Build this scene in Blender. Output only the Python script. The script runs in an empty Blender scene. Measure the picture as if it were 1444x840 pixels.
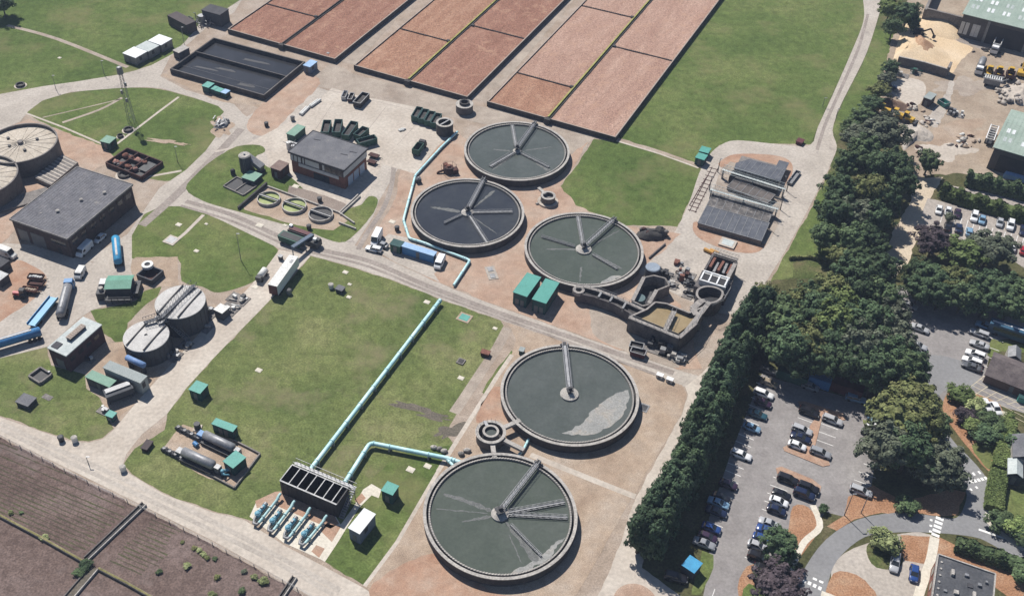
import bpy, bmesh, math, random
from mathutils import Vector, Matrix
from mathutils.geometry import tessellate_polygon
random.seed(7)
SC = bpy.context.scene
COL = SC.collection
R = math.radians
# ---------------------------------------------------------------- camera model
FPX, PITCH, CX, CY, HCAM = 1466.0, R(41.89), 631.0, 420.0, 175.0
SP, CP = math.sin(PITCH), math.cos(PITCH)


def P(u, v, z=0.0):
    """ground point (x, y) at height z seen at photo pixel (u, v)"""
    x, y = (u - CX) / FPX, (v - CY) / FPX
    t = (HCAM - z) / (SP + y * CP)
    return Vector((x * t, (CP - y * SP) * t))


cam = bpy.data.cameras.new('camera')
cam.sensor_fit = 'HORIZONTAL'
cam.sensor_width = 36.0
cam.lens = 36.0 * FPX / 1444.0
cam.shift_x = (722.0 - CX) / 1444.0
cam.clip_end = 6000.0
cam.clip_start = 1.0
camo = bpy.data.objects.new('camera', cam)
COL.objects.link(camo)
camo.location = (0, 0, HCAM)
camo.rotation_euler = (R(90) - PITCH, 0, 0)
SC.camera = camo
# ---------------------------------------------------------------- light
SUN_EL = R(53)
SUN_DIR = Vector((-0.469, 0.883, 0)).normalized()          # towards the sun, on plan
w = bpy.data.worlds.new('World')
SC.world = w
w.use_nodes = True
nt = w.node_tree
sky = nt.nodes.new('ShaderNodeTexSky')
sky.sky_type = 'NISHITA'
sky.sun_disc = False
sky.sun_elevation = SUN_EL
sky.ozone_density = 3.0
sky.dust_density = 0.4
sky.sun_rotation = math.atan2(SUN_DIR.x, SUN_DIR.y)
nt.links.new(sky.outputs[0], nt.nodes['Background'].inputs[0])
nt.nodes['Background'].inputs[1].default_value = 0.062
sl = bpy.data.lights.new('sun', 'SUN')
sl.energy = 5.0
sl.angle = R(0.53)
sl.color = (1.0, 0.95, 0.88)
so = bpy.data.objects.new('sun', sl)
COL.objects.link(so)
dv = Vector((-SUN_DIR.x * math.cos(SUN_EL), -SUN_DIR.y * math.cos(SUN_EL), -math.sin(SUN_EL)))
so.rotation_euler = dv.to_track_quat('-Z', 'Y').to_euler()
SC.view_settings.view_transform = 'Standard'
SC.view_settings.look = 'None'
SC.view_settings.exposure = 0.27
SC.view_settings.gamma = 1.0
SC.cycles.max_bounces = 5
SC.cycles.diffuse_bounces = 1
SC.cycles.glossy_bounces = 2
SC.cycles.transparent_max_bounces = 4

# ---------------------------------------------------------------- materials
MATS = {}


def mat(name, cols, rough=0.85, scale=0.5, fine=3.0, fine_amt=0.35, detail=5.0, metal=0.0, bump=0.0, streak=None, spec=0.3,
        island=0.0, contrast=0.5, world=True, dirt=None, mid=None):
    """procedural surface: two or three base colours mixed by large noise, value broken up by fine noise"""
    if name in MATS:
        return MATS[name]
    m = bpy.data.materials.new(name)
    m.use_nodes = True
    n = m.node_tree
    L = n.links.new
    b = n.nodes['Principled BSDF']
    b.inputs['Roughness'].default_value = rough
    b.inputs['Metallic'].default_value = metal
    b.inputs['Specular IOR Level'].default_value = spec
    if world:
        src = n.nodes.new('ShaderNodeNewGeometry').outputs['Position']
    else:
        src = n.nodes.new('ShaderNodeTexCoord').outputs['Object']
    if streak:
        mp = n.nodes.new('ShaderNodeMapping')
        mp.vector_type = 'TEXTURE'
        mp.inputs['Rotation'].default_value = (0, 0, streak[0])
        mp.inputs['Scale'].default_value = (streak[1], streak[2], 1)
        L(src, mp.inputs['Vector'])
        s1 = mp.outputs[0]
    else:
        s1 = src
    n1 = n.nodes.new('ShaderNodeTexNoise')
    n1.inputs['Scale'].default_value = scale
    n1.inputs['Detail'].default_value = detail
    n1.inputs['Roughness'].default_value = 0.62
    L(s1, n1.inputs['Vector'])
    rp = n.nodes.new('ShaderNodeValToRGB')
    e = rp.color_ramp.elements
    lo, hi = 0.5 - contrast * 0.36, 0.5 + contrast * 0.36
    while len(e) < len(cols):
        e.new(0.5)
    for i, c in enumerate(cols):
        e[i].position = lo + (hi - lo) * i / max(1, len(cols) - 1)
        e[i].color = (c[0], c[1], c[2], 1)
    if len(cols) == 1:
        e[1].color = e[0].color
    L(n1.outputs['Fac'], rp.inputs['Fac'])
    out = rp.outputs['Color']
    n2 = n.nodes.new('ShaderNodeTexNoise')
    n2.inputs['Scale'].default_value = fine
    n2.inputs['Detail'].default_value = 3
    L(src, n2.inputs['Vector'])
    mr = n.nodes.new('ShaderNodeMapRange')
    mr.inputs['From Min'].default_value = 0.3
    mr.inputs['From Max'].default_value = 0.7
    mr.inputs['To Min'].default_value = 1 - fine_amt
    mr.inputs['To Max'].default_value = 1 + fine_amt
    L(n2.outputs['Fac'], mr.inputs['Value'])
    val = mr.outputs[0]
    if mid:
        n5 = n.nodes.new('ShaderNodeTexNoise')
        n5.inputs['Scale'].default_value = mid[0]
        n5.inputs['Detail'].default_value = 6
        n5.inputs['Roughness'].default_value = 0.7
        n5.inputs['Distortion'].default_value = 0.6
        L(src, n5.inputs['Vector'])
        m5 = n.nodes.new('ShaderNodeMapRange')
        m5.inputs['From Min'].default_value = 0.3
        m5.inputs['From Max'].default_value = 0.7
        m5.inputs['To Min'].default_value = 1 - mid[1]
        m5.inputs['To Max'].default_value = 1 + mid[1]
        L(n5.outputs['Fac'], m5.inputs['Value'])
        q5 = n.nodes.new('ShaderNodeMath')
        q5.operation = 'MULTIPLY'
        L(val, q5.inputs[0]); L(m5.outputs[0], q5.inputs[1])
        val = q5.outputs[0]
    if island:
        g2 = n.nodes.new('ShaderNodeNewGeometry')
        mi = n.nodes.new('ShaderNodeMapRange')
        mi.inputs['To Min'].default_value = 1 - island
        mi.inputs['To Max'].default_value = 1 + island
        L(g2.outputs['Random Per Island'], mi.inputs['Value'])
        mm = n.nodes.new('ShaderNodeMath')
        mm.operation = 'MULTIPLY'
        L(val, mm.inputs[0]); L(mi.outputs[0], mm.inputs[1])
        oi = n.nodes.new('ShaderNodeObjectInfo')
        m6 = n.nodes.new('ShaderNodeMapRange')
        m6.inputs['To Min'].default_value = .78
        m6.inputs['To Max'].default_value = 1.28
        L(oi.outputs['Random'], m6.inputs['Value'])
        m7 = n.nodes.new('ShaderNodeMath')
        m7.operation = 'MULTIPLY'
        L(mm.outputs[0], m7.inputs[0]); L(m6.outputs[0], m7.inputs[1])
        val = m7.outputs[0]
    vm = n.nodes.new('ShaderNodeVectorMath')
    vm.operation = 'SCALE'
    L(out, vm.inputs[0]); L(val, vm.inputs['Scale'])
    col = vm.outputs[0]
    if dirt:                                            # (colour, noise scale, threshold, softness)
        n3 = n.nodes.new('ShaderNodeTexNoise')
        n3.inputs['Scale'].default_value = dirt[1]
        n3.inputs['Detail'].default_value = 6
        n3.inputs['Roughness'].default_value = 0.65
        L(src, n3.inputs['Vector'])
        md = n.nodes.new('ShaderNodeMapRange')
        md.inputs['From Min'].default_value = dirt[2]
        md.inputs['From Max'].default_value = dirt[2] + dirt[3]
        L(n3.outputs['Fac'], md.inputs['Value'])
        mx = n.nodes.new('ShaderNodeMix')
        mx.data_type = 'RGBA'
        L(md.outputs[0], mx.inputs[0]); L(col, mx.inputs[6])
        mx.inputs[7].default_value = (*dirt[0], 1)
        col = mx.outputs[2]
    L(col, b.inputs['Base Color'])
    if bump:
        bp = n.nodes.new('ShaderNodeBump')
        bp.inputs['Strength'].default_value = 1.0
        bp.inputs['Distance'].default_value = bump
        L(n2.outputs['Fac'], bp.inputs['Height'])
        L(bp.outputs[0], b.inputs['Normal'])
    MATS[name] = m
    return m


SITE = 0.0                                               # set below: plan angle of the filter beds
a_, b_ = P(688, 143, 1.5), P(867, 193, 1.5)
SITE = math.atan2(b_.y - a_.y, b_.x - a_.x)


# ---------------------------------------------------------------- mesh builder
class MB:
    def __init__(s):
        s.v, s.f, s.m, s.sm = [], [], [], []

    def add(s, vs, fs, mi=0, smooth=False):
        o = len(s.v)
        s.v += [tuple(v) for v in vs]
        for f in fs:
            s.f.append([o + i for i in f]); s.m.append(mi); s.sm.append(smooth)
        return s

    def box(s, x, y, z0, w, d, h, rz=0.0, mi=0, tx=1.0, ty=1.0):
        """box centred on plan at x, y from z0 up h; tx, ty taper the top"""
        c, sn = math.cos(rz), math.sin(rz)
        vs = []
        for z, ax, ay in ((z0, 1, 1), (z0 + h, tx, ty)):
            for sx, sy in ((-1, -1), (1, -1), (1, 1), (-1, 1)):
                lx, ly = sx * w / 2 * ax, sy * d / 2 * ay
                vs.append((x + lx * c - ly * sn, y + lx * sn + ly * c, z))
        return s.add(vs, [(3, 2, 1, 0), (4, 5, 6, 7), (0, 1, 5, 4), (1, 2, 6, 5), (2, 3, 7, 6), (3, 0, 4, 7)], mi)

    def prism(s, poly, z0, z1, mi=0):
        n = len(poly)
        ar = sum(poly[i][0] * poly[(i + 1) % n][1] - poly[(i + 1) % n][0] * poly[i][1] for i in range(n))
        if ar < 0:
            poly = poly[::-1]
        vs = [(p[0], p[1], z0) for p in poly] + [(p[0], p[1], z1) for p in poly]
        tri = tessellate_polygon([[Vector((p[0], p[1], 0)) for p in poly]])
        fs = []
        for t in tri:
            a, b, c = t
            cr = (poly[b][0] - poly[a][0]) * (poly[c][1] - poly[a][1]) - (poly[b][1] - poly[a][1]) * (poly[c][0] - poly[a][0])
            if cr < 0:
                b, c = c, b
            fs.append((a + n, b + n, c + n)); fs.append((c, b, a))
        fs += [(i, (i + 1) % n, n + (i + 1) % n, n + i) for i in range(n)]
        return s.add(vs, fs, mi)

    def sheet(s, poly, z, mi=0):
        n = len(poly)
        tri = tessellate_polygon([[Vector((p[0], p[1], 0)) for p in poly]])
        fs = []
        for a, b, c in tri:
            cr = (poly[b][0] - poly[a][0]) * (poly[c][1] - poly[a][1]) - (poly[b][1] - poly[a][1]) * (poly[c][0] - poly[a][0])
            fs.append((a, b, c) if cr > 0 else (a, c, b))
        return s.add([(p[0], p[1], z) for p in poly], fs, mi)

    def cyl(s, x, y, z0, z1, r, n=24, r2=None, mi=0, cap=True, smooth=True):
        r2 = r if r2 is None else r2
        A = [2 * math.pi * i / n for i in range(n)]
        vs = [(x + r * math.cos(a), y + r * math.sin(a), z0) for a in A] + [(x + r2 * math.cos(a), y + r2 * math.sin(a), z1) for a in A]
        s.add(vs, [(i, (i + 1) % n, n + (i + 1) % n, n + i) for i in range(n)], mi, smooth)
        if cap:
            s.add(vs, [tuple(range(n, 2 * n)), tuple(range(n - 1, -1, -1))], mi)
        return s

    def ring(s, x, y, ri, ro, z0, z1, n=48, mi=0):
        A = [2 * math.pi * i / n for i in range(n)]
        vs = []
        for r, z in ((ro, z0), (ro, z1), (ri, z1), (ri, z0)):
            vs += [(x + r * math.cos(a), y + r * math.sin(a), z) for a in A]
        for k in range(4):
            o, q = k * n, ((k + 1) % 4) * n
            s.add(vs, [(o + i, o + (i + 1) % n, q + (i + 1) % n, q + i) for i in range(n)], mi, k in (0, 2))
        return s

    def tube(s, pts, r, n=8, mi=0, cap=True):
        pts = [Vector(p) for p in pts]
        fr = None
        rings = []
        for i, p in enumerate(pts):
            d0 = (p - pts[i - 1]).normalized() if i else (pts[1] - p).normalized()
            d1 = (pts[i + 1] - p).normalized() if i < len(pts) - 1 else d0
            t = (d0 + d1).normalized() if (d0 + d1).length > 1e-6 else d0
            k = 1.0 / max(0.5, d0.dot(t))
            if fr is None:
                up = Vector((0, 0, 1)) if abs(t.z) < 0.9 else Vector((1, 0, 0))
                fr = t.cross(up).normalized()
            fr = (fr - t * fr.dot(t)).normalized()
            bn = t.cross(fr)
            rr = r[i] if isinstance(r, (list, tuple)) else r
            rings.append([p + (fr * math.cos(a) * k + bn * math.sin(a)) * rr for a in [2 * math.pi * j / n for j in range(n)]])
        vs = [v for q in rings for v in q]
        fs = []
        for i in range(len(pts) - 1):
            for j in range(n):
                fs.append((i * n + j, i * n + (j + 1) % n, (i + 1) * n + (j + 1) % n, (i + 1) * n + j))
        s.add(vs, fs, mi, True)
        if cap:
            e = (len(pts) - 1) * n
            s.add(vs, [tuple(range(n - 1, -1, -1)), tuple(range(e, e + n))], mi)
        return s

    def bar(s, p, q, w, h, mi=0):
        """rectangular bar between two points (w across, h tall)"""
        p, q = Vector(p), Vector(q)
        d = (q - p)
        if d.length < 1e-5:
            return s
        d.normalize()
        up = Vector((0, 0, 1)) if abs(d.z) < 0.95 else Vector((1, 0, 0))
        sd = d.cross(up).normalized() * w / 2
        u = sd.cross(d).normalized() * h / 2
        vs = [p - sd - u, p + sd - u, p + sd + u, p - sd + u, q - sd - u, q + sd - u, q + sd + u, q - sd + u]
        return s.add(vs, [(0, 1, 2, 3), (7, 6, 5, 4), (0, 4, 5, 1), (1, 5, 6, 2), (2, 6, 7, 3), (3, 7, 4, 0)], mi)

    def ell(s, x, y, z, rx, ry, rz, n=12, m=7, mi=0, jit=0.0, rnd=random):
        vs = []
        for i in range(m + 1):
            th = math.pi * i / m
            for j in range(n):
                a = 2 * math.pi * j / n
                k = 1 + (rnd.uniform(-jit, jit) if jit else 0)
                vs.append((x + rx * k * math.sin(th) * math.cos(a), y + ry * k * math.sin(th) * math.sin(a), z + rz * k * math.cos(th)))
        fs = []
        for i in range(m):
            for j in range(n):
                fs.append((i * n + j, (i + 1) * n + j, (i + 1) * n + (j + 1) % n, i * n + (j + 1) % n))
        return s.add(vs, fs, mi, True)

    def gable(s, w, d, z0, h, over=0.2, axis='x', mi=0, t=0.12):
        """pitched roof over a w x d plan, ridge along axis"""
        W, D = w / 2 + over, d / 2 + over
        if axis == 'x':
            pr = [(-D, z0), (0, z0 + h), (D, z0), (D, z0 + t), (0, z0 + h + t), (-D, z0 + t)]
            vs = [(-W, a, b) for a, b in pr] + [(W, a, b) for a, b in pr]
        else:
            pr = [(W, z0), (0, z0 + h), (-W, z0), (-W, z0 + t), (0, z0 + h + t), (W, z0 + t)]
            vs = [(a, -D, b) for a, b in pr] + [(a, D, b) for a, b in pr]
        fs = [(i, (i + 1) % 6, 6 + (i + 1) % 6, 6 + i) for i in range(6)]
        fs += [(0, 5, 4, 1), (1, 4, 3, 2), (6, 7, 10, 11), (7, 8, 9, 10)]
        return s.add(vs, fs, mi)

    def mesh(s, name, mats):
        me = bpy.data.meshes.new(name)
        me.from_pydata(s.v, [], s.f)
        for m in (mats if isinstance(mats, (list, tuple)) else [mats]):
            me.materials.append(m)
        me.polygons.foreach_set('material_index', s.m)
        me.polygons.foreach_set('use_smooth', s.sm)
        me.validate()
        bm = bmesh.new(); bm.from_mesh(me)
        return me, bm

    def data(s, name, mats, fix=True):
        me, bm = s.mesh(name, mats)
        if fix:
            bmesh.ops.recalc_face_normals(bm, faces=bm.faces)
            bm.to_mesh(me)
        bm.free()
        return me

    def build(s, name, mats, parent=None, label=None, fix=True):
        o = bpy.data.objects.new(name, s.data(name, mats, fix))
        COL.objects.link(o)
        if parent is not None:
            o.parent = parent
        if label:
            o['label'] = label
        return o


def thing(name, label, cat, loc=(0, 0, 0), rz=0.0, group=None):
    o = bpy.data.objects.new(name, None)
    COL.objects.link(o)
    o.location = (loc[0], loc[1], loc[2] if len(loc) > 2 else 0)
    o.rotation_euler = (0, 0, rz)
    o.empty_display_size = 0.5
    o['label'] = label; o['category'] = cat
    if group:
        o['group'] = group
    return o


def tag(o, label, cat, group=None):
    o['label'] = label; o['category'] = cat
    if group:
        o['group'] = group
    return o


def inst(name, me, parent, loc=(0, 0, 0), rz=0.0, mats=None):
    o = bpy.data.objects.new(name, me)
    COL.objects.link(o)
    o.parent = parent
    o.location = loc
    o.rotation_euler = (0, 0, rz)
    if mats:
        for i, m in enumerate(mats):
            if m:
                o.material_slots[i].link = 'OBJECT'
                o.material_slots[i].material = m
    return o


def fit(a, b, c, z):
    """roof corners a, b (one edge) and c (beyond b) as photo pixels at height z -> x, y, rz, w, d"""
    A, B, C = P(*a, z), P(*b, z), P(*c, z)
    X = (B - A); w_ = X.length; X.normalize()
    Y = Vector((-X.y, X.x))
    d = (C - B).dot(Y)
    ctr = A + X * w_ / 2 + Y * d / 2
    rz = math.atan2(X.y, X.x)
    return ctr.x, ctr.y, rz, w_, abs(d)


def px(l, z=0.0):
    return [tuple(P(u, v, z)) for u, v in l]


RAG = dict(lawn=.28, hardstanding=.3, pink_pad=.5, bare_bank=.6, dirt_patch=.5, sand_floor=1.0, yard_concrete=.9, yard_ground=.6, bark_bed=.3, path_patch=.5, gravel_bed=.2, gravel_island=.15, pink_patch=.9, field=.4, tan_track=.5,
           paved_yard=.5, enclosure_floor=.2, drive=.4, shrub_bed=.3, verge=.4, woodland_floor=.5, basin_slab=.25, brown_slab=.3, filter_aisle=.3, service_road=.2, dry_patch=.35)


def ragged(poly, amt, seed, step=1.3):
    """worn edge: resample the outline and nudge every point"""
    rr = random.Random(seed)
    out = []
    for i in range(len(poly)):
        p, q = Vector(poly[i]), Vector(poly[(i + 1) % len(poly)])
        d = q - p
        n = max(1, min(90, int(d.length / step)))
        nn = Vector((-d.y, d.x)).normalized() if d.length > 1e-6 else Vector((0, 0))
        ph, w = rr.uniform(0, 6), rr.uniform(.5, 1.1)
        for k in range(n):
            e = min(1, k / 2, (n - k) / 2)
            out.append(tuple(p + d * (k / n) + nn * amt * e * (.5 * math.sin(ph + w * k) + rr.uniform(-.6, .6))))
    return out


def ground(name, pix, z, m, z1=None, label=None):
    mb = MB()
    poly = px(pix)
    if name in RAG:
        poly = ragged(poly, RAG[name], len(pix) + int(z * 1e4))
    if z1 is None:
        mb.sheet(poly, z)
    else:
        mb.prism(poly, z, z1)
    o = mb.build(name, m, fix=False)
    o['kind'] = 'structure'
    return o


def strip_poly(pix, wl):
    """band of width wl metres along a pixel polyline"""
    q = [P(*p) for p in pix]
    L_, R_ = [], []
    for i, p in enumerate(q):
        d0 = (q[i] - q[i - 1]).normalized() if i else (q[1] - q[0]).normalized()
        d1 = (q[i + 1] - q[i]).normalized() if i < len(q) - 1 else d0
        t = (d0 + d1).normalized()
        nrm = Vector((-t.y, t.x))
        ww = (wl[i] if isinstance(wl, (list, tuple)) else wl) / 2
        L_.append(tuple(p + nrm * ww)); R_.append(tuple(p - nrm * ww))
    return L_ + R_[::-1]


def smooth_pix(pix, n=4, closed=True):
    """Catmull-Rom through the pixel points"""
    out = []
    N = len(pix)
    rng = range(N) if closed else range(N - 1)
    for i in rng:
        p = [pix[(i + k) % N] if closed else pix[min(max(i + k, 0), N - 1)] for k in (-1, 0, 1, 2)]
        for j in range(n):
            t = j / n
            out.append(tuple(0.5 * (2 * p[1][k] + (p[2][k] - p[0][k]) * t + (2 * p[0][k] - 5 * p[1][k] + 4 * p[2][k] - p[3][k]) * t * t
                                    + (3 * p[1][k] - p[0][k] - 3 * p[2][k] + p[3][k]) * t ** 3) for k in (0, 1)))
    if not closed:
        out.append(pix[-1])
    return out


# a trace of summer haze between the high camera and the ground
hb = MB().box(0, 1850, -1.0, 5600, 5600, HCAM + 6)
hz_o = hb.build('haze', [])
hz_o['kind'] = 'stuff'
hm = bpy.data.materials.new('haze_air')
hm.use_nodes = True
hm.node_tree.nodes.remove(hm.node_tree.nodes['Principled BSDF'])
vp = hm.node_tree.nodes.new('ShaderNodeVolumePrincipled')
vp.inputs['Color'].default_value = (.62, .74, 1.0, 1)
vp.inputs['Density'].default_value = 0.00017
hm.node_tree.links.new(vp.outputs[0], hm.node_tree.nodes['Material Output'].inputs['Volume'])
hz_o.data.materials.clear()
hz_o.data.materials.append(hm)
SC.cycles.volume_bounces = 0
# ---------------------------------------------------------------- palette
M = {}
M['grass'] = mat('grass', [(.061, .096, .026), (.097, .133, .040), (.164, .180, .070)], .95, .03, 2.2, .26, 9, contrast=.62, spec=.1,
                 dirt=((.19, .175, .085), .05, .51, .3), mid=(.45, .32))
M['grass_main'] = mat('grass_main', [(.081, .113, .037), (.123, .148, .053), (.192, .196, .089)], .95, .045, 2.4, .28, 10, contrast=.6, spec=.1,
                      dirt=((.21, .18, .11), .07, .52, .26), mid=(.5, .34))
M['rough_grass'] = mat('rough_grass', [(.05, .075, .022), (.09, .105, .04), (.14, .12, .065)], .95, .2, 2.0, .4, 8, contrast=.6, spec=.1)
M['bare'] = mat('bare_soil', [(.270, .211, .163), (.333, .270, .219), (.387, .333, .288)], .95, .12, 3.0, 0.21, 9, mid=(.35, .16), contrast=.6, spec=.1)
M['pink'] = mat('pink_gravel', [(.327, .211, .152), (.387, .279, .214), (.404, .333, .275)], .95, .09, 4.5, 0.225, 10, mid=(.35, .16), contrast=.62, spec=.1, dirt=((.19, .15, .125), .22, .6, .2))
M['pink2'] = mat('orange_gravel', [(.311, .180, .122), (.370, .243, .176), (.386, .297, .235)], .95, .2, 4.0, 0.188, 9, mid=(.35, .16), contrast=.6, spec=.1)
M['tan'] = mat('tan_gravel', [(.282, .207, .153), (.361, .282, .216), (.396, .334, .279)], .95, .1, 5.0, 0.255, 10, mid=(.35, .16), contrast=.6, spec=.1, dirt=((.19, .15, .125), .22, .6, .2))
M['track'] = mat('grey_track', [(.27, .22, .18), (.335, .285, .24), (.40, .345, .29)], .95, .1, 3.0, 0.165, 9, mid=(.35, .16), contrast=.55, spec=.1)
M['conc'] = mat('pale_concrete', [(.389, .339, .288), (.456, .405, .351), (.522, .474, .414)], .9, .09, 1.2, .14, 9, contrast=.6, spec=.2,
                dirt=((.27, .235, .21), .22, .60, .2))
M['conc2'] = mat('grey_concrete', [(.342, .307, .270), (.404, .363, .320), (.465, .423, .378)], .9, .12, 1.5, .16, 9, contrast=.6, spec=.2,
                 dirt=((.24, .215, .2), .18, .58, .18))
M['conc3'] = mat('slab_concrete', [(.55, .51, .43), (.62, .58, .50)], .9, .4, 2.0, .12, 6, contrast=.5, spec=.2)
M['road'] = mat('worn_road', [(.27, .235, .21), (.33, .295, .265), (.40, .365, .33)], .9, .07, 1.6, .18, 9, contrast=.6, spec=.2)
M['rut'] = mat('tyre_worn_road', [(.22, .185, .165), (.27, .235, .21), (.33, .29, .26)], .9, .15, 1.6, .2, 9, contrast=.6, spec=.2)
M['asphalt'] = mat('car_park_asphalt', [(.205, .19, .185), (.245, .23, .225), (.29, .275, .265)], .9, .09, 1.8, 0.112, 9, mid=(.35, .16), contrast=.62, spec=.2,
                   dirt=((.15, .14, .138), .12, .60, .2))
M['asphalt2'] = mat('drive_asphalt', [(.19, .19, .195), (.225, .225, .23), (.255, .255, .255)], .9, .05, 1.5, .1, 8, contrast=.6, spec=.2)
M['field'] = mat('field_soil', [(.099, .070, .061), (.140, .103, .091), (.189, .146, .134)], .98, .06, 2.5, .3, 9, contrast=.62, spec=.05, mid=(.6, .3),
                 dirt=((.235, .20, .19), .045, .56, .2))
M['bark'] = mat('bark_mulch', [(.26, .135, .075), (.33, .185, .11), (.38, .25, .165)], .95, .2, 3.2, .3, 8, contrast=.6, spec=.05)
M['sandyard'] = mat('sandy_yard', [(.252, .197, .147), (.319, .256, .197), (.395, .336, .269)], .95, .07, 2.0, 0.15, 10, mid=(.35, .16), contrast=.62, spec=.1, dirt=((.19, .15, .125), .22, .6, .2))
M['sand'] = mat('sand', [(.52, .375, .235), (.58, .45, .30), (.62, .5, .36)], .95, .08, 2.4, .16, 9, contrast=.6, spec=.1)
M['white'] = mat('white_paint', [(.72, .72, .70), (.8, .8, .78)], .7, .8, 4, .1)
M['wornwhite'] = mat('worn_line_paint', [(.55, .54, .52), (.72, .71, .69)], .8, 1.2, 5, .2)
M['yellow'] = mat('faded_yellow_paint', [(.48, .42, .29), (.58, .51, .37)], .8, 1.0, 4, .15)
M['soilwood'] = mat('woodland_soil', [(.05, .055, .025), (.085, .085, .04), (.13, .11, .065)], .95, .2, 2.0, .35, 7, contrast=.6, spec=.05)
M['burnt'] = mat('dry_dark_patch', [(.10, .088, .07), (.15, .13, .105)], .95, .4, 3, .35)

# ---------------------------------------------------------------- ground sheets
g = MB().sheet([(-2500, -800), (2500, -800), (2500, 4500), (-2500, 4500)], 0.0).build('ground', M['rough_grass'], fix=False)
g['kind'] = 'structure'
G = ground
S = lambda q, n=4: smooth_pix(q, n)
G('hardstanding', [(-90, -60), (1060, -80), (1060, 200), (1180, 205), (1150, 300), (1090, 400), (1050, 440), (990, 530), (985, 580), (880, 860), (-90, 860)], .012, M['bare'])
# lawns
G('lawn', [(-90, -60), (430, -60), (336, 2), (318, 14), (300, 25), (280, 35), (273, 45), (262, 58), (244, 76), (214, 92), (190, 100), (165, 106), (110, 115), (60, 122), (0, 133), (-90, 148)], .024, M['grass'])
G('lawn', S([(38, 160), (55, 145), (85, 134), (130, 127), (185, 124), (225, 126), (268, 137), (308, 150), (316, 158), (303, 172), (308, 188), (290, 213), (265, 238), (240, 255), (205, 250), (178, 236), (150, 213), (100, 190)]), .024, M['grass'])
G('lawn', S([(262, 266), (278, 245), (300, 226), (333, 207), (366, 205), (374, 214), (360, 222), (378, 236), (410, 250), (440, 275), (500, 292), (520, 277), (533, 282), (524, 304), (500, 331), (478, 342), (430, 325), (380, 311), (330, 297), (285, 283)], 3), .052, M['grass'])
G('lawn', S([(186, 332), (203, 303), (228, 292), (262, 292), (300, 306), (345, 325), (392, 352), (374, 380), (356, 398), (322, 410), (302, 412), (285, 404), (256, 396), (250, 363), (187, 366)], 3), .024, M['grass'])
G('lawn', [(127, 437), (160, 432), (192, 424), (204, 410), (228, 404), (222, 418), (205, 430), (180, 455), (176, 486), (165, 484), (146, 470)], .024, M['grass'])
G('lawn', [(-90, 470), (0, 502), (66, 484), (72, 515), (120, 528), (122, 548), (140, 560), (152, 590), (160, 604), (145, 617), (125, 622), (100, 620), (70, 610), (0, 586), (-90, 560)], .024, M['grass_main'])
G('lawn', [(438, 361), (500, 378), (560, 398), (620, 422), (690, 446), (706, 452), (712, 463), (706, 478), (690, 502), (668, 540), (650, 572), (628, 612), (640, 626), (600, 700), (560, 765), (512, 824), (456, 790), (475, 745), (400, 690), (362, 735), (345, 731), (300, 720), (230, 694), (186, 668), (174, 655), (190, 632), (232, 606), (236, 583), (262, 548), (300, 506), (380, 424), (415, 388)], .024, M['grass_main'])
G('lawn', [(456, 790), (475, 748), (500, 700), (560, 640), (640, 626), (600, 700), (560, 765), (512, 824)], .03, M['grass'])
G('lawn', [(721, 494), (726, 498), (700, 530), (683, 556), (680, 553), (697, 525)], .03, M['grass'])
G('lawn', [(837, 196), (870, 200), (930, 216), (985, 235), (992, 243), (972, 284), (955, 320), (935, 318), (880, 318), (845, 303), (812, 290), (787, 266), (815, 232)], .024, M['grass'])
G('lawn', [(870, 194), (1060, -80), (1215, -60), (1221, 6), (1218, 30), (1205, 65), (1175, 130), (1153, 180), (1142, 204), (1100, 203), (1040, 198), (1014, 205), (1000, 220), (987, 232), (930, 212)], .024, M['grass'])
G('lawn', [(1234, 40), (1262, 50), (1256, 72), (1246, 108), (1222, 150), (1200, 172), (1180, 192), (1174, 184), (1182, 160), (1196, 130), (1216, 92)], .024, M['grass'])
G('lawn', [(1164, 252), (1200, 250), (1200, 330), (1185, 385), (1120, 390), (1086, 398), (1100, 372), (1118, 340), (1142, 297)], .024, M['grass'])
G('verge', [(1120, 360), (1180, 372), (1178, 392), (1118, 392)], .032, M['rough_grass'])
# roads, tracks and aprons
G('track_road', [(366, -40), (430, -60), (336, 2), (318, 14), (300, 25), (280, 35), (273, 45), (262, 58), (244, 76), (214, 92), (190, 100), (165, 106), (110, 115), (60, 122), (0, 133), (-90, 148), (-90, 200), (0, 184), (28, 172), (40, 157), (60, 142), (100, 130), (160, 125), (205, 123), (228, 125), (270, 137), (308, 150), (316, 158), (303, 172), (308, 188), (290, 213), (262, 240), (225, 265), (180, 330), (120, 368), (165, 372), (186, 366), (186, 332), (203, 302), (228, 291), (262, 291), (300, 305), (395, 351), (440, 361), (500, 377), (560, 397), (620, 421), (706, 451), (760, 470), (830, 500), (920, 532), (968, 546), (985, 530), (958, 522), (830, 478), (760, 452), (715, 437), (640, 408), (560, 372), (520, 352), (500, 346), (526, 306), (535, 282), (560, 240), (600, 185), (560, 160), (520, 150), (440, 120), (400, 130), (372, 150), (348, 165), (342, 160), (330, 147), (262, 127), (226, 108), (240, 80), (268, 60), (290, 40), (330, 18)], .036, M['conc2'])
G('road', [(0, 588), (70, 612), (100, 622), (125, 624), (145, 619), (160, 606), (190, 570), (240, 515), (300, 450), (345, 412), (372, 382), (394, 352), (438, 361), (380, 424), (300, 506), (262, 548), (236, 583), (200, 612), (178, 640), (172, 660), (190, 672), (230, 696), (300, 722), (345, 733), (400, 768), (460, 800), (512, 828), (560, 860), (470, 870), (440, 842), (380, 806), (300, 762), (230, 727), (140, 682), (60, 643), (0, 613), (-90, 575), (-90, 556)], .038, M['conc'])
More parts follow.
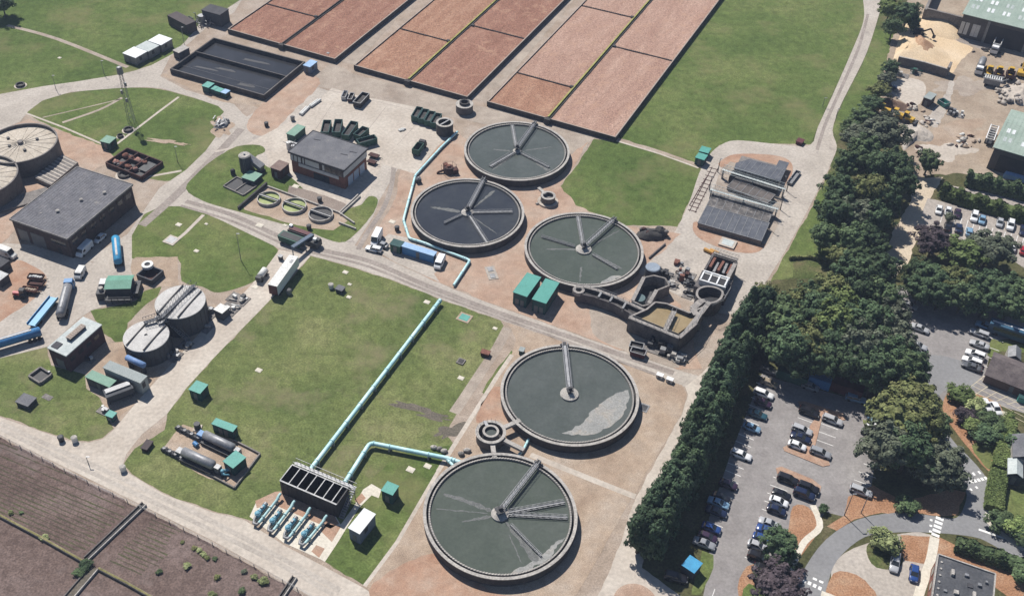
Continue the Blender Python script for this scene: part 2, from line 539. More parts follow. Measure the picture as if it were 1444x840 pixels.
for q, wd in (([(0, 596), (70, 628), (150, 664), (230, 702), (300, 735), (400, 788), (480, 832)], 1.1), ([(0, 604), (70, 638), (150, 676), (230, 714), (300, 748), (400, 798), (470, 838)], 1.0)):
    o = MB().sheet(strip_poly(smooth_pix(q, 4, False), wd), .044).build('tyre_rut', M['conc2'], fix=False); o['kind'] = 'structure'
for q, wd in (([(262, 284), (330, 304), (400, 336), (450, 352), (520, 368), (600, 402), (700, 440), (800, 474), (950, 526)], 1.6), ([(255, 290), (330, 313), (400, 344), (440, 356), (520, 376), (600, 409), (700, 446), (800, 482), (930, 530)], .9),
              ([(200, 318), (240, 283), (280, 244), (310, 214), (340, 182)], 2.6), ([(505, 352), (520, 325), (540, 295), (552, 262), (556, 225)], 1.4)):
    o = MB().sheet(strip_poly(smooth_pix(q, 4, False), wd), .044).build('tyre_rut', M['rut'], fix=False); o['kind'] = 'structure'
G('road', S([(1212, -50), (1240, -50), (1241, 8), (1238, 26), (1222, 75), (1202, 116), (1184, 152), (1174, 184), (1180, 206), (1174, 226), (1150, 275), (1118, 335), (1088, 385), (1062, 425), (1040, 442), (1000, 436), (900, 384), (928, 348), (952, 326), (972, 285), (986, 244), (1000, 219), (1016, 205), (1040, 198), (1100, 204), (1142, 205), (1153, 180), (1176, 130), (1204, 66), (1217, 32), (1218, 8)], 3), .036, M['conc2'])
for q, wd in (([(1224, 20), (1210, 70), (1186, 125), (1164, 175), (1152, 212)], 1.0),):
    o = MB().sheet(strip_poly(smooth_pix(q, 4, False), wd), .044).build('tyre_rut', M['rut'], fix=False); o['kind'] = 'structure'
G('concrete_apron', [(430, 160), (468, 124), (500, 134), (590, 152), (640, 186), (618, 206), (585, 245), (540, 232), (520, 270), (500, 300), (410, 262), (380, 230), (372, 210), (345, 205)], .046, M['conc'])
G('tan_track', [(425, 118), (470, 88), (500, 105), (660, 146), (690, 152), (840, 190), (815, 225), (800, 240), (700, 180), (660, 170), (600, 158), (520, 140), (460, 125)], .04, M['track'])
G('filter_aisle', [(470, 84), (600, -60), (640, -60), (500, 92)], .04, M['track'])
G('filter_aisle', [(660, 138), (830, -60), (860, -60), (686, 146)], .04, M['track'])
G('bare_bank', S([(350, 170), (380, 135), (410, 112), (436, 104), (452, 118), (420, 150), (392, 180), (372, 192), (352, 186)], 3), .042, M['pink'])
G('bare_bank', [(226, 106), (238, 100), (370, 143), (404, 120), (400, 104), (425, 95), (436, 104), (400, 130), (366, 152), (300, 140)], .0405, M['tan'])
G('pink_pad', [(40, 168), (145, 206), (165, 226), (200, 250), (150, 232), (110, 250), (90, 270), (50, 300), (-40, 380), (-90, 360), (-90, 190), (0, 186)], .042, M['pink'])
G('dirt_patch', S([(-40, 372), (20, 366), (44, 374), (62, 385), (66, 398), (52, 418), (20, 440), (-40, 470)], 3), .044, M['pink2'])
G('vehicle_apron', [(-90, 475), (0, 440), (50, 415), (66, 398), (62, 385), (40, 372), (-40, 366), (-40, 340), (40, 345), (130, 370), (180, 358), (188, 366), (190, 378), (185, 420), (128, 438), (110, 450), (70, 488), (0, 505), (-90, 500)], .04, M['conc2'])
G('pink_pad', S([(186, 366), (205, 363), (247, 362), (250, 366), (252, 398), (248, 403), (215, 404), (190, 400)], 2), .046, M['tan'])
G('paved_yard', [(146, 486), (180, 480), (205, 470), (290, 440), (345, 405), (356, 402), (350, 412), (300, 450), (240, 515), (215, 540), (190, 570), (160, 600), (140, 555), (120, 520), (125, 500)], .034, M['tan'])
G('pink_pad', [(540, 360), (520, 345), (540, 310), (558, 280), (565, 240), (590, 210), (640, 180), (660, 200), (660, 230), (760, 250), (830, 200), (790, 262), (812, 290), (880, 318), (960, 330), (900, 384), (960, 430), (990, 520), (958, 521), (830, 477), (760, 451), (715, 436), (640, 407), (600, 390)], .042, M['pink'])
G('parking_apron', [(524, 350), (548, 330), (600, 340), (628, 372), (612, 386), (620, 398), (560, 371)], .05, M['conc2'])
G('path_patch', S([(840, 430), (920, 462), (945, 480), (958, 518), (930, 512), (860, 486), (836, 470), (833, 448)], 2), .05, M['track'])
G('gravel_bed', [(716, 455), (735, 461), (800, 484), (830, 494), (920, 528), (962, 543), (968, 556), (962, 582), (930, 636), (885, 712), (840, 792), (800, 860), (560, 860), (512, 826), (545, 785), (600, 697), (640, 626), (684, 556), (722, 498), (728, 480)], .044, M['tan'])
G('pink_patch', S([(560, 800), (610, 780), (650, 800), (690, 832), (740, 848), (740, 870), (560, 870), (520, 832)], 3), .05, M['pink2'])
G('pink_patch', S([(688, 556), (706, 545), (722, 590), (730, 612), (705, 592), (672, 596)], 2), .05, M['pink2'])
G('service_road', [(966, 545), (985, 530), (1010, 508), (1012, 530), (985, 578), (960, 640), (910, 770), (905, 800), (960, 840), (960, 870), (830, 870), (862, 800), (897, 700), (930, 640), (962, 584), (970, 556)], .046, M['conc'])
for q, wd in (([(748, 641), (800, 662), (860, 686), (896, 700)], 1.4), ([(722, 500), (700, 532), (684, 558), (640, 628), (618, 664)], 1.0), ([(618, 664), (560, 764), (514, 826)], .8),
              ([(37, 160), (90, 180), (148, 205)], .7), ([(252, 137), (225, 157), (165, 203)], .8), ([(870, 199), (930, 217), (985, 237)], .7),
              ([(205, 250), (256, 241)], .9), ([(303, 214), (338, 207)], .9), ([(287, 303), (262, 328), (250, 338)], 1.0)):
    o = MB().sheet(strip_poly(q, wd), .05).build('footpath', M['conc'], fix=False); o['kind'] = 'structure'
for q, wd in (([(60, 166), (120, 152), (170, 140)], .5), ([(88, 173), (140, 155), (172, 138)], 1.0), ([(10, 36), (80, 55), (180, 95)], 1.6)):
    o = MB().sheet(strip_poly(smooth_pix(q, 4, False), wd), .03).build('worn_track', M['track'], fix=False); o['kind'] = 'structure'
# worn dirt track and dark dry patches on the main lawn
for q, wd in (([(716, 462), (700, 492), (680, 522), (655, 560), (640, 582)], [2.6, 2.2, 2.6, 3.0, 2.2]),):
    o = MB().sheet(strip_poly(smooth_pix(q, 4, False), 2.4), .032).build('dirt_track', M['track'], fix=False); o['kind'] = 'structure'
def blotch(name, u, v, rx, ry, rot, z, m, n=44, seed=1):
    rr = random.Random(seed)
    ph = [(rr.uniform(0, 6.28), rr.uniform(.06, .2)) for _ in range(6)]
    c = P(u, v)
    pts = []
    for i in range(n):
        t = 2 * math.pi * i / n
        k = 1 + sum(a * math.sin((j + 2) * t + p) for j, (p, a) in enumerate(ph))
        x, y = rx * k * math.cos(t), ry * k * math.sin(t)
        pts.append((c.x + x * math.cos(rot) - y * math.sin(rot), c.y + x * math.sin(rot) + y * math.cos(rot)))
    o = MB().sheet(ragged(pts, .55, seed, .5), z).build(name, m, fix=False); o['kind'] = 'structure'
blotch('dry_patch', 592, 577, 5.0, 1.1, R(-22), .0345, M['burnt'], seed=3)
blotch('dry_patch', 566, 572, 2.6, .7, R(-12), .036, M['burnt'], seed=4)
blotch('dry_patch', 636, 607, 3.4, 1.6, R(30), .0375, M['burnt'], seed=9)
blotch('dry_patch', 612, 587, 3.4, 1.0, R(-15), .039, M['burnt'], seed=6)
# slab joints of the concrete apron behind the office
for q in (([(470, 145), (440, 190)],), ([(545, 150), (510, 195)],), ([(592, 170), (560, 205)],), ([(440, 122), (600, 160)],)):
    o = MB().sheet(strip_poly(q[0], .14), .05).build('slab_joint', M['rut'], fix=False); o['kind'] = 'structure'

# ---------------------------------------------------------------- the old sludge field
G('field', [(-90, 575), (0, 616), (60, 646), (140, 686), (230, 732), (300, 768), (400, 822), (470, 872), (460, 900), (-90, 900)], .04, M['field'])
M['fieldrow'] = mat('field_furrow', [(.06, .05, .042), (.082, .075, .05), (.09, .098, .048)], .98, .12, 3.5, .4, 6, contrast=.7, spec=.05)
fa, fb = P(0, 655), P(190, 735)
fd = (fb - fa).normalized()
fn = Vector((fd.y, -fd.x))
mb = MB()
rr = random.Random(5)
def furrows(pix, sp):
    poly = [P(*q) for q in pix]
    k0 = min((p - fa).dot(fn) for p in poly); k1 = max((p - fa).dot(fn) for p in poly)
    k = k0 + .5
    while k < k1 - .4:
        xs = []
        for i in range(len(poly)):
            p, q = poly[i] - fa, poly[(i + 1) % len(poly)] - fa
            a, c = p.dot(fn) - k, q.dot(fn) - k
            if a * c < 0:
                xs.append((p + (q - p) * (a / (a - c))).dot(fd))
        if len(xs) == 2 and rr.random() < .93:
            s0, s1 = min(xs) + rr.uniform(.2, 1.2), max(xs) - rr.uniform(.2, 2.5)
            n = max(2, int((s1 - s0) / 1.2))
            pts = [(fa + fn * (k + rr.uniform(-.05, .05)) + fd * (s0 + (s1 - s0) * t / n), rr.uniform(.05, .2)) for t in range(n + 1)]
            if s1 > s0 + 2:
                mb.sheet([tuple(p + fn * q) for p, q in pts] + [tuple(p - fn * q) for p, q in pts[::-1]], .052 + .0002 * (len(mb.f) % 7))
        k += sp
furrows([(-60, 590), (60, 652), (195, 716), (118, 786), (0, 722), (-60, 690)], .95)
furrows([(212, 728), (262, 752), (215, 815), (145, 797)], .95)
o = mb.build('field_furrows', M['fieldrow'], fix=False); o['kind'] = 'structure'

# ---------------------------------------------------------------- right-hand side: woodland floor, yard, car parks, drive
G('woodland_floor', [(1060, 432), (1090, 395), (1180, 390), (1205, 330), (1200, 250), (1180, 200), (1225, 150), (1250, 100), (1262, 40), (1262, -60), (1700, -60), (1700, 900), (900, 900), (905, 800), (960, 640), (1012, 530)], .03, M['soilwood'])
G('yard_ground', [(1256, 60), (1270, 30), (1300, -50), (1600, -60), (1600, 262), (1444, 256), (1350, 244), (1290, 250), (1275, 215), (1262, 190), (1240, 160), (1238, 140)], .046, M['sandyard'])
G('yard_concrete', S([(1252, 122), (1275, 110), (1302, 116), (1304, 134), (1292, 150), (1270, 142)], 3), .052, M['conc'])
G('yard_concrete', S([(1306, 170), (1320, 150), (1334, 132), (1338, 116), (1346, 118), (1336, 150), (1322, 180)], 3), .0535, M['conc2'])
G('sand_floor', S([(1286, 26), (1310, 22), (1352, 36), (1346, 56), (1372, 68), (1356, 84), (1342, 104), (1330, 104), (1300, 90), (1266, 60)], 3), .056, M['sand'])
G('drive', [(1290, 250), (1330, 250), (1310, 282), (1325, 312), (1320, 322), (1300, 330), (1290, 345), (1280, 372), (1258, 392), (1248, 372), (1252, 345), (1262, 320), (1282, 290)], .052, mat('pale_drive', [(.42, .34, .25), (.5, .42, .32), (.56, .48, .38)], .95, .15, 2, .14, 8, contrast=.6, dirt=((.22, .175, .13), .16, .60, .16)))
G('access_lane', [(1342, 262), (1444, 282), (1600, 310), (1600, 330), (1444, 298), (1340, 268)], .05, M['road'])
G('upper_car_park', [(1308, 280), (1320, 282), (1444, 318), (1600, 360), (1600, 420), (1444, 378), (1420, 362), (1330, 330), (1305, 320), (1300, 300)], .056, M['road'])
G('middle_car_park', [(1264, 404), (1444, 430), (1500, 470), (1400, 480), (1390, 525), (1380, 528), (1385, 562), (1330, 566), (1305, 536), (1285, 500), (1266, 450)], .05, M['asphalt'])
G('access_road', S([(1310, 500), (1385, 520), (1384, 545), (1345, 546), (1326, 556), (1322, 572), (1330, 600), (1348, 626), (1372, 650), (1392, 676), (1396, 700), (1392, 716), (1400, 736), (1450, 766), (1470, 790), (1440, 790), (1400, 768), (1370, 756), (1300, 750), (1240, 752), (1210, 762), (1180, 790), (1168, 820), (1160, 860), (1110, 870), (1118, 838), (1135, 800), (1165, 760), (1210, 732), (1270, 722), (1322, 728), (1348, 730), (1360, 712), (1362, 690), (1345, 660), (1318, 616), (1308, 580), (1300, 540)], 3), .054, M['asphalt2'])
G('hatched_bay', [(1385, 524), (1392, 532), (1470, 572), (1470, 590), (1410, 572), (1370, 556)], .058, M['asphalt'])
G('lower_car_park', [(1075, 525), (1100, 536), (1180, 556), (1244, 575), (1236, 640), (1228, 690), (1222, 706), (1190, 728), (1165, 722), (1148, 740), (1128, 760), (1110, 830), (1100, 870), (985, 870), (1000, 800), (1000, 730), (1030, 640), (1058, 570)], .05, M['asphalt'])
G('visitor_bay', S([(1172, 806), (1190, 780), (1222, 766), (1270, 752), (1314, 754), (1312, 800), (1296, 850), (1240, 870), (1180, 870)], 2), .052, M['conc2'])
G('bark_bed', S([(1112, 745), (1118, 714), (1140, 715), (1158, 742), (1150, 756), (1126, 788), (1110, 806), (1102, 790), (1106, 765)], 3), .06, M['bark'])
G('bark_bed', [(1190, 727), (1196, 700), (1232, 684), (1272, 706), (1345, 690), (1362, 694), (1350, 726), (1320, 727), (1270, 721), (1226, 726), (1205, 732), (1180, 748), (1166, 742)], .06, M['bark'])
G('bark_bed', [(1270, 754), (1313, 756), (1306, 795), (1276, 790), (1268, 775)], .06, M['bark'])
G('bark_bed', [(1322, 756), (1350, 770), (1444, 800), (1444, 840), (1420, 840), (1330, 782), (1318, 796), (1314, 790)], .06, M['bark'])
G('bark_bed', S([(1164, 835), (1175, 808), (1195, 806), (1220, 818), (1240, 850), (1200, 870), (1160, 860)], 2), .06, M['bark'])
G('bark_bed', S([(1048, 805), (1062, 795), (1100, 800), (1110, 806), (1098, 850), (1050, 850), (1040, 828)], 2), .06, M['bark'])
G('shrub_bed', S([(1330, 566), (1345, 546), (1368, 552), (1410, 570), (1414, 600), (1402, 650), (1394, 664), (1372, 640), (1350, 612), (1332, 586)], 2), .06, M['bark'])
G('lawn', S([(1370, 628), (1398, 618), (1404, 630), (1398, 650), (1394, 662), (1382, 648)], 2), .064, M['grass'])
G('lawn', [(1413, 690), (1470, 690), (1470, 745), (1400, 735)], .05, M['grass'])
G('lawn', [(1048, 830), (1056, 822), (1090, 838), (1095, 860), (1040, 870)], .066, M['grass'])
G('lawn', [(990, 776), (1006, 782), (1006, 800), (988, 838), (975, 838)], .056, M['grass'])
G('lawn', [(1398, 478), (1416, 480), (1470, 492), (1470, 500), (1412, 495), (1396, 504), (1392, 500)], .056, M['grass'])
G('lawn', S([(1222, 770), (1232, 764), (1262, 770), (1274, 790), (1262, 802), (1236, 800), (1224, 786)], 2), .064, M['rough_grass'])
for q, wd in (([(1146, 712), (1156, 742), (1134, 764), (1118, 795), (1106, 826)], 1.3), ([(1318, 757), (1312, 790), (1298, 830), (1290, 860)], 1.8), ([(1158, 836), (1180, 845), (1200, 860)], 1.2),
              ([(1416, 580), (1410, 625), (1398, 685), (1394, 720), (1400, 742), (1444, 775)], 1.2)):
    o = MB().sheet(strip_poly(smooth_pix(q, 4, False), wd), .07).build('pavement', M['conc3'], fix=False); o['kind'] = 'structure'
# kerbed islands between the bays
for q in ([(1125, 566), (1134, 566), (1190, 584), (1192, 592), (1182, 594), (1160, 586), (1148, 634), (1168, 648), (1170, 656), (1160, 658), (1106, 636), (1104, 631), (1110, 628), (1134, 634), (1142, 600), (1154, 584), (1128, 573)],
          [(1094, 660), (1102, 658), (1146, 676), (1158, 686), (1156, 694), (1146, 692), (1134, 684), (1096, 668)]):
    o = MB().prism(px(q), .05, .17).build('kerbed_island', M['pink2'], fix=False); o['kind'] = 'structure'
o = MB().cyl(*P(896, 850), .05, .17, 4.2, 40, smooth=False).build('kerbed_island', M['pink'], fix=False); o['kind'] = 'structure'

# painted bay lines: (start row pixel, end row pixel, n, line vector in pixels)
def lines(a, b, n, vec, wd=.17, m=None, name='bay_lines', z=.062):
    mb = MB()
    for i in range(n):
        t = i / max(1, n - 1)
        u, v = a[0] + (b[0] - a[0]) * t, a[1] + (b[1] - a[1]) * t
        mb.sheet(strip_poly([(u, v), (u + vec[0], v + vec[1])], wd), z)
    o = mb.build(name, m or M['wornwhite'], fix=False); o['kind'] = 'structure'
lines((1092, 538), (1012, 764), 23, (-22, -9))
lines((1128, 580), (1112, 622), 6, (22, 8))
lines((1185, 594), (1172, 640), 5, (-25, -9))
lines((1090, 672), (1050, 785), 11, (24, 9))
lines((1245, 608), (1204, 676), 7, (24, 9))
lines((1330, 300), (1444, 335), 14, (-4, 14))
lines((1398, 462), (1370, 524), 6, (22, 8))
lines((1008, 830), (1002, 848), 1, (-12, 34), .14)
mb = MB()
for i in range(6):
    q = P(1380 + 16 * i, 528 + 9 * i); q2 = P(1362 + 17 * i, 556 + 6 * i)
    a1, a2 = P(1388 + 15 * i, 530 + 8 * i), P(1380 + 15 * i, 560 + 4.5 * i)
    mb.sheet(strip_poly([(1388 + 15 * i, 530 + 8 * i), (1360 + 15 * i, 552 + 4.5 * i)], .13), .066 + .0004 * i)
for i in range(5):
    mb.sheet(strip_poly([(1382 - 5 * i, 534 + 5 * i), (1466 - 5 * i, 576 + 5 * i)], .13), .069 + .0004 * i)
o = mb.build('hatching_lines', M['yellow'], fix=False); o['kind'] = 'structure'
# zebra and give-way blocks on the drive
def blocks(a, b, n, w_, l_, ang=None, name='crossing_marks'):
    mb = MB(); A, B = P(*a), P(*b)
    d = math.atan2(B.y - A.y, B.x - A.x) if ang is None else ang
    for i in range(n):
        p = A.lerp(B, i / max(1, n - 1))
        mb.sheet([(p.x + x * math.cos(d) - y * math.sin(d), p.y + x * math.sin(d) + y * math.cos(d)) for x, y in ((-w_ / 2, -l_ / 2), (w_ / 2, -l_ / 2), (w_ / 2, l_ / 2), (-w_ / 2, l_ / 2))], .066)
    o = mb.build(name, M['white'], fix=False); o['kind'] = 'structure'
blocks((1127, 815), (1156, 829), 5, .62, .8)
blocks((1149, 816), (1158, 820), 2, .8, .5)
blocks((1132, 829), (1132, 829), 1, .6, .5)
blocks((1370, 679), (1390, 674), 5, .62, .8)
blocks((1373, 668), (1381, 666), 2, .5, .8)
blocks((1369, 690), (1377, 687), 2, .5, .6)
blocks((1319, 754), (1325, 731), 5, .7, 1.5)
blocks((1313, 733), (1312, 749), 3, .5, .5)
lines((1380, 746), (1412, 757), 9, (4, 1.5), .5, M['white'], 'give_way_line', .066)
# ---------------------------------------------------------------- materials for plant
M['tankwall'] = mat('tank_wall_concrete', [(.085, .078, .078), (.135, .122, .115), (.20, .18, .165)], .9, .5, 3.0, .22, 8, contrast=.7, dirt=((.08, .075, .075), .5, .58, .16))
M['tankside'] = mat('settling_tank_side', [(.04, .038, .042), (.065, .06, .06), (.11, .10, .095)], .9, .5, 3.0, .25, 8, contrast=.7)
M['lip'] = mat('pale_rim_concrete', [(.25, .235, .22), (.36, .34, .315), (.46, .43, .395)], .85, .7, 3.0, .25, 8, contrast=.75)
M['darkconc'] = mat('stained_concrete', [(.13, .12, .115), (.19, .175, .165), (.25, .23, .215)], .9, .5, 2.5, .25, 8, contrast=.7)
M['blackened'] = mat('blackened_concrete', [(.035, .034, .036), (.06, .057, .057), (.10, .095, .09)], .9, .5, 2.5, .3, 8, contrast=.7)
M['galv'] = mat('galvanised_steel', [(.20, .205, .22), (.30, .305, .32)], .5, .8, 4, .18, metal=.35)
M['steel'] = mat('dull_steel', [(.17, .175, .185), (.27, .275, .285)], .55, .8, 4, .2, metal=.35)
M['darksteel'] = mat('dark_steel', [(.035, .037, .042), (.07, .07, .075)], .6, .8, 4, .25)
M['foam'] = mat('scum_foam', [(.19, .19, .19), (.30, .30, .295), (.40, .39, .37)], .8, 1.1, 5, .3, 9, contrast=.8)
M['turq'] = mat('turquoise_pipe_paint', [(.30, .56, .60), (.45, .70, .73), (.62, .82, .83)], .45, .35, 4, .1, spec=.5)
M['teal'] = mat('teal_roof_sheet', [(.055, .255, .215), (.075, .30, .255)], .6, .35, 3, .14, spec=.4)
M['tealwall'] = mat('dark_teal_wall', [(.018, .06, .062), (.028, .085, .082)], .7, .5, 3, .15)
M['moss'] = mat('yellow_moss', [(.20, .20, .06), (.30, .29, .09), (.36, .34, .15)], .95, .6, 4, .3)
M['mortar'] = mat('brick_coping', [(.30, .24, .20), (.38, .33, .29)], .9, .8, 4, .25)
M['water_dark'] = None


def water_mat(name, cols, rough=.12, scale=.12, foam=None):
    m = mat(name, cols, rough, scale, 1.6, .07, 7, contrast=.85, spec=.45, world=False, bump=.02, mid=(.5, .08))
    return m


M['w_green'] = water_mat('settling_water_green', [(.062, .076, .061), (.078, .092, .075), (.098, .109, .095)])
M['w_grey'] = water_mat('settling_water_grey', [(.066, .078, .070), (.085, .096, .088), (.107, .117, .110)])
M['w_navy'] = water_mat('settling_water_navy', [(.026, .029, .037), (.037, .041, .049), (.056, .060, .062)])
M['w_black'] = water_mat('storm_water_black', [(.010, .011, .014), (.017, .018, .022), (.035, .036, .042)], .22)
M['w_brown'] = mat('brown_sewage', [(.25, .19, .105), (.30, .235, .14)], .25, .4, 2, .08)
M['w_algae'] = mat('algae_water', [(.16, .21, .055), (.24, .29, .09), (.30, .34, .13)], .5, .5, 3, .2)
RT, HT = 15.45, 2.3


def pol(r, a):
    return (r * math.cos(a), r * math.sin(a))


def truss(mb, p0, p1, z, wd, h=.55, n=10, deck=.06):
    """lattice walkway: deck plate, two side rails with posts and diagonals"""
    a, b = Vector((*p0, z)), Vector((*p1, z))
    d = (b - a).normalized()
    nr = Vector((-d.y, d.x, 0)) * wd / 2
    mb.bar(a, b, wd * .55, deck)
    up = Vector((0, 0, h))
    for s in (-1, 1):
        o = nr * s
        mb.bar(a + o + up, b + o + up, .07, .07)
        mb.bar(a + o - up * .35, b + o - up * .35, .1, .12)
        for i in range(n + 1):
            p = a.lerp(b, i / n) + o
            mb.bar(p - up * .35, p + up, .05, .05)
            if i < n:
                q = a.lerp(b, (i + 1) / n) + o
                mb.bar(p - up * .35, q + up, .045, .045)


def settling_tank(cx, cy, wmat, label, bridge, arms, streaks=(), hub=1.0, scum=None, drum=1.1, bw=.8, spur=True):
    t = thing('settling_tank', label, 'settling tank', (cx, cy), 0, 'round settling tanks')
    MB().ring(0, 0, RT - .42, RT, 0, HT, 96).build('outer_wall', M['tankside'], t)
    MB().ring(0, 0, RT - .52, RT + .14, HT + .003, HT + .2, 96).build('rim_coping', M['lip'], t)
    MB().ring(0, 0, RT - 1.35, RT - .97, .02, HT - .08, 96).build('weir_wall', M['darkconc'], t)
    v = MB()
    nv, vs = 300, []
    for i in range(nv):                                    # one serrated weir plate right round
        a0 = 2 * math.pi * i / nv
        hi = HT + (.14 if i % 2 else -.03)
        vs += [(*pol(RT - 1.0, a0), HT - .08), (*pol(RT - 1.0, a0), hi), (*pol(RT - 1.3, a0), hi), (*pol(RT - 1.3, a0), HT - .08)]
    v.add(vs, [(i * 4 + k, ((i + 1) % nv) * 4 + k, ((i + 1) % nv) * 4 + (k + 1) % 4, i * 4 + (k + 1) % 4) for i in range(nv) for k in range(4)])
    v.build('weir_plate', M['lip'], t)
    MB().ring(0, 0, RT - .98, RT - .415, .02, HT - 1.0, 96).build('channel_floor', M['blackened'], t)
    MB().cyl(0, 0, .02, HT - .42, RT - 1.33, 96, smooth=False).build('water', wmat, t)
    zw = HT - .42
    b = MB()
    b.cyl(0, 0, zw - .5, zw + .35, drum * 1.45, 28, drum * 1.2)
    b.cyl(0, 0, zw + .34, zw + .62, drum * 1.3, 28, drum * .55)
    b.build('stilling_drum', M['lip'], t)
    c = MB()
    c.cyl(0, 0, zw + .3, zw + 2.2, .42, 16, .34)
    c.box(0, 0, zw + 1.5, 1.5 * hub, 1.5 * hub, .16, .4)
    c.box(.1, .1, zw + 1.66, .7, .6, .7, .3)
    for a in (0, 1.57, 3.14, 4.71):
        c.bar((*pol(.95 * hub, a + .4), zw + 1.6), (*pol(.95 * hub, a + .4), zw + 2.6), .06, .06)
    c.build('centre_column', M['darksteel'], t)
    g = MB()
    truss(g, pol(.4, bridge), pol(RT + .1, bridge), HT + .75, bw, .65, 16)
    g.build('rotating_bridge', M['galv'], t)
    d = MB()
    d.box(*pol(RT - .2, bridge), HT + .2, .9, .7, .75, bridge)
    for s in (-1, 1):
        q = Vector(pol(RT - .18, bridge)) + Vector((-math.sin(bridge), math.cos(bridge))) * s * .8
        d.cyl(q.x, q.y, HT + .2, HT + .55, .24, 12)
    d.build('drive_carriage', M['darksteel'], t)
    for (a, r0, r1, wdt) in arms:
        g = MB()
        truss(g, pol(r0, a), pol(r1, a), zw + .32, wdt, .42, max(5, int((r1 - r0) * .9)), .04)
        g.build('scraper_arm', M['steel'], t)
    rr = random.Random(int(cx * 10))
    if streaks:
        for si, (a, r0, r1, w0, w1, bend) in enumerate(streaks):
            f = MB()
            L_, R_ = [], []
            for i in range(15):
                k = i / 14
                aa = a + bend * k * k + rr.uniform(-.012, .012)
                r_ = r0 + (r1 - r0) * k
                wd = (w0 + (w1 - w0) * k) * rr.uniform(.45, 1.15) / 2
                if i in (0, 14):
                    wd *= .25
                p = Vector(pol(r_, aa)); nn = Vector((-math.sin(aa), math.cos(aa)))
                L_.append(tuple(p + nn * wd)); R_.append(tuple(p - nn * wd))
            f.sheet(L_ + R_[::-1], zw + .012 + .004 * si)
            f.build('arm_ghost', M['ghostthin'], t)  # pale strip drawn as a ghost trace of the turning arm
    if scum:
        f = MB()
        f.sheet(ragged(scum, .5, 7, .6), zw + .02)
        f.build('scum_raft', M['scum'], t)
    return t


M['ghostthin'] = mat('thin_ghost', [(.095, .10, .097), (.125, .13, .127), (.17, .172, .168)], .8, .9, 4, .3, 9, contrast=.7)  # tone of the ghost traces left by the turning arms
M['scum'] = mat('pale_scum', [(.20, .205, .20), (.27, .27, .26), (.35, .305, .25)], .8, .25, 2.5, .2, 9, contrast=.8, dirt=((.3, .22, .15), .35, .62, .1))


def ang(u0, v0, u1, v1, z=HT):
    a, b = P(u0, v0, z), P(u1, v1, z)
    return math.atan2(b.y - a.y, b.x - a.x)


K = 1.728
C1, C2, C3, C4, C5 = [(x * K, y * K) for x, y in ((6.15, 73.74), (15.93, 92.78), (20.71, 122.63), (3.16, 131.86), (11.85, 149.18))]
c1, c2, c3, c4, c5 = (707, 722), (802, 551), (823, 347), (660, 295), (730, 208)
zs = HT - .3
settling_tank(*C1, M['w_green'], 'settling tank with murky green water nearest the camera, between gravel and the flat lawn', ang(*c1, 758, 657),
              [(ang(*c1, 800, 705, zs), 1.6, 13.6, .9), (ang(*c1, 796, 727, zs), 1.6, 13.6, .8), (ang(*c1, 760, 776, zs), 3.4, 12.6, .35)],
              [(ang(*c1, 630, 690, zs), 1.8, 12.5, 1.0, 1.6, .06), (ang(*c1, 622, 714, zs), 2.5, 13.2, .35, .3, 0), (ang(*c1, 655, 732, zs), 1.8, 8, 1.2, .3, 0), (ang(*c1, 733, 780, zs), 5, 12, .3, .35, 0),
               (ang(*c1, 747, 772, zs), 2, 13, .5, 2.2, 0)], drum=1.4, hub=1.2,
              scum=[pol(14.0, ang(*c1, 790, 750, zs)), pol(14.0, ang(*c1, 770, 775, zs)), pol(14.05, ang(*c1, 740, 792, zs)), pol(14, ang(*c1, 715, 798, zs)), pol(13.2, ang(*c1, 725, 792, zs)), pol(12.6, ang(*c1, 745, 785, zs)), pol(12.4, ang(*c1, 765, 770, zs)), pol(12.9, ang(*c1, 782, 755, zs))])
a0 = ang(*c2, 893, 541, zs)
sc = []
for (u, v) in ((886, 549), (888, 560), (884, 575), (874, 590), (862, 600), (845, 609), (825, 613), (806, 613), (792, 610), (806, 606), (820, 597), (828, 588), (838, 576), (850, 566), (862, 558), (875, 552)):
    p = P(u, v, zs); q = Vector((p.x - C2[0], p.y - C2[1]))
    if q.length > 14.05:
        q = q * (14.05 / q.length)
    sc.append((q.x, q.y))
settling_tank(*C2, M['w_grey'], 'settling tank with one straight bridge and pale scum wedge on its water', ang(*c2, 795, 485), [], [], hub=.8, scum=sc, drum=1.6, bw=1.15)
settling_tank(*C3, M['w_green'], 'settling tank beside the twin teal sheds, two bridges reaching the far rim', ang(*c3, 866, 308),
              [(ang(*c3, 815, 302, zs), 1.4, 14.2, 1.0), (ang(*c3, 866, 372, zs), 3, 11.2, .5), (ang(*c3, 760, 328, zs), 2.5, 12, .4)],
              [(ang(*c3, 775, 345, zs), 2, 10, .9, .6, .05), (ang(*c3, 818, 388, zs), 7, 13, .7, .4, 0), (ang(*c3, 765, 330, zs), 3, 12.4, .8, .4, 0), (ang(*c3, 862, 366, zs), 3.5, 12, 1.3, .7, 0), (ang(*c3, 876, 318, zs), 3, 13.5, .5, .4, 0)],
              scum=[pol(14, ang(*c3, 880, 383, zs)), pol(14, ang(*c3, 865, 391, zs)), pol(14.05, ang(*c3, 845, 397, zs)), pol(13, ang(*c3, 850, 394, zs)), pol(12.3, ang(*c3, 866, 384, zs))], drum=1.6)
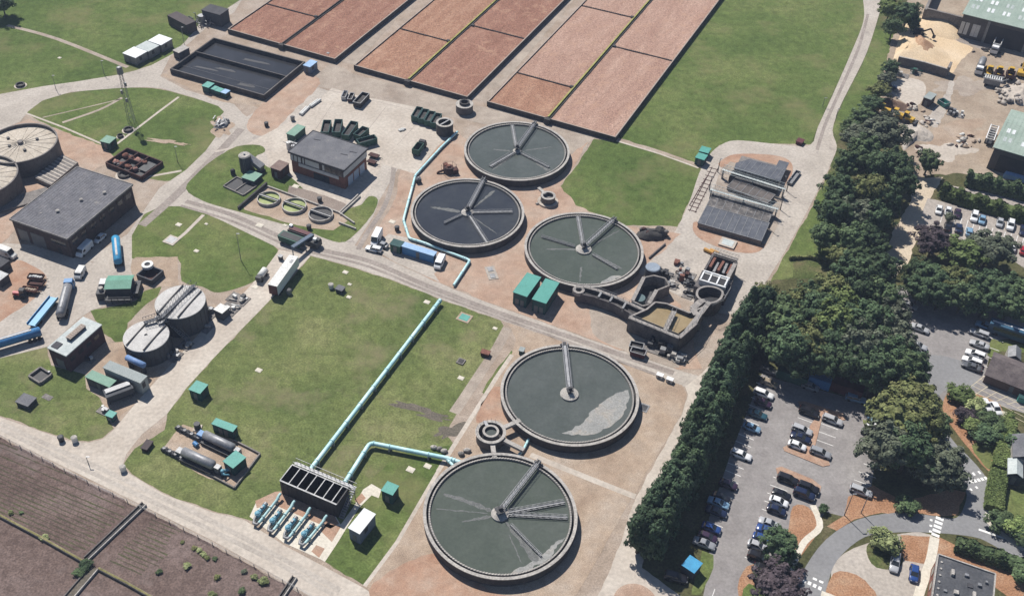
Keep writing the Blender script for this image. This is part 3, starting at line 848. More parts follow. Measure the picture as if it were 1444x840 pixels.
settling_tank(*C4, M['w_navy'], 'settling tank with the darkest navy water, inside the bend of turquoise pipe', ang(*c4, 684, 250),
              [(ang(*c4, 716, 294, zs), 1.3, 12.4, .8), (ang(*c4, 686, 335, zs), 1.3, 14.2, .9), (ang(*c4, 628, 310, zs), 2, 8, .3)],
              [(ang(*c4, 620, 288, zs), 2, 10.5, 1.7, .8, .03), (ang(*c4, 693, 318, zs), 3, 12, .3, .3, 0), (ang(*c4, 700, 262, zs), 3, 13, .4, 1.2, 0)], drum=1.3)
settling_tank(*C5, M['w_grey'], 'settling tank farthest from the camera, close below the filter beds', ang(*c5, 752, 177),
              [(ang(*c5, 724, 175, zs), 1.4, 14, .9), (ang(*c5, 692, 230, zs), 1.4, 11.4, 1.1), (ang(*c5, 770, 228, zs), 1.4, 12.2, .7)],
              [(ang(*c5, 768, 203, zs), 2.5, 11, .8, .3, 0), (ang(*c5, 708, 206, zs), 2, 7, .8, .6, 0), (ang(*c5, 693, 236, zs), 3, 12.5, 1.2, .5, 0), (ang(*c5, 778, 236, zs), 8, 13.5, .8, 1.4, 0)], drum=.9)

# ---------------------------------------------------------------- filter beds
LONG = SITE + math.pi / 2
ux, uy = Vector((math.cos(SITE), math.sin(SITE))), Vector((-math.sin(SITE), math.cos(SITE)))
RUST = [mat('brick_media_%s' % k, cc, .95, .3, 2.2, .34, 10, contrast=.85, streak=(SITE, 1.0, 5.0), spec=.05, dirt=((.42, .27, .19), .35, .54, .25), mid=(1.3, .3)) for k, cc in
        (('dark', [(0.190, 0.098, 0.071), (0.259, 0.140, 0.103), (0.333, 0.201, 0.149)]), ('mid', [(0.224, 0.118, 0.080), (0.301, 0.171, 0.118), (0.389, 0.248, 0.177)]), ('pale', [(0.275, 0.165, 0.128), (0.348, 0.226, 0.177), (0.439, 0.305, 0.244)]))]
BW, BH = .45, 1.7


def loc2(o, p):
    q = p - o
    return q.dot(ux), q.dot(uy)


def filter_bed(fl, ch, fr, label, cross_l, cross_r, length, mats, mossy=True, cgap=1.0):
    z = BH
    A, Cc, B = P(*fl, z), P(*ch, z), P(*fr, z)
    wdt = (B - A).dot(ux)
    cm = (Cc - A).dot(ux)
    t = thing('filter_bed', label, 'filter bed', (A.x, A.y), SITE, 'rectangular brick filter beds')
    m = MB()
    m.box(wdt / 2, 0, 0, wdt + BW, BW, BH)
    m.box(0, length / 2 + BW / 2 + .002, 0, BW, length, BH)
    m.box(wdt, length / 2 + BW / 2 + .002, 0, BW, length, BH)
    m.box(wdt / 2, length + BW + .004, 0, wdt + BW, BW, BH)
    m.build('perimeter_wall', M['blackened'], t)
    m = MB()
    for x in (0, wdt):
        m.box(x, length / 2 + .3, BH + .003, BW * .8, length, .09)
    m.box(wdt / 2, 0, BH + .003, wdt + BW * .7, BW * .75, .07)
    m.build('wall_coping', M['mortar'], t)
    m = MB()
    for s in (-1, 1):
        m.box(cm + s * cgap / 2, length / 2 + BW / 2 + .004, 0, .26, length - .01, BH - .03)
    m.build('channel_walls', M['blackened'], t)
    MB().box(cm, length / 2 + .4, .02, cgap - .27, length - 1, BH - (.55 if mossy else .7)).build('feed_channel', M['moss'] if mossy else M['blackened'], t)
    if mossy:
        MB().box(cm - cgap * .42, length / 2 + .4, BH - .02, .5, length - 1, .06).build('mossy_coping', M['moss'], t)
    vb = MB()
    vb.box(cm, -.5, 0, 1.9, 1.3, BH + .15)
    vb.build('valve_chamber', M['blackened'], t)
    k = 0
    for x0, x1, cr in ((BW / 2 + .001, cm - cgap / 2 - .132, cross_l), (cm + cgap / 2 + .132, wdt - BW / 2 - .001, cross_r)):
        ys = [BW / 2 + .003] + [loc2(A, P(*c, z))[1] for c in cr] + [length]
        for i in range(len(ys) - 1):
            b = MB()
            nx, ny = 8, max(4, int((ys[i + 1] - ys[i]) / 2.2))
            rr = random.Random(k * 17 + int(wdt * 100))
            y0, y1 = ys[i] + (.17 if i else 0), ys[i + 1] - .17
            vs = [(x0 + (x1 - x0) * a / nx, y0 + (y1 - y0) * c / ny, BH - .32 + rr.uniform(-.05, .05)) for c in range(ny + 1) for a in range(nx + 1)]
            b.add(vs, [(c * (nx + 1) + a, c * (nx + 1) + a + 1, (c + 1) * (nx + 1) + a + 1, (c + 1) * (nx + 1) + a) for c in range(ny) for a in range(nx)], 0, True)
            b.build('brick_media', RUST[mats[k % len(mats)]], t, fix=False)
            k += 1
            if i:
                d = MB()
                d.box((x0 + x1) / 2, ys[i], 0, x1 - x0 - .004, .3, BH - .06)
                for j in range(int((x1 - x0) / .7)):
                    d.box(x0 + .4 + j * .7, ys[i], BH - .055, .3, .36, .12)
                d.box(x1 - .5 if x1 < cm else x0 + .5, ys[i], BH - .05, 1.1, 1.0, .3)
                d.build('dividing_wall', M['blackened'], t)
    return t


filter_bed((322, 41), (398, 62), (472, 83), 'filter bed of dark red brick media standing behind the black storm tank', [(376, 5)], [], 92, [0, 0, 0], mossy=False)
filter_bed((500, 92), (577, 112), (660, 135), 'orange-red filter bed between two gravel aisles, in the middle of three', [(553, 37), ], [(656, 33)], 100, [1, 1, 0, 0])
filter_bed((688, 143), (772, 168), (867, 194), 'palest pink filter bed alongside the big lawn, with a mossy channel', [(722, 100), (810, 5)], [(858, 63)], 112, [1, 2, 2, 2, 2])

# ---------------------------------------------------------------- storm tank (two black bays)
def quadfit(a, b, c, z):
    return fit(a, b, c, z)


x, y, rz, wd, dp = fit((241, 97), (372, 134), (424, 86), 1.9)
st = thing('storm_tank', 'rectangular storm tank of two bays with shiny black sludge in both', 'storm tank', (x, y), rz)
m = MB()
m.box(0, -dp / 2, 0, wd + .5, .5, 1.9); m.box(0, dp / 2, 0, wd + .5, .5, 1.9)
m.box(-wd / 2, 0, 0, .5, dp - .502, 1.9); m.box(wd / 2, 0, 0, .5, dp - .502, 1.9)
m.build('perimeter_wall', M['blackened'], st)
MB().box(0, dp * .06, 0, wd - .51, .4, 1.8).build('dividing_wall', M['blackened'], st)
m = MB()
for yy in (-dp / 2, dp / 2):
    m.box(0, yy, 1.903, wd + .4, .2, .05)
m.box(wd / 2, 0, 1.903, .22, dp - 1, .05); m.box(0, dp * .06, 1.803, wd - .7, .14, .05)
m.build('wall_coping', M['darkconc'], st)
MB().box(0, -dp * .22, 0, wd - .52, dp * .56 - .43, .55).build('water', M['w_black'], st)
MB().box(0, dp * .28, 0, wd - .52, dp * .44 - .43, .56).build('water', M['w_black'], st)
m = MB()
rr = random.Random(3)
for i in range(5):
    m.bar((-wd / 2 + .3, -dp * .42 + i * dp * .06, 1.0), (wd / 2 - .3, -dp * .42 + i * dp * .06 + .2, 1.0), .05, .05) if i in (2,) else None
    cxx = rr.uniform(-wd * .35, wd * .35)
m.build('scum_board', M['darkconc'], st)
DS = mat('drying_sludge', [(.022, .023, .028), (.04, .041, .048)], .6, .4, 3, .2)
for (cx_, cy_, w0, d0) in ((-wd * .28, -dp * .2, 9, 1.2), (-wd * .1, -dp * .1, 7, 1.6), (wd * .22, -dp * .32, 6, 2.2), (wd * .05, dp * .28, 10, 1.6)):
    pts = [(cx_ + w0 / 2 * math.cos(t) * (1 + .25 * math.sin(3 * t + cx_)), cy_ + d0 / 2 * math.sin(t) * (1 + .3 * math.cos(2 * t)) + .1 * w0 / 2 * math.cos(t)) for t in [i * 2 * math.pi / 28 for i in range(28)]]
    MB().sheet(pts, .575).build('drying_sludge', DS, st)

# ---------------------------------------------------------------- turquoise pipes
def pipe(label, pix, r, z, group='turquoise pipes', mat_=None, sup=6.0, rise=None, name='overground_pipe'):
    q = [P(u, v, z + r) for u, v in pix]
    t = thing(name, label, 'pipe', (q[0].x, q[0].y), 0, group)
    o = q[0]
    pts = []
    for i, p in enumerate(q):                                # round the bends
        if 0 < i < len(q) - 1:
            a, b = (q[i - 1] - p).normalized(), (q[i + 1] - p).normalized()
            k = min(r * 2.2, (q[i - 1] - p).length * .4, (q[i + 1] - p).length * .4)
            for f in (0, .25, .5, .75, 1):
                pa, pb = p + a * k, p + b * k
                c = pa.lerp(p, f).lerp(p.lerp(pb, f), f)
                pts.append((c.x - o.x, c.y - o.y, z + r))
        else:
            pts.append((p.x - o.x, p.y - o.y, z + r))
    pts[0] = pts[0]
    fl = MB().tube(pts, r, 14)
    for i in range(len(q) - 1):
        d = q[i + 1] - q[i]
        n = max(1, int(d.length / sup))
        dn = d.normalized()
        for k in range(n + 1):
            p = q[i] + d * (k + .5) / n if k < n else q[i] + dn * .8
            c = Vector((p.x - o.x, p.y - o.y, z + r))
            dd = Vector((dn.x, dn.y, 0))
            fl.tube([c - dd * .06, c + dd * .06], r * 1.28, 14)
            if z > .05 and k < n:
                MB().box(c.x, c.y, 0, .3, r * 2.4, z + r * .3, math.atan2(dn.y, dn.x)).build('pipe_support', M['lip'], t)
    fl.build('pipe_run', mat_ or M['turq'], t)
    return t


pipe('long straight turquoise pipe crossing the big lawn from the road to the black cell tank', [(621, 423), (436, 664)], .5, .7)
pipe('turquoise pipe with a right-angle bend linking the black cell tank to the nearest settling tank', [(484, 684), (522, 624), (632, 646), (650, 652)], .5, .7)
pipe('winding turquoise pipe around the navy settling tank and behind the blue container', [(645, 186), (622, 208), (586, 247), (577, 280), (569, 310), (577, 336), (597, 342), (650, 362), (663, 367), (640, 402)], .36, .3)
pipe('short turquoise branch pipe dropping into the near settling tank rim', [(628, 645), (640, 657)], .34, .8)
pipe('short turquoise pipe in the gap between the two near settling tanks', [(746, 618), (738, 634), (728, 645)], .3, .3)
# ---------------------------------------------------------------- buildings and kiosks
M['brick'] = mat('red_brick', [(.155, .062, .045), (.20, .085, .062), (.24, .115, .085)], .9, 1.5, 9, .25, 6)
M['brickdark'] = mat('dark_brick', [(.05, .036, .037), (.072, .052, .05), (.10, .072, .066)], .9, 1.2, 8, .25, 6)
M['browncladding'] = mat('brown_cladding', [(.06, .048, .05), (.085, .068, .068)], .8, .6, 5, .2)
M['slate'] = mat('dark_roof_felt', [(.10, .102, .115), (.135, .137, .15), (.18, .178, .185)], .9, .35, 3, .18, 9, contrast=.7, dirt=((.30, .28, .25), .35, .66, .1))
M['ribroof'] = mat('ribbed_roof', [(.10, .10, .115), (.135, .135, .15), (.18, .175, .185)], .85, .3, 3, .22, 9, contrast=.7, dirt=((.33, .31, .28), .28, .64, .1), mid=(.8, .2))
M['feltdark'] = mat('black_felt', [(.05, .05, .056), (.075, .075, .083)], .85, .5, 3, .2)
M['paleroof'] = mat('pale_grey_roof', [(.36, .40, .40), (.44, .48, .475), (.50, .53, .52)], .8, .5, 3, .12)
M['whiteroof'] = mat('white_roof_sheet', [(.62, .64, .66), (.72, .74, .75)], .6, .5, 3, .08)
M['greyshed'] = mat('grey_green_sheet', [(.24, .275, .275), (.30, .33, .325)], .75, .5, 3, .15)
M['darkwall'] = mat('dark_cladding', [(.05, .055, .065), (.075, .08, .09)], .75, .5, 4, .2)
M['bluewall'] = mat('blue_grey_cladding', [(.13, .16, .22), (.17, .20, .26)], .7, .5, 4, .15)
M['glass'] = mat('dark_glass', [(.02, .025, .03), (.04, .045, .05)], .08, .5, 2, .1, spec=.6)
M['paleband'] = mat('pale_panel', [(.46, .46, .46), (.56, .56, .55)], .7, .6, 3, .1)
M['doorgrey'] = mat('grey_door', [(.12, .125, .13), (.16, .165, .17)], .6, .6, 3, .1)
M['roller'] = mat('pale_roller_door', [(.38, .43, .52), (.46, .51, .58)], .6, .6, 3, .1)
M['blue'] = mat('blue_paint', [(.04, .16, .36), (.06, .22, .45)], .5, .5, 4, .15, spec=.4)
M['bluepale'] = mat('pale_blue_sheet', [(.20, .34, .55), (.27, .42, .62)], .55, .5, 3, .12, spec=.4)
M['cyanblue'] = mat('bright_blue_paint', [(.03, .22, .42), (.05, .30, .52)], .45, .5, 3, .12, spec=.45)
M['green'] = mat('dark_green_paint', [(.018, .07, .052), (.03, .10, .075)], .6, .6, 4, .2)
M['greenpale'] = mat('faded_green_paint', [(.13, .25, .19), (.18, .31, .24)], .65, .6, 4, .15)
M['rust'] = mat('rusty_iron', [(.10, .04, .03), (.17, .075, .055), (.26, .13, .10)], .9, .8, 5, .3, 8, contrast=.8)
M['rustdark'] = mat('dark_rust', [(.05, .027, .025), (.085, .042, .037)], .9, .8, 5, .3)
M['maroon'] = mat('maroon_paint', [(.07, .02, .025), (.11, .03, .035)], .6, .6, 4, .2)
M['rubber'] = mat('black_rubber', [(.018, .018, .02), (.03, .03, .03)], .85, 2, 6, .2)
M['black'] = mat('black_paint', [(.022, .022, .026), (.038, .038, .042)], .6, .7, 4, .2)
M['offwhite'] = mat('grubby_white', [(.46, .46, .45), (.60, .60, .58), (.66, .66, .64)], .6, 1.0, 4, .15, contrast=.7)
M['white2'] = mat('clean_white', [(.66, .67, .68), (.76, .77, .78)], .45, .6, 3, .06, spec=.45)
M['orange'] = mat('orange_paint', [(.42, .22, .05), (.52, .28, .07)], .55, .8, 4, .2)
M['yellowplant'] = mat('yellow_plant_paint', [(.44, .27, .035), (.55, .35, .05)], .55, .8, 4, .2)
M['creamroof'] = mat('cream_concrete_roof', [(.38, .33, .27), (.46, .41, .345), (.53, .48, .41)], .9, .35, 2, .18, 9, contrast=.7)
M['gasroof'] = mat('white_tank_roof', [(.36, .355, .35), (.48, .47, .455), (.57, .56, .54)], .85, .4, 3, .15, 9, contrast=.75, dirt=((.27, .22, .17), .3, .62, .14))


def hz(top, base):
    """height of the point seen at pixel top that stands over the ground pixel base"""
    b = P(*base)
    best = min((abs(P(*top, z).y - b.y), z) for z in [i * .1 for i in range(1, 300)])
    return best[1]


def hut(name, label, cat, a, b, c, z, wall, roof, group=None, over=.12, rt=.14, door=None, slope=0.0, gable=0.0, extra=None, doors=1, vent=True, cap_label=None):
    x, y, rz, w_, d_ = fit(a, b, c, z)
    t = thing(name, label, cat, (x, y), rz, group)
    W, D = w_ - 2 * over, d_ - 2 * over
    MB().box(0, 0, 0, W, D, z - rt).build('walls', wall, t)
    r = MB()
    if gable:
        r.gable(W, D, z - rt, gable, over, 'x' if W > D else 'y', t=rt)
    else:
        r.box(0, 0, z - rt + .002, w_, d_, rt)
        for sx in (-1, 1):
            r.box(sx * w_ * .5, 0, z - rt - .03, .05, d_ + .05, rt + .05)
    r.build('roof', roof, t)
    if door is not None:
        n = doors
        for i in range(n):
            dx = (i - (n - 1) / 2) * min(1.4, W / max(1, n))
            dd = MB()
            dd.box(dx, -D / 2 - .03, .05, min(.95, W * .6), .06, min(2.05, (z - rt) * .85))
            do = dd.build('door', door, t)
            MB().box(dx + .32, -D / 2 - .08, min(2.05, (z - rt) * .85) * .5, .12, .05, .05).build('handle', M['steel'], do)
    if vent:
        v = MB()
        for k in range(4):
            v.box(W / 2 + .03, -D * .1, (z - rt) * (.45 + .09 * k), .06, min(1.0, D * .4), .07)
        v.box(W / 2 + .015, -D * .1, (z - rt) * .42, .03, min(1.0, D * .4) + .06, (z - rt) * .42)
        v.build('louvre_vent', M['darksteel'], t)
    t['dims'] = (w_, d_, z)
    return t, w_, d_


KG = 'teal roofed control kiosks'
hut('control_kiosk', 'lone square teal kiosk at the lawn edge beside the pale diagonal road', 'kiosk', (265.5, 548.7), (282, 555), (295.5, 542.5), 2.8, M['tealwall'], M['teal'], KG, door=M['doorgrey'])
hut('control_kiosk', 'long teal kiosk behind the steel drums in the pump enclosure', 'kiosk', (297.8, 597.1), (328.2, 608.6), (335, 600), 2.7, M['tealwall'], M['teal'], KG, door=M['doorgrey'], doors=2)
hut('control_kiosk', 'square teal kiosk at the enclosure corner nearest the field', 'kiosk', (313.8, 649.7), (328.5, 660), (344.7, 642.5), 2.9, M['tealwall'], M['teal'], KG, door=M['doorgrey'])
hut('control_kiosk', 'teal kiosk at the end of the short slab path by the white hut', 'kiosk', (537, 691), (553.5, 698), (562, 684), 3.3, M['tealwall'], M['teal'], KG, door=M['doorgrey'])
hut('control_kiosk', 'front kiosk of the teal pair on the grass left of the covered tanks', 'kiosk', (980, 222), (993, 226), (996, 218), 2.4, M['tealwall'], M['teal'], KG, door=M['doorgrey'])
hut('control_kiosk', 'rear kiosk of the teal pair on the grass left of the covered tanks', 'kiosk', (985.5, 213), (998.8, 216.5), (1001, 208.5), 2.2, M['tealwall'], M['teal'], KG, door=M['doorgrey'])
hut('control_kiosk', 'green kiosk where two thin paths meet near the rusty chambers', 'kiosk', (140.4, 199), (154, 202.5), (160.3, 193), 2.6, M['tealwall'], M['greenpale'], KG, door=M['doorgrey'])
hut('control_kiosk', 'smallest teal kiosk, at the roadside below the long grey shed', 'kiosk', (147.5, 585), (158, 589), (165.5, 581.5), 1.7, M['tealwall'], M['teal'], KG, door=M['doorgrey'])
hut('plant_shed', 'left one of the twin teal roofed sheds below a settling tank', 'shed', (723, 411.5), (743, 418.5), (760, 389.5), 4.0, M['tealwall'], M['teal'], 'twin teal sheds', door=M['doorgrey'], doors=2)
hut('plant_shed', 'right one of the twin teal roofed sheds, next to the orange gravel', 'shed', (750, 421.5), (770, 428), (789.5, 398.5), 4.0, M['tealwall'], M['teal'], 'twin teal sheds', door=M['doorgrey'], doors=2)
hut('plant_hut', 'blue-grey hut with clean white roof beside the pump skids', 'hut', (490.5, 743.7), (507, 752.5), (527, 722.5), 3.7, M['bluewall'], M['whiteroof'], door=M['doorgrey'])
hut('plant_shed', 'long shed with grey-green sheet roof beside the white roofed tanks', 'shed', (144.5, 518), (197.5, 540), (209, 530), hz((197.5, 540), (202.5, 557)), M['greyshed'], M['greyshed'], door=M['doorgrey'])
hut('plant_shed', 'low shed with weathered green roof in front of the grey-green shed', 'shed', (119.5, 531), (154, 546), (164.5, 536), 2.8, M['darkwall'], M['greenpale'], door=M['doorgrey'])
hut('chamber_hut', 'low grey lidded chamber alone on the grass near the field road', 'chamber', (21, 566), (39, 573), (55, 561.5), 1.3, M['darkwall'], M['slate'])
hut('annex', 'small brown annex shed between the silo and the red brick office', 'shed', (380.7, 236), (395, 241), (407.5, 230), 3.2, M['rustdark'], mat('brown_felt', [(.17, .12, .105), (.22, .165, .145)], .9, .6, 3, .2), door=M['doorgrey'])
hut('meter_cabinet', 'small brown cabinet near the dirt track on the big lawn', 'cabinet', (677, 497), (689, 500.5), (694, 495), 1.1, M['rustdark'], M['rust'])
hut('meter_cabinet', 'small maroon cabinet on the big lawn beside the far road', 'cabinet', (1122, 199), (1131, 202), (1136, 197), 1.1, M['maroon'], M['maroon'])
hut('meter_cabinet', 'grey-green cabinet beside the rim of the tank with pale scum', 'cabinet', (731, 494), (738, 496), (741, 490), 1.4, M['tealwall'], M['greyshed'])
hut('meter_cabinet', 'dark slate topped cabinet standing in the grass below the long trailer', 'cabinet', (472, 407), (482, 410.5), (488, 404.5), 1.2, M['darkwall'], M['slate'])
hut('meter_cabinet', 'dark brown cabinet on the grass at the corner of the diagonal road', 'cabinet', (197.5, 631), (207, 634), (212, 620), 1.0, M['rustdark'], M['browncladding'])
hut('pump_hut', 'small grey hut at the upper corner of the black storm tank', 'hut', (243, 71), (252, 75), (269, 68), 2.8, M['darkwall'], M['lip'])
# ---- three white-roofed containers on the lawn
for i, (a, b, c, l) in enumerate((((172.5, 75), (191, 82), (207, 72.5), 'nearest'), ((191, 66), (209, 73), (225, 64.5), 'middle'), ((208.5, 57.5), (227, 64), (242.5, 54.5), 'farthest'))):
    hut('tank_container', 'white roofed container on the grass, %s of the three along the road fork' % l, 'container', a, b, c, 3.0, M['steel'], M['paleroof'] if i == 1 else M['whiteroof'], 'white roofed containers', door=M['doorgrey'])

# ---- big dark workshop
x, y, rz, W, D = fit((13, 308), (94.3, 336.2), (188.2, 259.7), 7.0)
t = thing('workshop', 'large dark workshop with a grey ribbed roof and brown brick walls', 'building', (x, y), rz)
H = 7.0
MB().box(0, 0, 0, W - .6, D - .6, H - .5).build('walls', M['brickdark'], t)
r = MB()
r.box(0, 0, H - .5 + .002, W - .1, D - .1, .3)
for i in range(int((W - .6) / .9)):
    r.box(-W / 2 + .6 + i * .9, 0, H - .2 + .002, .12, D - .7, .045)
rf = r.build('roof', M['ribroof'], t)
m = MB()
m.box(0, -D / 2, H - .55, W + .05, .25, .5); m.box(0, D / 2, H - .55, W + .05, .25, .5)
m.box(-W / 2, 0, H - .55, .25, D - .252, .5); m.box(W / 2, 0, H - .55, .25, D - .252, .5)
m.build('fascia', mat('worn_fascia', [(.16, .15, .15), (.26, .25, .24)], .9, .8, 3, .3), t)
for (fx, fy) in ((.1, .05), (-.02, -.2), (.28, .25)):
    v = MB(); v.cyl(W * fx, D * fy, H - .2, H + .35, .35, 12); v.cyl(W * fx, D * fy, H + .35, H + .5, .5, 12, .2); v.build('roof_cowl', M['lip'], rf)
for i in range(7):
    m = MB(); m.box(W / 2 - .29, -D / 2 + 2.6 + i * (D - 5) / 6, 3.6, .1, 2.2, 1.5); m.build('window', M['glass'], t)
m = MB(); m.box(-W * .08, -D / 2 + .28, .02, 4.6, .1, 4.2); m.build('roller_door', M['doorgrey'], t)
m = MB(); m.box(-W * .34, -D / 2 + .28, .02, 3.4, .1, 4.0); m.build('roller_door', M['doorgrey'], t)
m = MB(); m.box(W * .28, -D / 2 + .28, .02, 1.1, .1, 2.2); m.build('door', M['black'], t)
m = MB(); m.box(W * .3, -D / 2 + .28, 3.4, 5, .1, 1.3); m.build('window', M['glass'], t)
m = MB()
for i in range(9):
    m.box(W / 2 - .28, -D / 2 + .8 + i * (D - 1.6) / 8, 0, .14, .35, H - .55)
m.build('buttresses', M['brickdark'], t)

# ---- red brick office
OH = hz((485, 240), (492, 269))
x, y, rz, W, D = fit((406, 213.6), (485, 240), (518.3, 208.6), OH)
t = thing('office_building', 'two storey red brick office with flat grey roof and white window band', 'building', (x, y), rz)
MB().box(0, 0, 0, W - 1.0, D - 1.0, OH * .56).build('ground_storey', M['brick'], t)
MB().box(0, 0, OH * .56 + .002, W - .9, D - .9, OH * .44 - .5).build('upper_storey', M['browncladding'], t)
r = MB(); r.box(0, 0, OH - .5 + .002, W, D, .42)
rf = r.build('roof', M['slate'], t)
m = MB()
for sx, sy, ww, dd in ((0, -1, W + .06, .22), (0, 1, W + .06, .22), (-1, 0, .22, D - .162), (1, 0, .22, D - .162)):
    m.box(sx * W / 2, sy * D / 2, OH - .52, ww, dd, .56)
m.build('parapet', M['feltdark'], rf)
for i, (fx, fy) in enumerate(((-.3, .22), (.28, .02), (.36, .2))):
    MB().box(W * fx, D * fy, OH - .08 + .002, 2.2, .12, .12, .2).build('roof_seam', M['feltdark'], rf)
xs = [(-.46, .05), (-.39, .05), (-.32, .05), (-.25, .025), (-.09, .25), (.115, .04), (.19, .12), (.30, .06), (.40, .075)]
for fx, fw in xs:
    wv = MB().box(W * fx, -D / 2 + .43, OH * .60, W * fw, .08, OH * .25).build('window', M['paleband'] if fw > .2 or fw < .06 else M['glass'], t)
    MB().box(W * fx, -D / 2 + .40, OH * .585, W * fw + .1, .14, .1).build('sill', M['lip'], wv)
m = MB().box(W * .02, -D / 2 + .38, OH * .40, W * .72, .18, OH * .15).build('canopy', M['paleband'], t)
m = MB().box(W * .06, -D / 2 + .46, .05, W * .28, .1, OH * .32).build('entrance_door', M['glass'], t)
m = MB().box(W / 2 - .42, 0, OH * .60, .08, D * .96, OH * .25).build('window_band', M['paleband'], t)
for fy in (-.22, .02, .26):
    MB().box(W / 2 - .47, D * fy, .05, .1, D * .2, OH * .42).build('roller_door', M['roller'], t)

# ---- brick plant house with pale roof
BH2 = hz((93, 502), (100, 525))
x, y, rz, W, D = fit((66, 490), (93, 502), (144, 457.5), BH2)
t = thing('plant_house', 'dark brick plant house with pale grey roof and a long rooflight', 'building', (x, y), rz)
MB().box(0, 0, 0, W - .3, D - .3, BH2 - .3).build('walls', mat('plum_brick', [(.06, .034, .04), (.085, .05, .056)], .9, 1.2, 8, .25), t)
r = MB(); r.box(0, 0, BH2 - .3 + .002, W, D, .3); rf = r.build('roof', M['paleroof'], t)
m = MB(); m.box(-W * .02, D * .06, BH2 + .002, 1.3, D * .42, .75); m.build('rooflight', M['darkwall'], rf)
m = MB(); m.box(-W * .02, D * .06, BH2 + .755, 1.5, D * .44, .08)
for i in range(9):
    m.box(-W * .02, D * (.06 - .2 + i * .05), BH2 + .83, 1.0, .35, .1)
m.build('rooflight_louvres', M['mortar'], rf)
m = MB(); m.box(-W * .24, -D * .36, BH2 + .002, 1.9, 1.9, .18); m.build('roof_hatch', M['feltdark'], rf)
for i in range(4):
    MB().box(W / 2 - .12, -D * .36 + i * D * .22, BH2 * .5, .08, 1.6, 1.1).build('window', M['glass'], t)
MB().box(0, -D / 2 + .13, .02, 2.4, .08, 2.8).build('door', M['doorgrey'], t)

# ---- concrete tanks with cream roofs on the left edge
def rooftank(u, v, ru, h, label):
    c, e = P(u, v, h), P(u + ru, v + 4, h)
    r_ = (e - c).length
    t = thing('roofed_tank', label, 'tank', (c.x, c.y), 0, 'cream roofed concrete tanks')
    MB().ring(0, 0, r_ - .35, r_, 0, h + .9, 72).build('tank_wall', M['tankwall'], t)
    m = MB()
    n = 72
    vs = [(0, 0, h + .75)] + [(r_ * .5 * math.cos(i * 2 * math.pi / n), r_ * .5 * math.sin(i * 2 * math.pi / n), h + .45) for i in range(n)] + \
         [((r_ - .34) * math.cos(i * 2 * math.pi / n), (r_ - .34) * math.sin(i * 2 * math.pi / n), h) for i in range(n)]
    m.add(vs, [(0, 1 + i, 1 + (i + 1) % n) for i in range(n)] + [(1 + i, 1 + n + i, 1 + n + (i + 1) % n, 1 + (i + 1) % n) for i in range(n)])
    for i in range(20):
        a = i * 2 * math.pi / 20 + .1
        m.bar((*pol(1.2, a), h + .78), (*pol(r_ - .5, a), h + .1), .12, .1)
    rf = m.build('roof', M['creamroof'], t)
    m = MB().cyl(0, 0, h + .7, h + 1.5, .9, 20, .8).build('centre_cap', M['darkconc'], rf)
    for a, rr_ in ((.5, .45), (-1.0, .4), (2.6, .5), (3.6, .3)):
        MB().cyl(*pol(r_ * rr_, a), h + .4, h + 1.0, .45, 14).build('roof_vent', M['darksteel'], rf)
    m = MB().ring(0, 0, r_ - .39, r_ + .04, h + .903, h + 1.0, 72).build('rim_coping', M['darkconc'], t)
    return t


rooftank(30, 205, 48, 4.6, 'round concrete tank with a cream roof ribbed like a wheel')
rooftank(-28, 252, 50, 4.6, 'round concrete tank cut off by the left edge of the frame')
# ramp-like concrete cover beside the workshop
t = thing('covered_channel', 'pale ribbed concrete channel cover between workshop and round tank', 'channel', tuple(P(85, 243)))
q = [P(48, 250, 1.4), P(72, 261, 1.4), P(110, 229, 1.4), P(88, 218, 1.4)]
o = P(85, 243)
MB().prism([(p.x - o.x, p.y - o.y) for p in q], 0, 1.4).build('cover_slab', M['darkconc'], t)
m = MB()
for i in range(9):
    a = q[0].lerp(q[3], (i + .5) / 9) - o; b = q[1].lerp(q[2], (i + .5) / 9) - o
    m.bar((a.x, a.y, 1.45), (b.x, b.y, 1.45), .5, .1)
m.build('cover_planks', M['conc2'], t)
t = tag(MB().box(*P(28, 283, .3), 0, 16, 5.5, .5, SITE + 1.0).build('concrete_plinth', M['darkconc']), 'long low grey plinth running between workshop and the left frame edge', 'plinth')

# ---- white roofed round tanks (gas holders) with steel walkway
def roundtank(u, v, ru, h, label):
    c, e = P(u, v, h), P(u + ru, v, h)
    r_ = (e - c).length
    t = thing('sludge_tank', label, 'tank', (c.x, c.y), 0, 'white topped round tanks')
    MB().cyl(0, 0, 0, h - .25, r_ - .05, 64).build('tank_shell', M['darkwall'], t)
    m = MB()
    m.cyl(0, 0, h - .247, h - .05, r_ + .05, 64, r_ + .02)
    m.cyl(0, 0, h - .05, h + .25, r_ + .02, 64, .4, cap=False)
    rf = m.build('roof', M['gasroof'], t)
    for k in (-.42, 0.02, .45):
        xx = k * r_ if abs(k) > .1 else 0
        ll = math.sqrt(max(0, 1 - k * k)) * r_ * .97
        a = SITE + R(96)
        d = Vector((math.cos(a), math.sin(a), 0)); nn = Vector((-d.y, d.x, 0))
        if abs(k) < .1 and h < 5.4:
            continue
        MB().bar(nn * -xx - d * ll + Vector((0, 0, h + .26)), nn * -xx + d * ll + Vector((0, 0, h + .26)), .26, .2).build('roof_beam', M['blackened'], rf)
    m = MB()
    for i in range(24):
        a = i * math.pi / 12
        m.bar((*pol(r_ + .02, a), 0), (*pol(r_ + .02, a), h - .25), .14, .1)
    m.build('shell_ribs', M['darksteel'], t)
    return t, c, r_


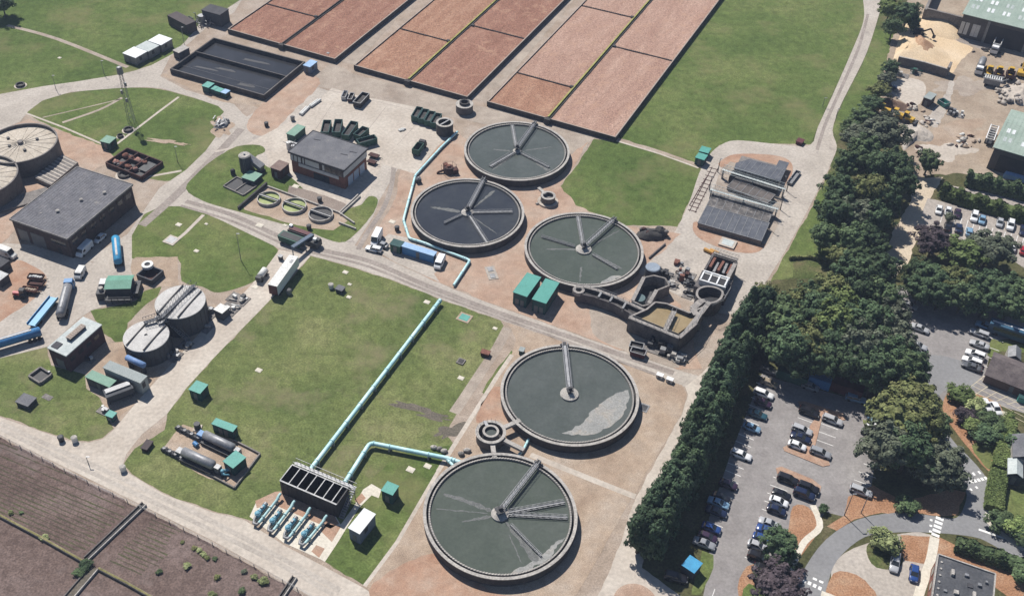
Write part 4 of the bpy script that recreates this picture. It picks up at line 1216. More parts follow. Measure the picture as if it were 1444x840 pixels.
BSTEEL = mat('blue_black_steel', [(.05, .057, .075), (.10, .108, .125)], .6, .7, 4, .25)
ta, ca, ra = roundtank(254, 425, 35.2, 6.4, 'larger white topped round tank, crossed by a steel lattice bridge')
tb, cb, rb = roundtank(206, 473, 32, 5.2, 'smaller white topped round tank nearer the grey-green shed')
w0 = ca.lerp(cb, .52)
t = thing('access_bridge', 'steel lattice bridge lying over the larger white topped tank', 'walkway', (w0.x, w0.y))
def lw(u, v, z): 
    p = P(u, v, z); return (p.x - w0.x, p.y - w0.y)
m = MB(); truss(m, lw(227, 447, 7), lw(274, 401, 7), 6.9, 1.7, 1.2, 12); m.build('main_span', BSTEEL, t)
m = MB(); truss(m, lw(228, 447, 6), lw(203, 455, 6), 6.0, 1.5, 1.1, 6); m.build('side_span', BSTEEL, t)
m = MB(); m.box(*lw(229, 447, 6), 5.4, 3.0, 3.0, .2, .5)
for a in range(4):
    p = lw(229, 447, 6); q = (p[0] + 1.4 * math.cos(a * 1.57 + .9), p[1] + 1.4 * math.sin(a * 1.57 + .9))
    m.bar((*q, 0), (*q, 7.6), .16, .16)
    for z in (1.5, 3.0, 4.5):
        q2 = (p[0] + 1.4 * math.cos(a * 1.57 + 2.47), p[1] + 1.4 * math.sin(a * 1.57 + 2.47))
        m.bar((*q, z), (*q2, z + 1.2), .08, .08)
m.build('tower', M['steel'], t)
m = MB()
a, b = Vector((*lw(232, 449, 5.6), 5.6)), Vector((*lw(266, 481, 0), .1))
for k in range(15):
    p = a.lerp(b, k / 14); m.box(p.x, p.y, p.z, 1.0, .35, .06, .9)
d = Vector((-(b - a).y, (b - a).x, 0)).normalized() * .5
for s in (-1, 1):
    m.bar(a + d * s, b + d * s, .08, .2); m.bar(a + d * s + Vector((0, 0, 1)), b + d * s + Vector((0, 0, 1)), .06, .06)
    for k in range(6):
        p = a.lerp(b, k / 5) + d * s
        m.bar(p, p + Vector((0, 0, 1)), .05, .05)
m.build('stair_flight', M['galv'], t)
# ---------------------------------------------------------------- black cell tank and pump skids
CH = 4.2
x, y, rz, W, D = fit((394, 676), (476, 711), (497, 691), CH)
t = thing('cell_tank', 'black steel tank open on top in six square cells', 'tank', (x, y), rz)
t0 = t
W *= .97; D = 4.6
m = MB()
m.box(0, -D / 2, 0, W, .25, CH); m.box(0, D / 2, 0, W, .25, CH); m.box(-W / 2, 0, 0, .25, D - .252, CH); m.box(W / 2, 0, 0, .25, D - .252, CH)
for i in range(12):
    m.box(-W / 2 + .6 + i * (W - 1.2) / 11, -D / 2 - .17, 0, .14, .1, CH - .2)
m.box(0, 0, 0, W - .26, D - .26, .6)
m.build('tank_shell', M['black'], t)
for i in range(1, 6):
    MB().box(-W / 2 + W * i / 6.6, 0, .602, .16, D - .26, CH - .62).build('cell_wall', M['darksteel'], t)
m = MB()
m.box(0, -D / 2, CH + .003, W + .1, .32, .08); m.box(0, D / 2, CH + .003, W + .1, .32, .08)
for i in range(0, 7):
    m.box(-W / 2 + W * i / 6.6, 0, CH + .003, .2, D - .33, .07)
m.build('rim', M['steel'], t)
m = MB(); truss(m, (-W / 2, D / 2 + .9), (W / 2 + 1.2, D / 2 + .9), CH - .4, 1.1, 1.0, 14)
for i in range(6):
    xx = -W / 2 + .5 + i * (W + .4) / 5
    m.bar((xx, D / 2 + .9, 0), (xx, D / 2 + .9, CH - .5), .14, .14)
m.build('walkway', M['galv'], t)
m = MB()
for k in range(13):
    m.box(W / 2 + .8, D / 2 + .6 - k * .42, CH - .5 - k * .3, 1.0, .4, .06)
m.bar((W / 2 + .3, D / 2 + .6, CH - .5), (W / 2 + .3, D / 2 - 4.6, .1), .08, .2); m.bar((W / 2 + 1.3, D / 2 + .6, CH - .5), (W / 2 + 1.3, D / 2 - 4.6, .1), .08, .2)
m.bar((W / 2 + 1.3, D / 2 + .6, CH + .5), (W / 2 + 1.3, D / 2 - 4.6, 1.1), .05, .05)
for k in range(5):
    q = D / 2 + .6 - k * 1.2; m.bar((W / 2 + 1.3, q, CH - .5 - k * .86), (W / 2 + 1.3, q, CH + .5 - k * .86), .05, .05)
m.build('stair_flight', M['galv'], t)
# slab
G('pump_slab', [(352, 728), (362, 706), (392, 700), (400, 690), (470, 722), (482, 742), (456, 790), (400, 765)], .056, M['conc3'])
G('pump_slab', [(498, 715), (512, 690), (524, 682), (538, 690), (534, 702), (524, 698), (506, 716), (490, 742), (476, 765), (458, 792), (452, 788), (480, 740)], .058, M['conc3'])
for q in ([(360, 706), (388, 693), (402, 692), (470, 724), (478, 738), (466, 745), (388, 712), (362, 716)], [(452, 748), (460, 738), (481, 742), (468, 764)], [(439, 777), (446, 768), (458, 773), (450, 786)], [(500, 705), (510, 695), (516, 702), (506, 712)]):
    G('gravel_inset', q, .062, M['pink2'])
BP = mat('blue_pump_paint', [(.10, .27, .36), (.16, .36, .45)], .5, .7, 4, .15, spec=.4)
TP = mat('pale_teal_pipe', [(.28, .48, .50), (.40, .58, .59)], .5, .7, 4, .15, spec=.4)
nm = ('leftmost', 'second from left', 'third from left', 'rightmost')
for i, (u0, v0, u1, v1) in enumerate(((395, 699, 365, 737), (415, 709, 386, 747), (437, 719, 408, 757), (460, 730, 430, 766))):
    a, b = P(u0, v0, .8), P(u1, v1, .8)
    L = (b - a).length
    rz = math.atan2(b.y - a.y, b.x - a.x)
    t = thing('pump_skid', 'pale blue pump with return pipe on the slab, %s of four' % nm[i], 'pump', (a.x, a.y), rz, 'blue pumps in front of the black cell tank')
    m = MB(); m.tube([(-.3, 0, 1.3), (.35, 0, 1.3), (1.1, 0, .85), (L * .8, 0, .85), (L, 0, .85)], .3, 12)
    for k in (.8, L * .45, L * .8):
        m.tube([(k - .07, 0, .92), (k + .07, 0, .92)], .43, 12)
    m.build('suction_pipe', TP, t)
    m = MB(); m.tube([(L - .1, 0, .85), (L + .5, -.1, .85), (L + .55, -.9, .85), (L - .3, -1.35, .85), (L - 1.0, -1.4, .9)], .28, 10)
    m.build('pipe_bend', M['steel'], t)
    m = MB(); m.cyl(L - 1.6, -1.4, .5, 1.35, .62, 18); m.ell(L - 1.6, -1.4, 1.35, .55, .55, .3); m.tube([(L - 2.0, -1.4, .95), (L - 4.0, -1.35, 1.05)], .42, 14)
    m.tube([(L - 2.2, -1.4, .95), (L - 2.36, -1.4, .95)], .56, 14)
    m.build('pump_body', BP, t)
    m = MB(); m.tube([(L - 4.0, -1.35, 1.05), (L - 4.6, -1.35, 1.05)], .5, 14); m.box(L - 3.1, -1.35, 1.4, .5, .45, .3)
    m.build('motor', M['steel'], t)
    m = MB(); m.box(L - 2.8, -1.4, 0, 4.2, 1.0, .5); m.box(1.4, 0, 0, .5, .8, .6); m.box(L * .8, 0, 0, .5, .8, .6)
    m.build('plinth', M['conc3'], t)
# manholes / covers on slabs and lawns, each its own object
def cover(u, v, w_, d_, label, m='conc3', h=.12, rz=None, name='access_cover', cat='cover', lidm=None, group=None):
    p = P(u, v)
    t = thing(name, label, cat, (p.x, p.y), SITE if rz is None else rz, group)
    MB().box(0, 0, 0, w_, d_, h).build('frame', M[m], t)
    MB().box(0, 0, h + .002, w_ * .7, d_ * .7, .04).build('lid', M[lidm or m], t)
    return t


WC = 'pale concrete covers on the lawns'
for u, v, w_, l in ((365, 522, 1.5, 'pale square cover in the middle of the big lawn'), (698, 463, 1.1, 'small white cover on the lawn corner nearest the road junction'), (650, 533, 1.4, 'white cover on the lawn beside the dirt track, below a pipe stub'),
                    (487, 384, 1.4, 'white cover on the grass above the slate topped cabinet'), (493, 401, 1.0, 'pale cover touching the back of the slate topped cabinet'), (492, 419, 1.2, 'white cover just below the slate topped cabinet'),
                    (366, 318, 2.0, 'pale slab cover on the verge above the road, left of the algae basins'), (402, 318, 1.2, 'cream cover lying in the grass strip under the algae basins'), (252, 317, 1.6, 'round dirt-coloured cover on the small lawn'),
                    (277, 354, 1.3, 'bright white cover on the small lawn below the lamp post'), (291, 316, .9, 'small white cover at the small lawn top right'), (360, 405, 1.5, 'white cover on the grass at the tail of the long trailer'),
                    (553, 313, 1.7, 'pale cover in the orange gravel beside the winding turquoise pipe'), (579, 662, 1.7, 'square cover near the near settling tank, below the bent pipe'), (603, 657, 1.5, 'dark ringed cover on the lawn beside the gravel edge'),
                    (602, 426, 1.5, 'grey framed cover at the top end of the long straight pipe'), (84, 82, 1.2, 'tiny white cover on the top left lawn'), (467, 269, 1.6, 'white cover on the brown slab below the office'), (417, 263, 1.9, 'white slab cover left of the office entrance')):
    cover(u, v, w_, w_ * .8, l, group=WC)
cover(655, 448, 3.4, 3.0, 'square pad with a bright teal lid on the lawn by the road', 'tan', .15, lidm='teal')
cover(650, 510, 1.8, 1.8, 'mottled grey cover with pipe stub on the lawn beside the dirt track', 'darkconc', .3, lidm='blackened')
cover(908, 575, 2.0, 2.4, 'dark grey slab cover on the tan gravel beside a settling tank', 'steel', .15, lidm='darksteel')
cover(242, 339, 3.6, 3.4, 'square grey pad with grating on the small lawn at the path end', 'conc', .18, lidm='steel')
cover(67, 560, 2.4, 1.4, 'flat grey slab beside the low lidded chamber', 'darkconc', .1, lidm='darkconc')
cover(1026, 344, 4.2, 3.6, 'pale square slab on the orange gravel below the covered tanks', 'conc', .5, lidm='paleroof')
x, y, rz, W, D = fit((40, 529), (56, 539), (70, 525), .8)
t = thing('open_pit', 'open square concrete pit in the grass above the lidded chamber', 'pit', (x, y), rz)
m = MB(); m.box(0, -D / 2, 0, W, .4, .8); m.box(0, D / 2, 0, W, .4, .8); m.box(-W / 2, 0, 0, .4, D - .402, .8); m.box(W / 2, 0, 0, .4, D - .402, .8); m.build('kerb_wall', M['darkconc'], t)
MB().box(0, 0, .05, W - .41, D - .41, .1).build('pit_floor', M['black'], t)
MB().box(W * .3, D * .5, .803, .5, .5, .3).build('control_box', M['steel'], t)
for u, v, r_, l in ((29, 121, 1.5, 'black rimmed round chamber on the top left lawn by the road'), (181, 184, 1.45, 'larger black round chamber beside the thin path across the lawn'), (170, 193, .95, 'smaller black round chamber next to the thin path'), (176, 247, 2.0, 'dark round pit between the workshop roof corner and the road')):
    p = P(u, v); t = thing('round_chamber', l, 'chamber', (p.x, p.y), 0, 'black round chambers')
    MB().ring(0, 0, r_ * .72, r_, 0, .7, 28).build('rim', M['blackened'], t)
    MB().cyl(0, 0, .1, .2, r_ * .72, 24).build('lid', M['black'], t)
    MB().ring(0, 0, r_ * 1.02, r_ * 1.35, 0, .08, 28).build('apron', M['conc'], t)
for u, v, c, l in ((87, 621, 'black', 'dark bin at the roadside, left of a white one'), (106, 622, 'offwhite', 'white drum bin at the roadside beside a dark one'), (174, 663, 'offwhite', 'white drum at the edge of the field road junction'), (467, 406, 'offwhite', 'small white bin next to the slate topped cabinet'),
                   (397, 407, 'offwhite', 'upper white drum beside the long trailer'), (408, 414, 'steel', 'grey drum on the grass beside the long trailer'), (436, 323, 'black', 'black round bin on the grass under the empty algae basin'), (451, 284, 'black', 'black drum on the brown slab below the office'),
                   (413, 170, 'steel', 'grey drum on the bank left of the office'), (376, 178, 'black', 'small dark drum on the orange bank'), (560, 325, 'black', 'black bin beside the winding turquoise pipe')):
    p = P(u, v); t = thing('drum_bin', l, 'bin', (p.x, p.y), 0, 'drum bins about the works')
    MB().cyl(0, 0, .04, 1.3, .62, 18, .68).build('body', M[c], t)
    MB().cyl(0, 0, 1.303, 1.45, .72, 18, .5).build('lid', M['lip'] if c == 'offwhite' else M['darksteel'], t)

# ---------------------------------------------------------------- pump enclosure with steel drums
x0, y0 = P(285, 640)
E0 = Vector((x0, y0))
def el(u, v, z=0):
    p = P(u, v, z) - E0; return p.x, p.y
G('enclosure_floor', [(228, 634), (245, 612), (258, 598), (300, 612), (330, 620), (366, 640), (332, 688), (280, 668)], .05, M['tan'])
wl = MB()
for a, b in (((228, 634), (331, 689)), ((331, 689), (367, 641)), ((367, 641), (350, 632)), ((350, 632), (330, 622))):
    pa, pb = Vector(el(*a)), Vector(el(*b)); wl.bar((*pa, .3), (*pb, .3), .3, .6)
t = thing('enclosure_wall', 'low grey wall round the pump enclosure with steel drums', 'wall', (x0, y0)); wl.build('wall', M['darkconc'], t)
for a, b, l, r_, mm, zz in (((258, 636), (302, 656), 'long silver drum nearest the field in the pump enclosure', 1.05, 'galv', 1.9), ((288, 612), (330, 632), 'silver drum in front of the long teal kiosk', 1.0, 'galv', 1.9)):
    pa, pb = P(*a, zz), P(*b, zz); d = (pb - pa); L = d.length
    t = thing('rotary_drum', l, 'drum', (pa.x, pa.y), math.atan2(d.y, d.x), 'silver drums in the pump enclosure')
    MB().tube([(0, 0, zz), (.15, 0, zz), (L * .96, 0, zz), (L, 0, zz)], [r_ * .6, r_, r_, r_ * .6], 20).build('drum_shell', M[mm], t)
    m = MB()
    m.box(L / 2, 0, 0, L + 1.4, 1.3, .35); 
    for k in range(4):
        m.box(L * (k + .5) / 4, 0, .352, .3, 1.6, zz - r_ * .8)
    m.box(L / 2, -1.2, 0, L, .8, .9)
    m.build('support_frame', M['darksteel'], t)
    MB().box(L + .9, 0, .352, 1.2, 1.2, 1.8).build('gearbox', M['steel'], t)
    MB().box(-.9, 0, .352, 1.4, 1.5, 1.5).build('inlet_box', M['blue'] if 'teal' in l else M['steel'], t)
for a, b, l in (((228, 634), (262, 652), 'dark pipe manifold at the enclosure corner by the road'), ((248, 604), (286, 624), 'dark pipe run leading into the pump enclosure from the diagonal road')):
    pa, pb = P(*a), P(*b); d = pb - pa; L = d.length
    t = thing('pipe_manifold', l, 'pipework', (pa.x, pa.y), math.atan2(d.y, d.x), 'dark pipe manifolds in the enclosure')
    m = MB(); m.tube([(0, 0, .2), (.4, 0, .7), (L, 0, .7)], .28, 10); m.tube([(0, .7, .4), (L, .7, .5)], .18, 8)
    for k in range(6):
        m.box(.8 + k * (L - 1) / 6, .35, 0, .3, 1.3, .5)
    m.build('pipe_run', M['darksteel'], t)
    for k in range(4):
        v = MB(); v.cyl(1 + k * (L - 2) / 3, 0, .9, 1.3, .12, 10); v.ring(1 + k * (L - 2) / 3, 0, .22, .32, 1.3, 1.36, 16); v.build('valve', M['steel'], t)
t = tag(MB().tube([(*P(274, 626), .5), (*P(279, 630), .5)], .5, 14).build('blue_barrel', M['blue']), 'blue barrel lying on the gravel between the two silver drums', 'barrel')
p = P(318, 668); t = thing('dosing_pump', 'pale teal pump set in front of the square kiosk nearest the field', 'pump', (p.x, p.y), .5)
m = MB(); m.box(0, 0, 0, 2.2, 1.6, .4); m.build('skid', M['darksteel'], t)
m = MB(); m.cyl(-.5, 0, .402, 1.5, .45, 14); m.ell(-.5, 0, 1.5, .45, .45, .25); m.tube([(.0, .1, 1), (1.0, .1, 1)], .36, 12); m.tube([(-.5, -.3, 1.2), (-.5, -1.0, 1.2), (.6, -1.1, .6)], .18, 8); m.build('pump_body', BP, t)
p = P(279, 604); t = thing('control_post', 'dark round vessel on the pad at the upper edge of the pump enclosure', 'vessel', (p.x, p.y))
MB().cyl(0, 0, .3, 1.7, .75, 16, .7).build('vessel', M['darksteel'], t); MB().box(0, 0, 0, 1.8, 1.8, .3).build('plinth', M['conc'], t)

# ---------------------------------------------------------------- open skips
def skip_mesh(L, W, Hh, inner, outer):
    m = MB(); k = .16
    m.box(0, -W / 2 + k / 2, .25, L, k, Hh - .25); m.box(0, W / 2 - k / 2, .25, L, k, Hh - .25)
    m.box(-L / 2 + k / 2, 0, .25, k, W - 2 * k, Hh - .25); m.box(L / 2 - k / 2, 0, .25, k, W - 2 * k, Hh - .25); m.box(0, 0, .2, L - .1, W - .1, .12)
    for i in range(6):
        for s in (-1, 1):
            m.box(-L / 2 + .4 + i * (L - .8) / 5, s * (W / 2 + .04), .25, .14, .08, Hh - .3)
    return m


def skip(u0, v0, u1, v1, label, group, outer='green', Hh=2.1, W=2.4, load=None, name='open_skip'):
    a, b = P(u0, v0, Hh * .6), P(u1, v1, Hh * .6)
    d = b - a; L = max(3.2, d.length); c = a.lerp(b, .5)
    t = thing(name, label, 'skip', (c.x, c.y), math.atan2(d.y, d.x), group)
    skip_mesh(L, W, Hh, None, None).build('body', M[outer], t)
    m = MB(); m.box(0, -W / 2 + .02, Hh + .003, L + .1, .2, .12); m.box(0, W / 2 - .02, Hh + .003, L + .1, .2, .12); m.box(-L / 2, 0, Hh + .003, .2, W - .25, .12); m.box(L / 2, 0, Hh + .003, .2, W - .25, .12); m.build('rim', M['tealwall'] if outer == 'green' else M['steel'], t)
    if load:
        MB().box(0, 0, .33, L - .4, W - .4, Hh * load, 0, 0, .8, .8).build('load', M['blackened'], t)
    return t


SG = 'open skips fanned out behind the office'
for (q, l, ld) in (((462, 173, 458, 190), 'first skip of the fan behind the office, standing most upright', .5), ((478, 172, 474, 190), 'second skip of the fan, dark green', .4), ((500, 175, 487, 194), 'third skip of the fan, a double-ended green one', .6), ((516, 183, 503, 194), 'fourth and shortest skip of the fan', .5), ((530, 196, 505, 203), 'last skip of the fan, lying level with the office gable, pale green side', .5)):
    skip(*q, l, SG, load=ld)
SG2 = 'row of green skips beside the round pit tank'
for i, u in enumerate((588, 598, 608, 617)):
    o = 3.1 * i
    skip(592 + 9 * i, 154.5 + 3 * i, 584 + 9 * i, 168 + 3 * i, ('end skip of the green row, farthest from the round pit tank', 'second skip of the green row, counted from its open end', 'third skip of the green row, counted from its open end', 'skip of the green row touching the round pit tank')[i], SG2, load=.55, W=2.0)
skip(516, 134, 503, 148, 'lone black oval skip at the top edge of the concrete apron', None, 'black', 1.9, 2.6, .5)
skip(488, 130, 484, 139, 'small white open skip lying next to the black one', None, 'offwhite', 1.2, 1.4, .3)
skip(497, 133, 493, 142, 'narrow rusty skip next to the lone black skip', None, 'rustdark', 1.2, 1.4, .3)
t, w_, d_ = hut('skip_cover', 'faded green covered skip at the left rear corner of the office', 'skip', (403.4, 188.3), (415, 192), (429, 178), 2.6, M['green'], M['greenpale'], vent=False)
p = P(410, 205, 1.5); t = thing('dosing_rig', 'grey pipework rig at the left wall of the office', 'pipework', (p.x, p.y), SITE)
m = MB(); rr = random.Random(2)
for i in range(5):
    m.bar((rr.uniform(-2, 2), rr.uniform(-1.5, 1.5), 0), (rr.uniform(-2, 2), rr.uniform(-1.5, 1.5), 3), .1, .1)
m.build('frame', M['steel'], t)
m = MB(); m.cyl(-.8, 0, .1, 2.4, .7, 16); m.build('tank', M['offwhite'], t); m = MB(); m.cyl(1, -.3, .1, 2.0, .6, 16); m.build('tank', M['galv'], t); MB().box(0, 1.3, 0, 3.4, .7, 1.8).build('cabinet', M['steel'], t)
# round pit tank, well-head, chambers
def ringtank(u, v, r_, h, label, wall=M['darkconc'], n=36, inner=.6, lipm=M['lip'], floor=M['blackened'], cat='tank', name='pit_tank', lid=None):
    p = P(u, v, h); t = thing(name, label, cat, (p.x, p.y))
    MB().ring(0, 0, r_ * inner, r_, 0, h, n).build('wall', wall, t)
    MB().ring(0, 0, r_ * inner - .05, r_ + .08, h + .003, h + .16, n).build('rim_coping', lipm, t)
    MB().cyl(0, 0, .02, h * .6, r_ * inner - .002, n).build('floor', floor, t)
    return t


t = ringtank(627, 173, 2.6, 3.6, 'dark round pit tank at the end of the green skip row', inner=.78, wall=M['blackened'])
MB().box(0, 0, 3.62, 5.0, .5, .12, .8).build('cross_beam', M['steel'], t)
t = ringtank(655, 147, 2.7, 2.6, 'pale round well-head with black centre, in front of the middle filter bed', inner=.62, wall=M['tankwall'])
MB().ring(0, 0, 1.15, 1.6, 2.77, 3.5, 28).build('inner_collar', M['blackened'], t)
t = ringtank(773, 276, 2.0, 2.2, 'round grey distribution chamber between three settling tanks', inner=.75, wall=M['tankwall'], floor=M['darkconc'], name='distribution_chamber', cat='chamber')
MB().box(-1.6, 2.4, 1.9, .9, 3.4, .4, .5).build('inlet_channel', M['lip'], t); m = MB().tube([(-1.7, -.5, .2), (-3.4, -1.2, .2)], .35, 10); m.build('pipe_stub', M['lip'], t)
MB().ring(0, 0, 2.1, 2.9, 0, .5, 36).build('apron', M['conc'], t)
p = P(692, 609, 2.6); t = thing('distribution_chamber', 'double ringed distribution chamber wedged between the two near settling tanks', 'chamber', (p.x, p.y))
MB().ring(0, 0, 2.75, 3.15, 0, 2.6, 56).build('outer_wall', M['tankwall'], t)
MB().ring(0, 0, 2.65, 3.35, 2.603, 2.78, 56).build('outer_coping', M['lip'], t)
MB().ring(0, 0, 1.35, 1.75, 0, 2.9, 44).build('inner_wall', M['darkconc'], t)
MB().ring(0, 0, 1.3, 1.8, 2.903, 3.02, 44).build('inner_coping', M['lip'], t)
MB().cyl(0, 0, .1, 2.4, 1.345, 40).build('water', M['w_grey'], t)
MB().ring(0, 0, 1.755, 2.745, .05, .8, 44).build('channel_floor', M['blackened'], t)
for a, L in ((ang(692, 609, 697, 640, 2.6), 3.4), (ang(692, 609, 735, 590, 2.6), 4.2), (ang(692, 609, 738, 632, 2.6), 5.0)):
    MB().box(*pol(3.4 + L / 2, a), 1.7, L, 1.0, .7, a).build('outlet_channel', M['lip'], t)
m = MB(); m.bar((*pol(1.8, 2), 3.0), (*pol(3.2, 2), 3.0), .7, .06)
for k in range(10):
    a = 1.2 + k * .3; m.bar((*pol(3.1, a), 2.7), (*pol(3.1, a), 3.7), .05, .05)
m.build('handrail', M['galv'], t)
p = P(652, 640); rr = random.Random(8)
for i in range(5):
    u, v = ((612, 632), (620, 634), (626, 637), (650, 641), (659, 636))[i]
    q = P(u, v); b = MB(); b.ell(0, 0, .35, .7 + .2 * rr.random(), .6, .5, 9, 6, jit=.18, rnd=rr)
    o = b.build('rock_lump', M['darkconc'] if i % 2 else M['lip']); o.location = (q.x, q.y, .05); tag(o, ('dark rock at the outer end beside the bent pipe', 'pale rock between two dark ones beside the bent pipe', 'dark rock closest to the pipe branch', 'pale rubble lump on the gravel under the ringed chamber', 'dark rubble lump nearest the near tank rim')[i], 'rock', 'lumps of rubble by the bent pipe')

# ---------------------------------------------------------------- algae basins in front of the office
G('basin_slab', [(342, 290), (372, 262), (478, 300), (490, 312), (470, 325), (440, 322), (420, 318), (345, 296)], .06, M['tan'])
G('brown_slab', [(408, 262), (440, 270), (500, 292), (478, 300), (405, 276)], .058, mat('brown_slab', [(.2, .16, .14), (.27, .225, .19)], .9, .3, 3, .25))
p = P(415, 292); t = thing('basin_wall', 'low pale wall round the three algae basins below the office', 'wall', (p.x, p.y))
m = MB()
for a, b in (((372, 262), (478, 301)), ((478, 301), (500, 316)), ((505, 276), (478, 302)), ((508, 278), (480, 304)), ((478, 315), (502, 324))):
    pa, pb = P(*a) - p, P(*b) - p; m.bar((pa.x, pa.y, .3), (pb.x, pb.y, .3), .35, .6 + .01 * a[0] / 500)
m.build('wall', M['lip'], t)
for u, v, ru, wm, l, lab in ((379, 281, 16.5, 'w_algae', .55, 'left algae basin filled with bright green water, partly bridged'), (415, 291, 17.5, 'w_algae', .4, 'middle algae basin with green water and a dark far wall'), (452.5, 303, 17.5, 'black', -.6, 'right basin of the three, empty and black inside')):
    c, e = P(u, v, .4), P(u + ru, v, .4); r_ = (e - c).length
    t = thing('algae_basin', lab, 'basin', (c.x, c.y), 0, 'round algae basins')
    MB().ring(0, 0, r_ - .3, r_, .02, .95, 48).build('rim_wall', M['lip'], t)
    MB().cyl(0, 0, .03, .35, r_ - .305, 48, smooth=False).build('water', M[wm], t)
    m = MB(); a = SITE
    m.bar((*pol(-r_ + .1, a), 1.02), (*pol(r_ - .1, a), 1.02), .75, .14)
    m.build('cross_walkway', M['steel'], t)
    for s in (-1, 1):
        n = Vector(pol(.34, a + math.pi / 2)) * s
        MB().bar((*(Vector(pol(-r_ + .1, a)) + n), 1.2), (*(Vector(pol(r_ - .1, a)) + n), 1.2), .06, .22).build('walkway_edge', M['lip'], t)
# silo group
p = P(348, 240); t = thing('storage_silo', 'dark upright silo with pale lid on the lawn left of the office', 'silo', (p.x, p.y))
MB().cyl(0, 0, 0, 5.2, 1.75, 28).build('shell', M['darkwall'], t); MB().cyl(0, 0, 5.203, 5.5, 1.8, 28, 1.5).build('lid', M['lip'], t); MB().cyl(0, 0, 5.503, 5.9, .3, 12).build('vent_cap', M['steel'], t)
m = MB()
for s in (-.25, .25):
    m.bar((s, -1.85, 0), (s, -1.85, 5.6), .06, .06)
for k in range(14):
    m.bar((-.25, -1.85, .3 + k * .38), (.25, -1.85, .3 + k * .38), .05, .05)
m.build('ladder', M['galv'], t)
p = P(362, 240); t = thing('hopper', 'sloping grey hopper leaning from the silo to the brown annex', 'hopper', (p.x, p.y), SITE)
m = MB(); m.add([(-2.6, -1, 4.6), (-2.6, 1, 4.6), (2.4, 1.2, 2.2), (2.4, -1.2, 2.2), (-2.2, -.9, 2.8), (-2.2, .9, 2.8), (2.0, 1, .6), (2.0, -1, .6)], [(0, 1, 2, 3), (4, 7, 6, 5), (0, 3, 7, 4), (1, 5, 6, 2), (0, 4, 5, 1), (3, 2, 6, 7)]); m.build('chute', M['steel'], t)
m = MB(); m.box(1.6, 0, 0, 1.8, 2, .6); m.box(-2, 0, 0, .3, 1.8, 2.8); m.build('frame', M['darksteel'], t)
t, _, _ = hut('pump_hut', 'low dark hut with a pale teal lid in front of the silo', 'hut', (340, 250), (358, 256), (372, 246), 1.6, M['darkwall'], M['greenpale'], vent=False)
p = P(329, 246); t = thing('vessel', 'small dark ball-topped vessel left of the silo', 'vessel', (p.x, p.y)); MB().cyl(0, 0, 0, 1.3, .7, 16).build('body', M['darksteel'], t); MB().ell(0, 0, 1.3, .75, .75, .6).build('dome', M['black'], t)
x, y, rz, W, D = fit((315, 262), (343, 275), (360, 261), .4)
t = thing('drying_bed', 'sunken black drying bed in the grass below the silo', 'bed', (x, y), rz)
m = MB(); m.box(0, -D / 2, 0, W, .3, .5); m.box(0, D / 2, 0, W, .3, .5); m.box(-W / 2, 0, 0, .3, D - .302, .5); m.box(W / 2, 0, 0, .3, D - .302, .5); m.box(W * .05, 0, 0, .3, D - .302, .45); m.build('kerb_wall', M['darkconc'], t)
MB().box(0, 0, .06, W - .31, D - .31, .08).build('bed_floor', M['black'], t)
m = MB(); rr = random.Random(4)
for i in range(14):
    m.box(rr.uniform(.1, W * .45), rr.uniform(-D * .4, D * .4), .142, rr.uniform(.3, .7), rr.uniform(.3, .7), rr.uniform(.2, .6), rr.random())
a, b = P(376, 258, 1.0), P(336, 294, .4)
t = tag(MB().bar((*a, .8), (*b, .5), .5, 1.0).build('dark_wall', M['blackened']), 'thin dark sloping wall dividing the drying bed from the algae basins', 'wall')

# ---------------------------------------------------------------- rusty chambers on the lawn
x, y, rz, W, D = fit((149, 229), (199, 249), (222, 225), 1.5)
t = thing('rusty_chambers', 'rust brown rectangular block of open chambers full of rusty lumps', 'tank', (x, y), rz)
m = MB(); m.box(0, -D / 2, 0, W, .35, 1.5); m.box(0, D / 2, 0, W, .35, 1.5); m.box(-W / 2, 0, 0, .35, D - .352, 1.5); m.box(W / 2, 0, 0, .35, D - .352, 1.5); m.build('outer_wall', M['rustdark'], t)
MB().box(0, 0, .02, W - .36, D - .36, .12).build('floor', M['black'], t)
for xx in (-W * .18, W * .12):
    MB().box(xx, 0, .142, .3, D - .36, 1.3).build('cross_wall', M['rustdark'], t)
MB().box(-W * .03, D * .1, .143, W * .28, .25, 1.28).build('cross_wall', M['rustdark'], t)
rr = random.Random(11)
for i in range(8):
    b = MB(); b.ell(0, 0, .5, 1.0 + rr.random() * .4, .8 + .3 * rr.random(), .75, 10, 6, jit=.2, rnd=rr); o = b.build('rust_mound', M['rust'] if i % 3 else mat('pink_rust', [(.3, .15, .12), (.42, .24, .2)], .9, .9, 4, .3), t)
    o.location = (-W * .38 + (i % 4) * W * .17, (-.22 if i < 4 else .22) * D, .2)
MB().box(W * .3, D * .1, .7, W * .22, D * .5, .12).build('cover_plate', M['darksteel'], t)
p = P(165, 236); t = thing('valve_cluster', 'small cluster of dark valves beside the rusty chambers', 'pipework', (p.x, p.y))
m = MB(); m.tube([(-1.2, 0, .4), (1.2, .2, .4)], .3, 10); m.cyl(-.4, .1, .4, 1.5, .3, 12); m.cyl(.6, .15, .4, 1.2, .4, 12); m.build('valves', M['darksteel'], t)
p = P(313, 176); t = thing('scrap_heap', 'heap of grey scrap metal on a dirt patch where the lawn meets the road', 'heap', (p.x, p.y))
rr = random.Random(21)
m = MB()
for i in range(26):
    a = Vector((rr.gauss(0, 1.1), rr.gauss(0, 1.8), rr.uniform(.1, .9))); d = Vector((rr.uniform(-1, 1), rr.uniform(-1, 1), rr.uniform(-.3, .4))) * 1.2
    m.bar(a - d, a + d, rr.uniform(.1, .7), rr.uniform(.08, .3))
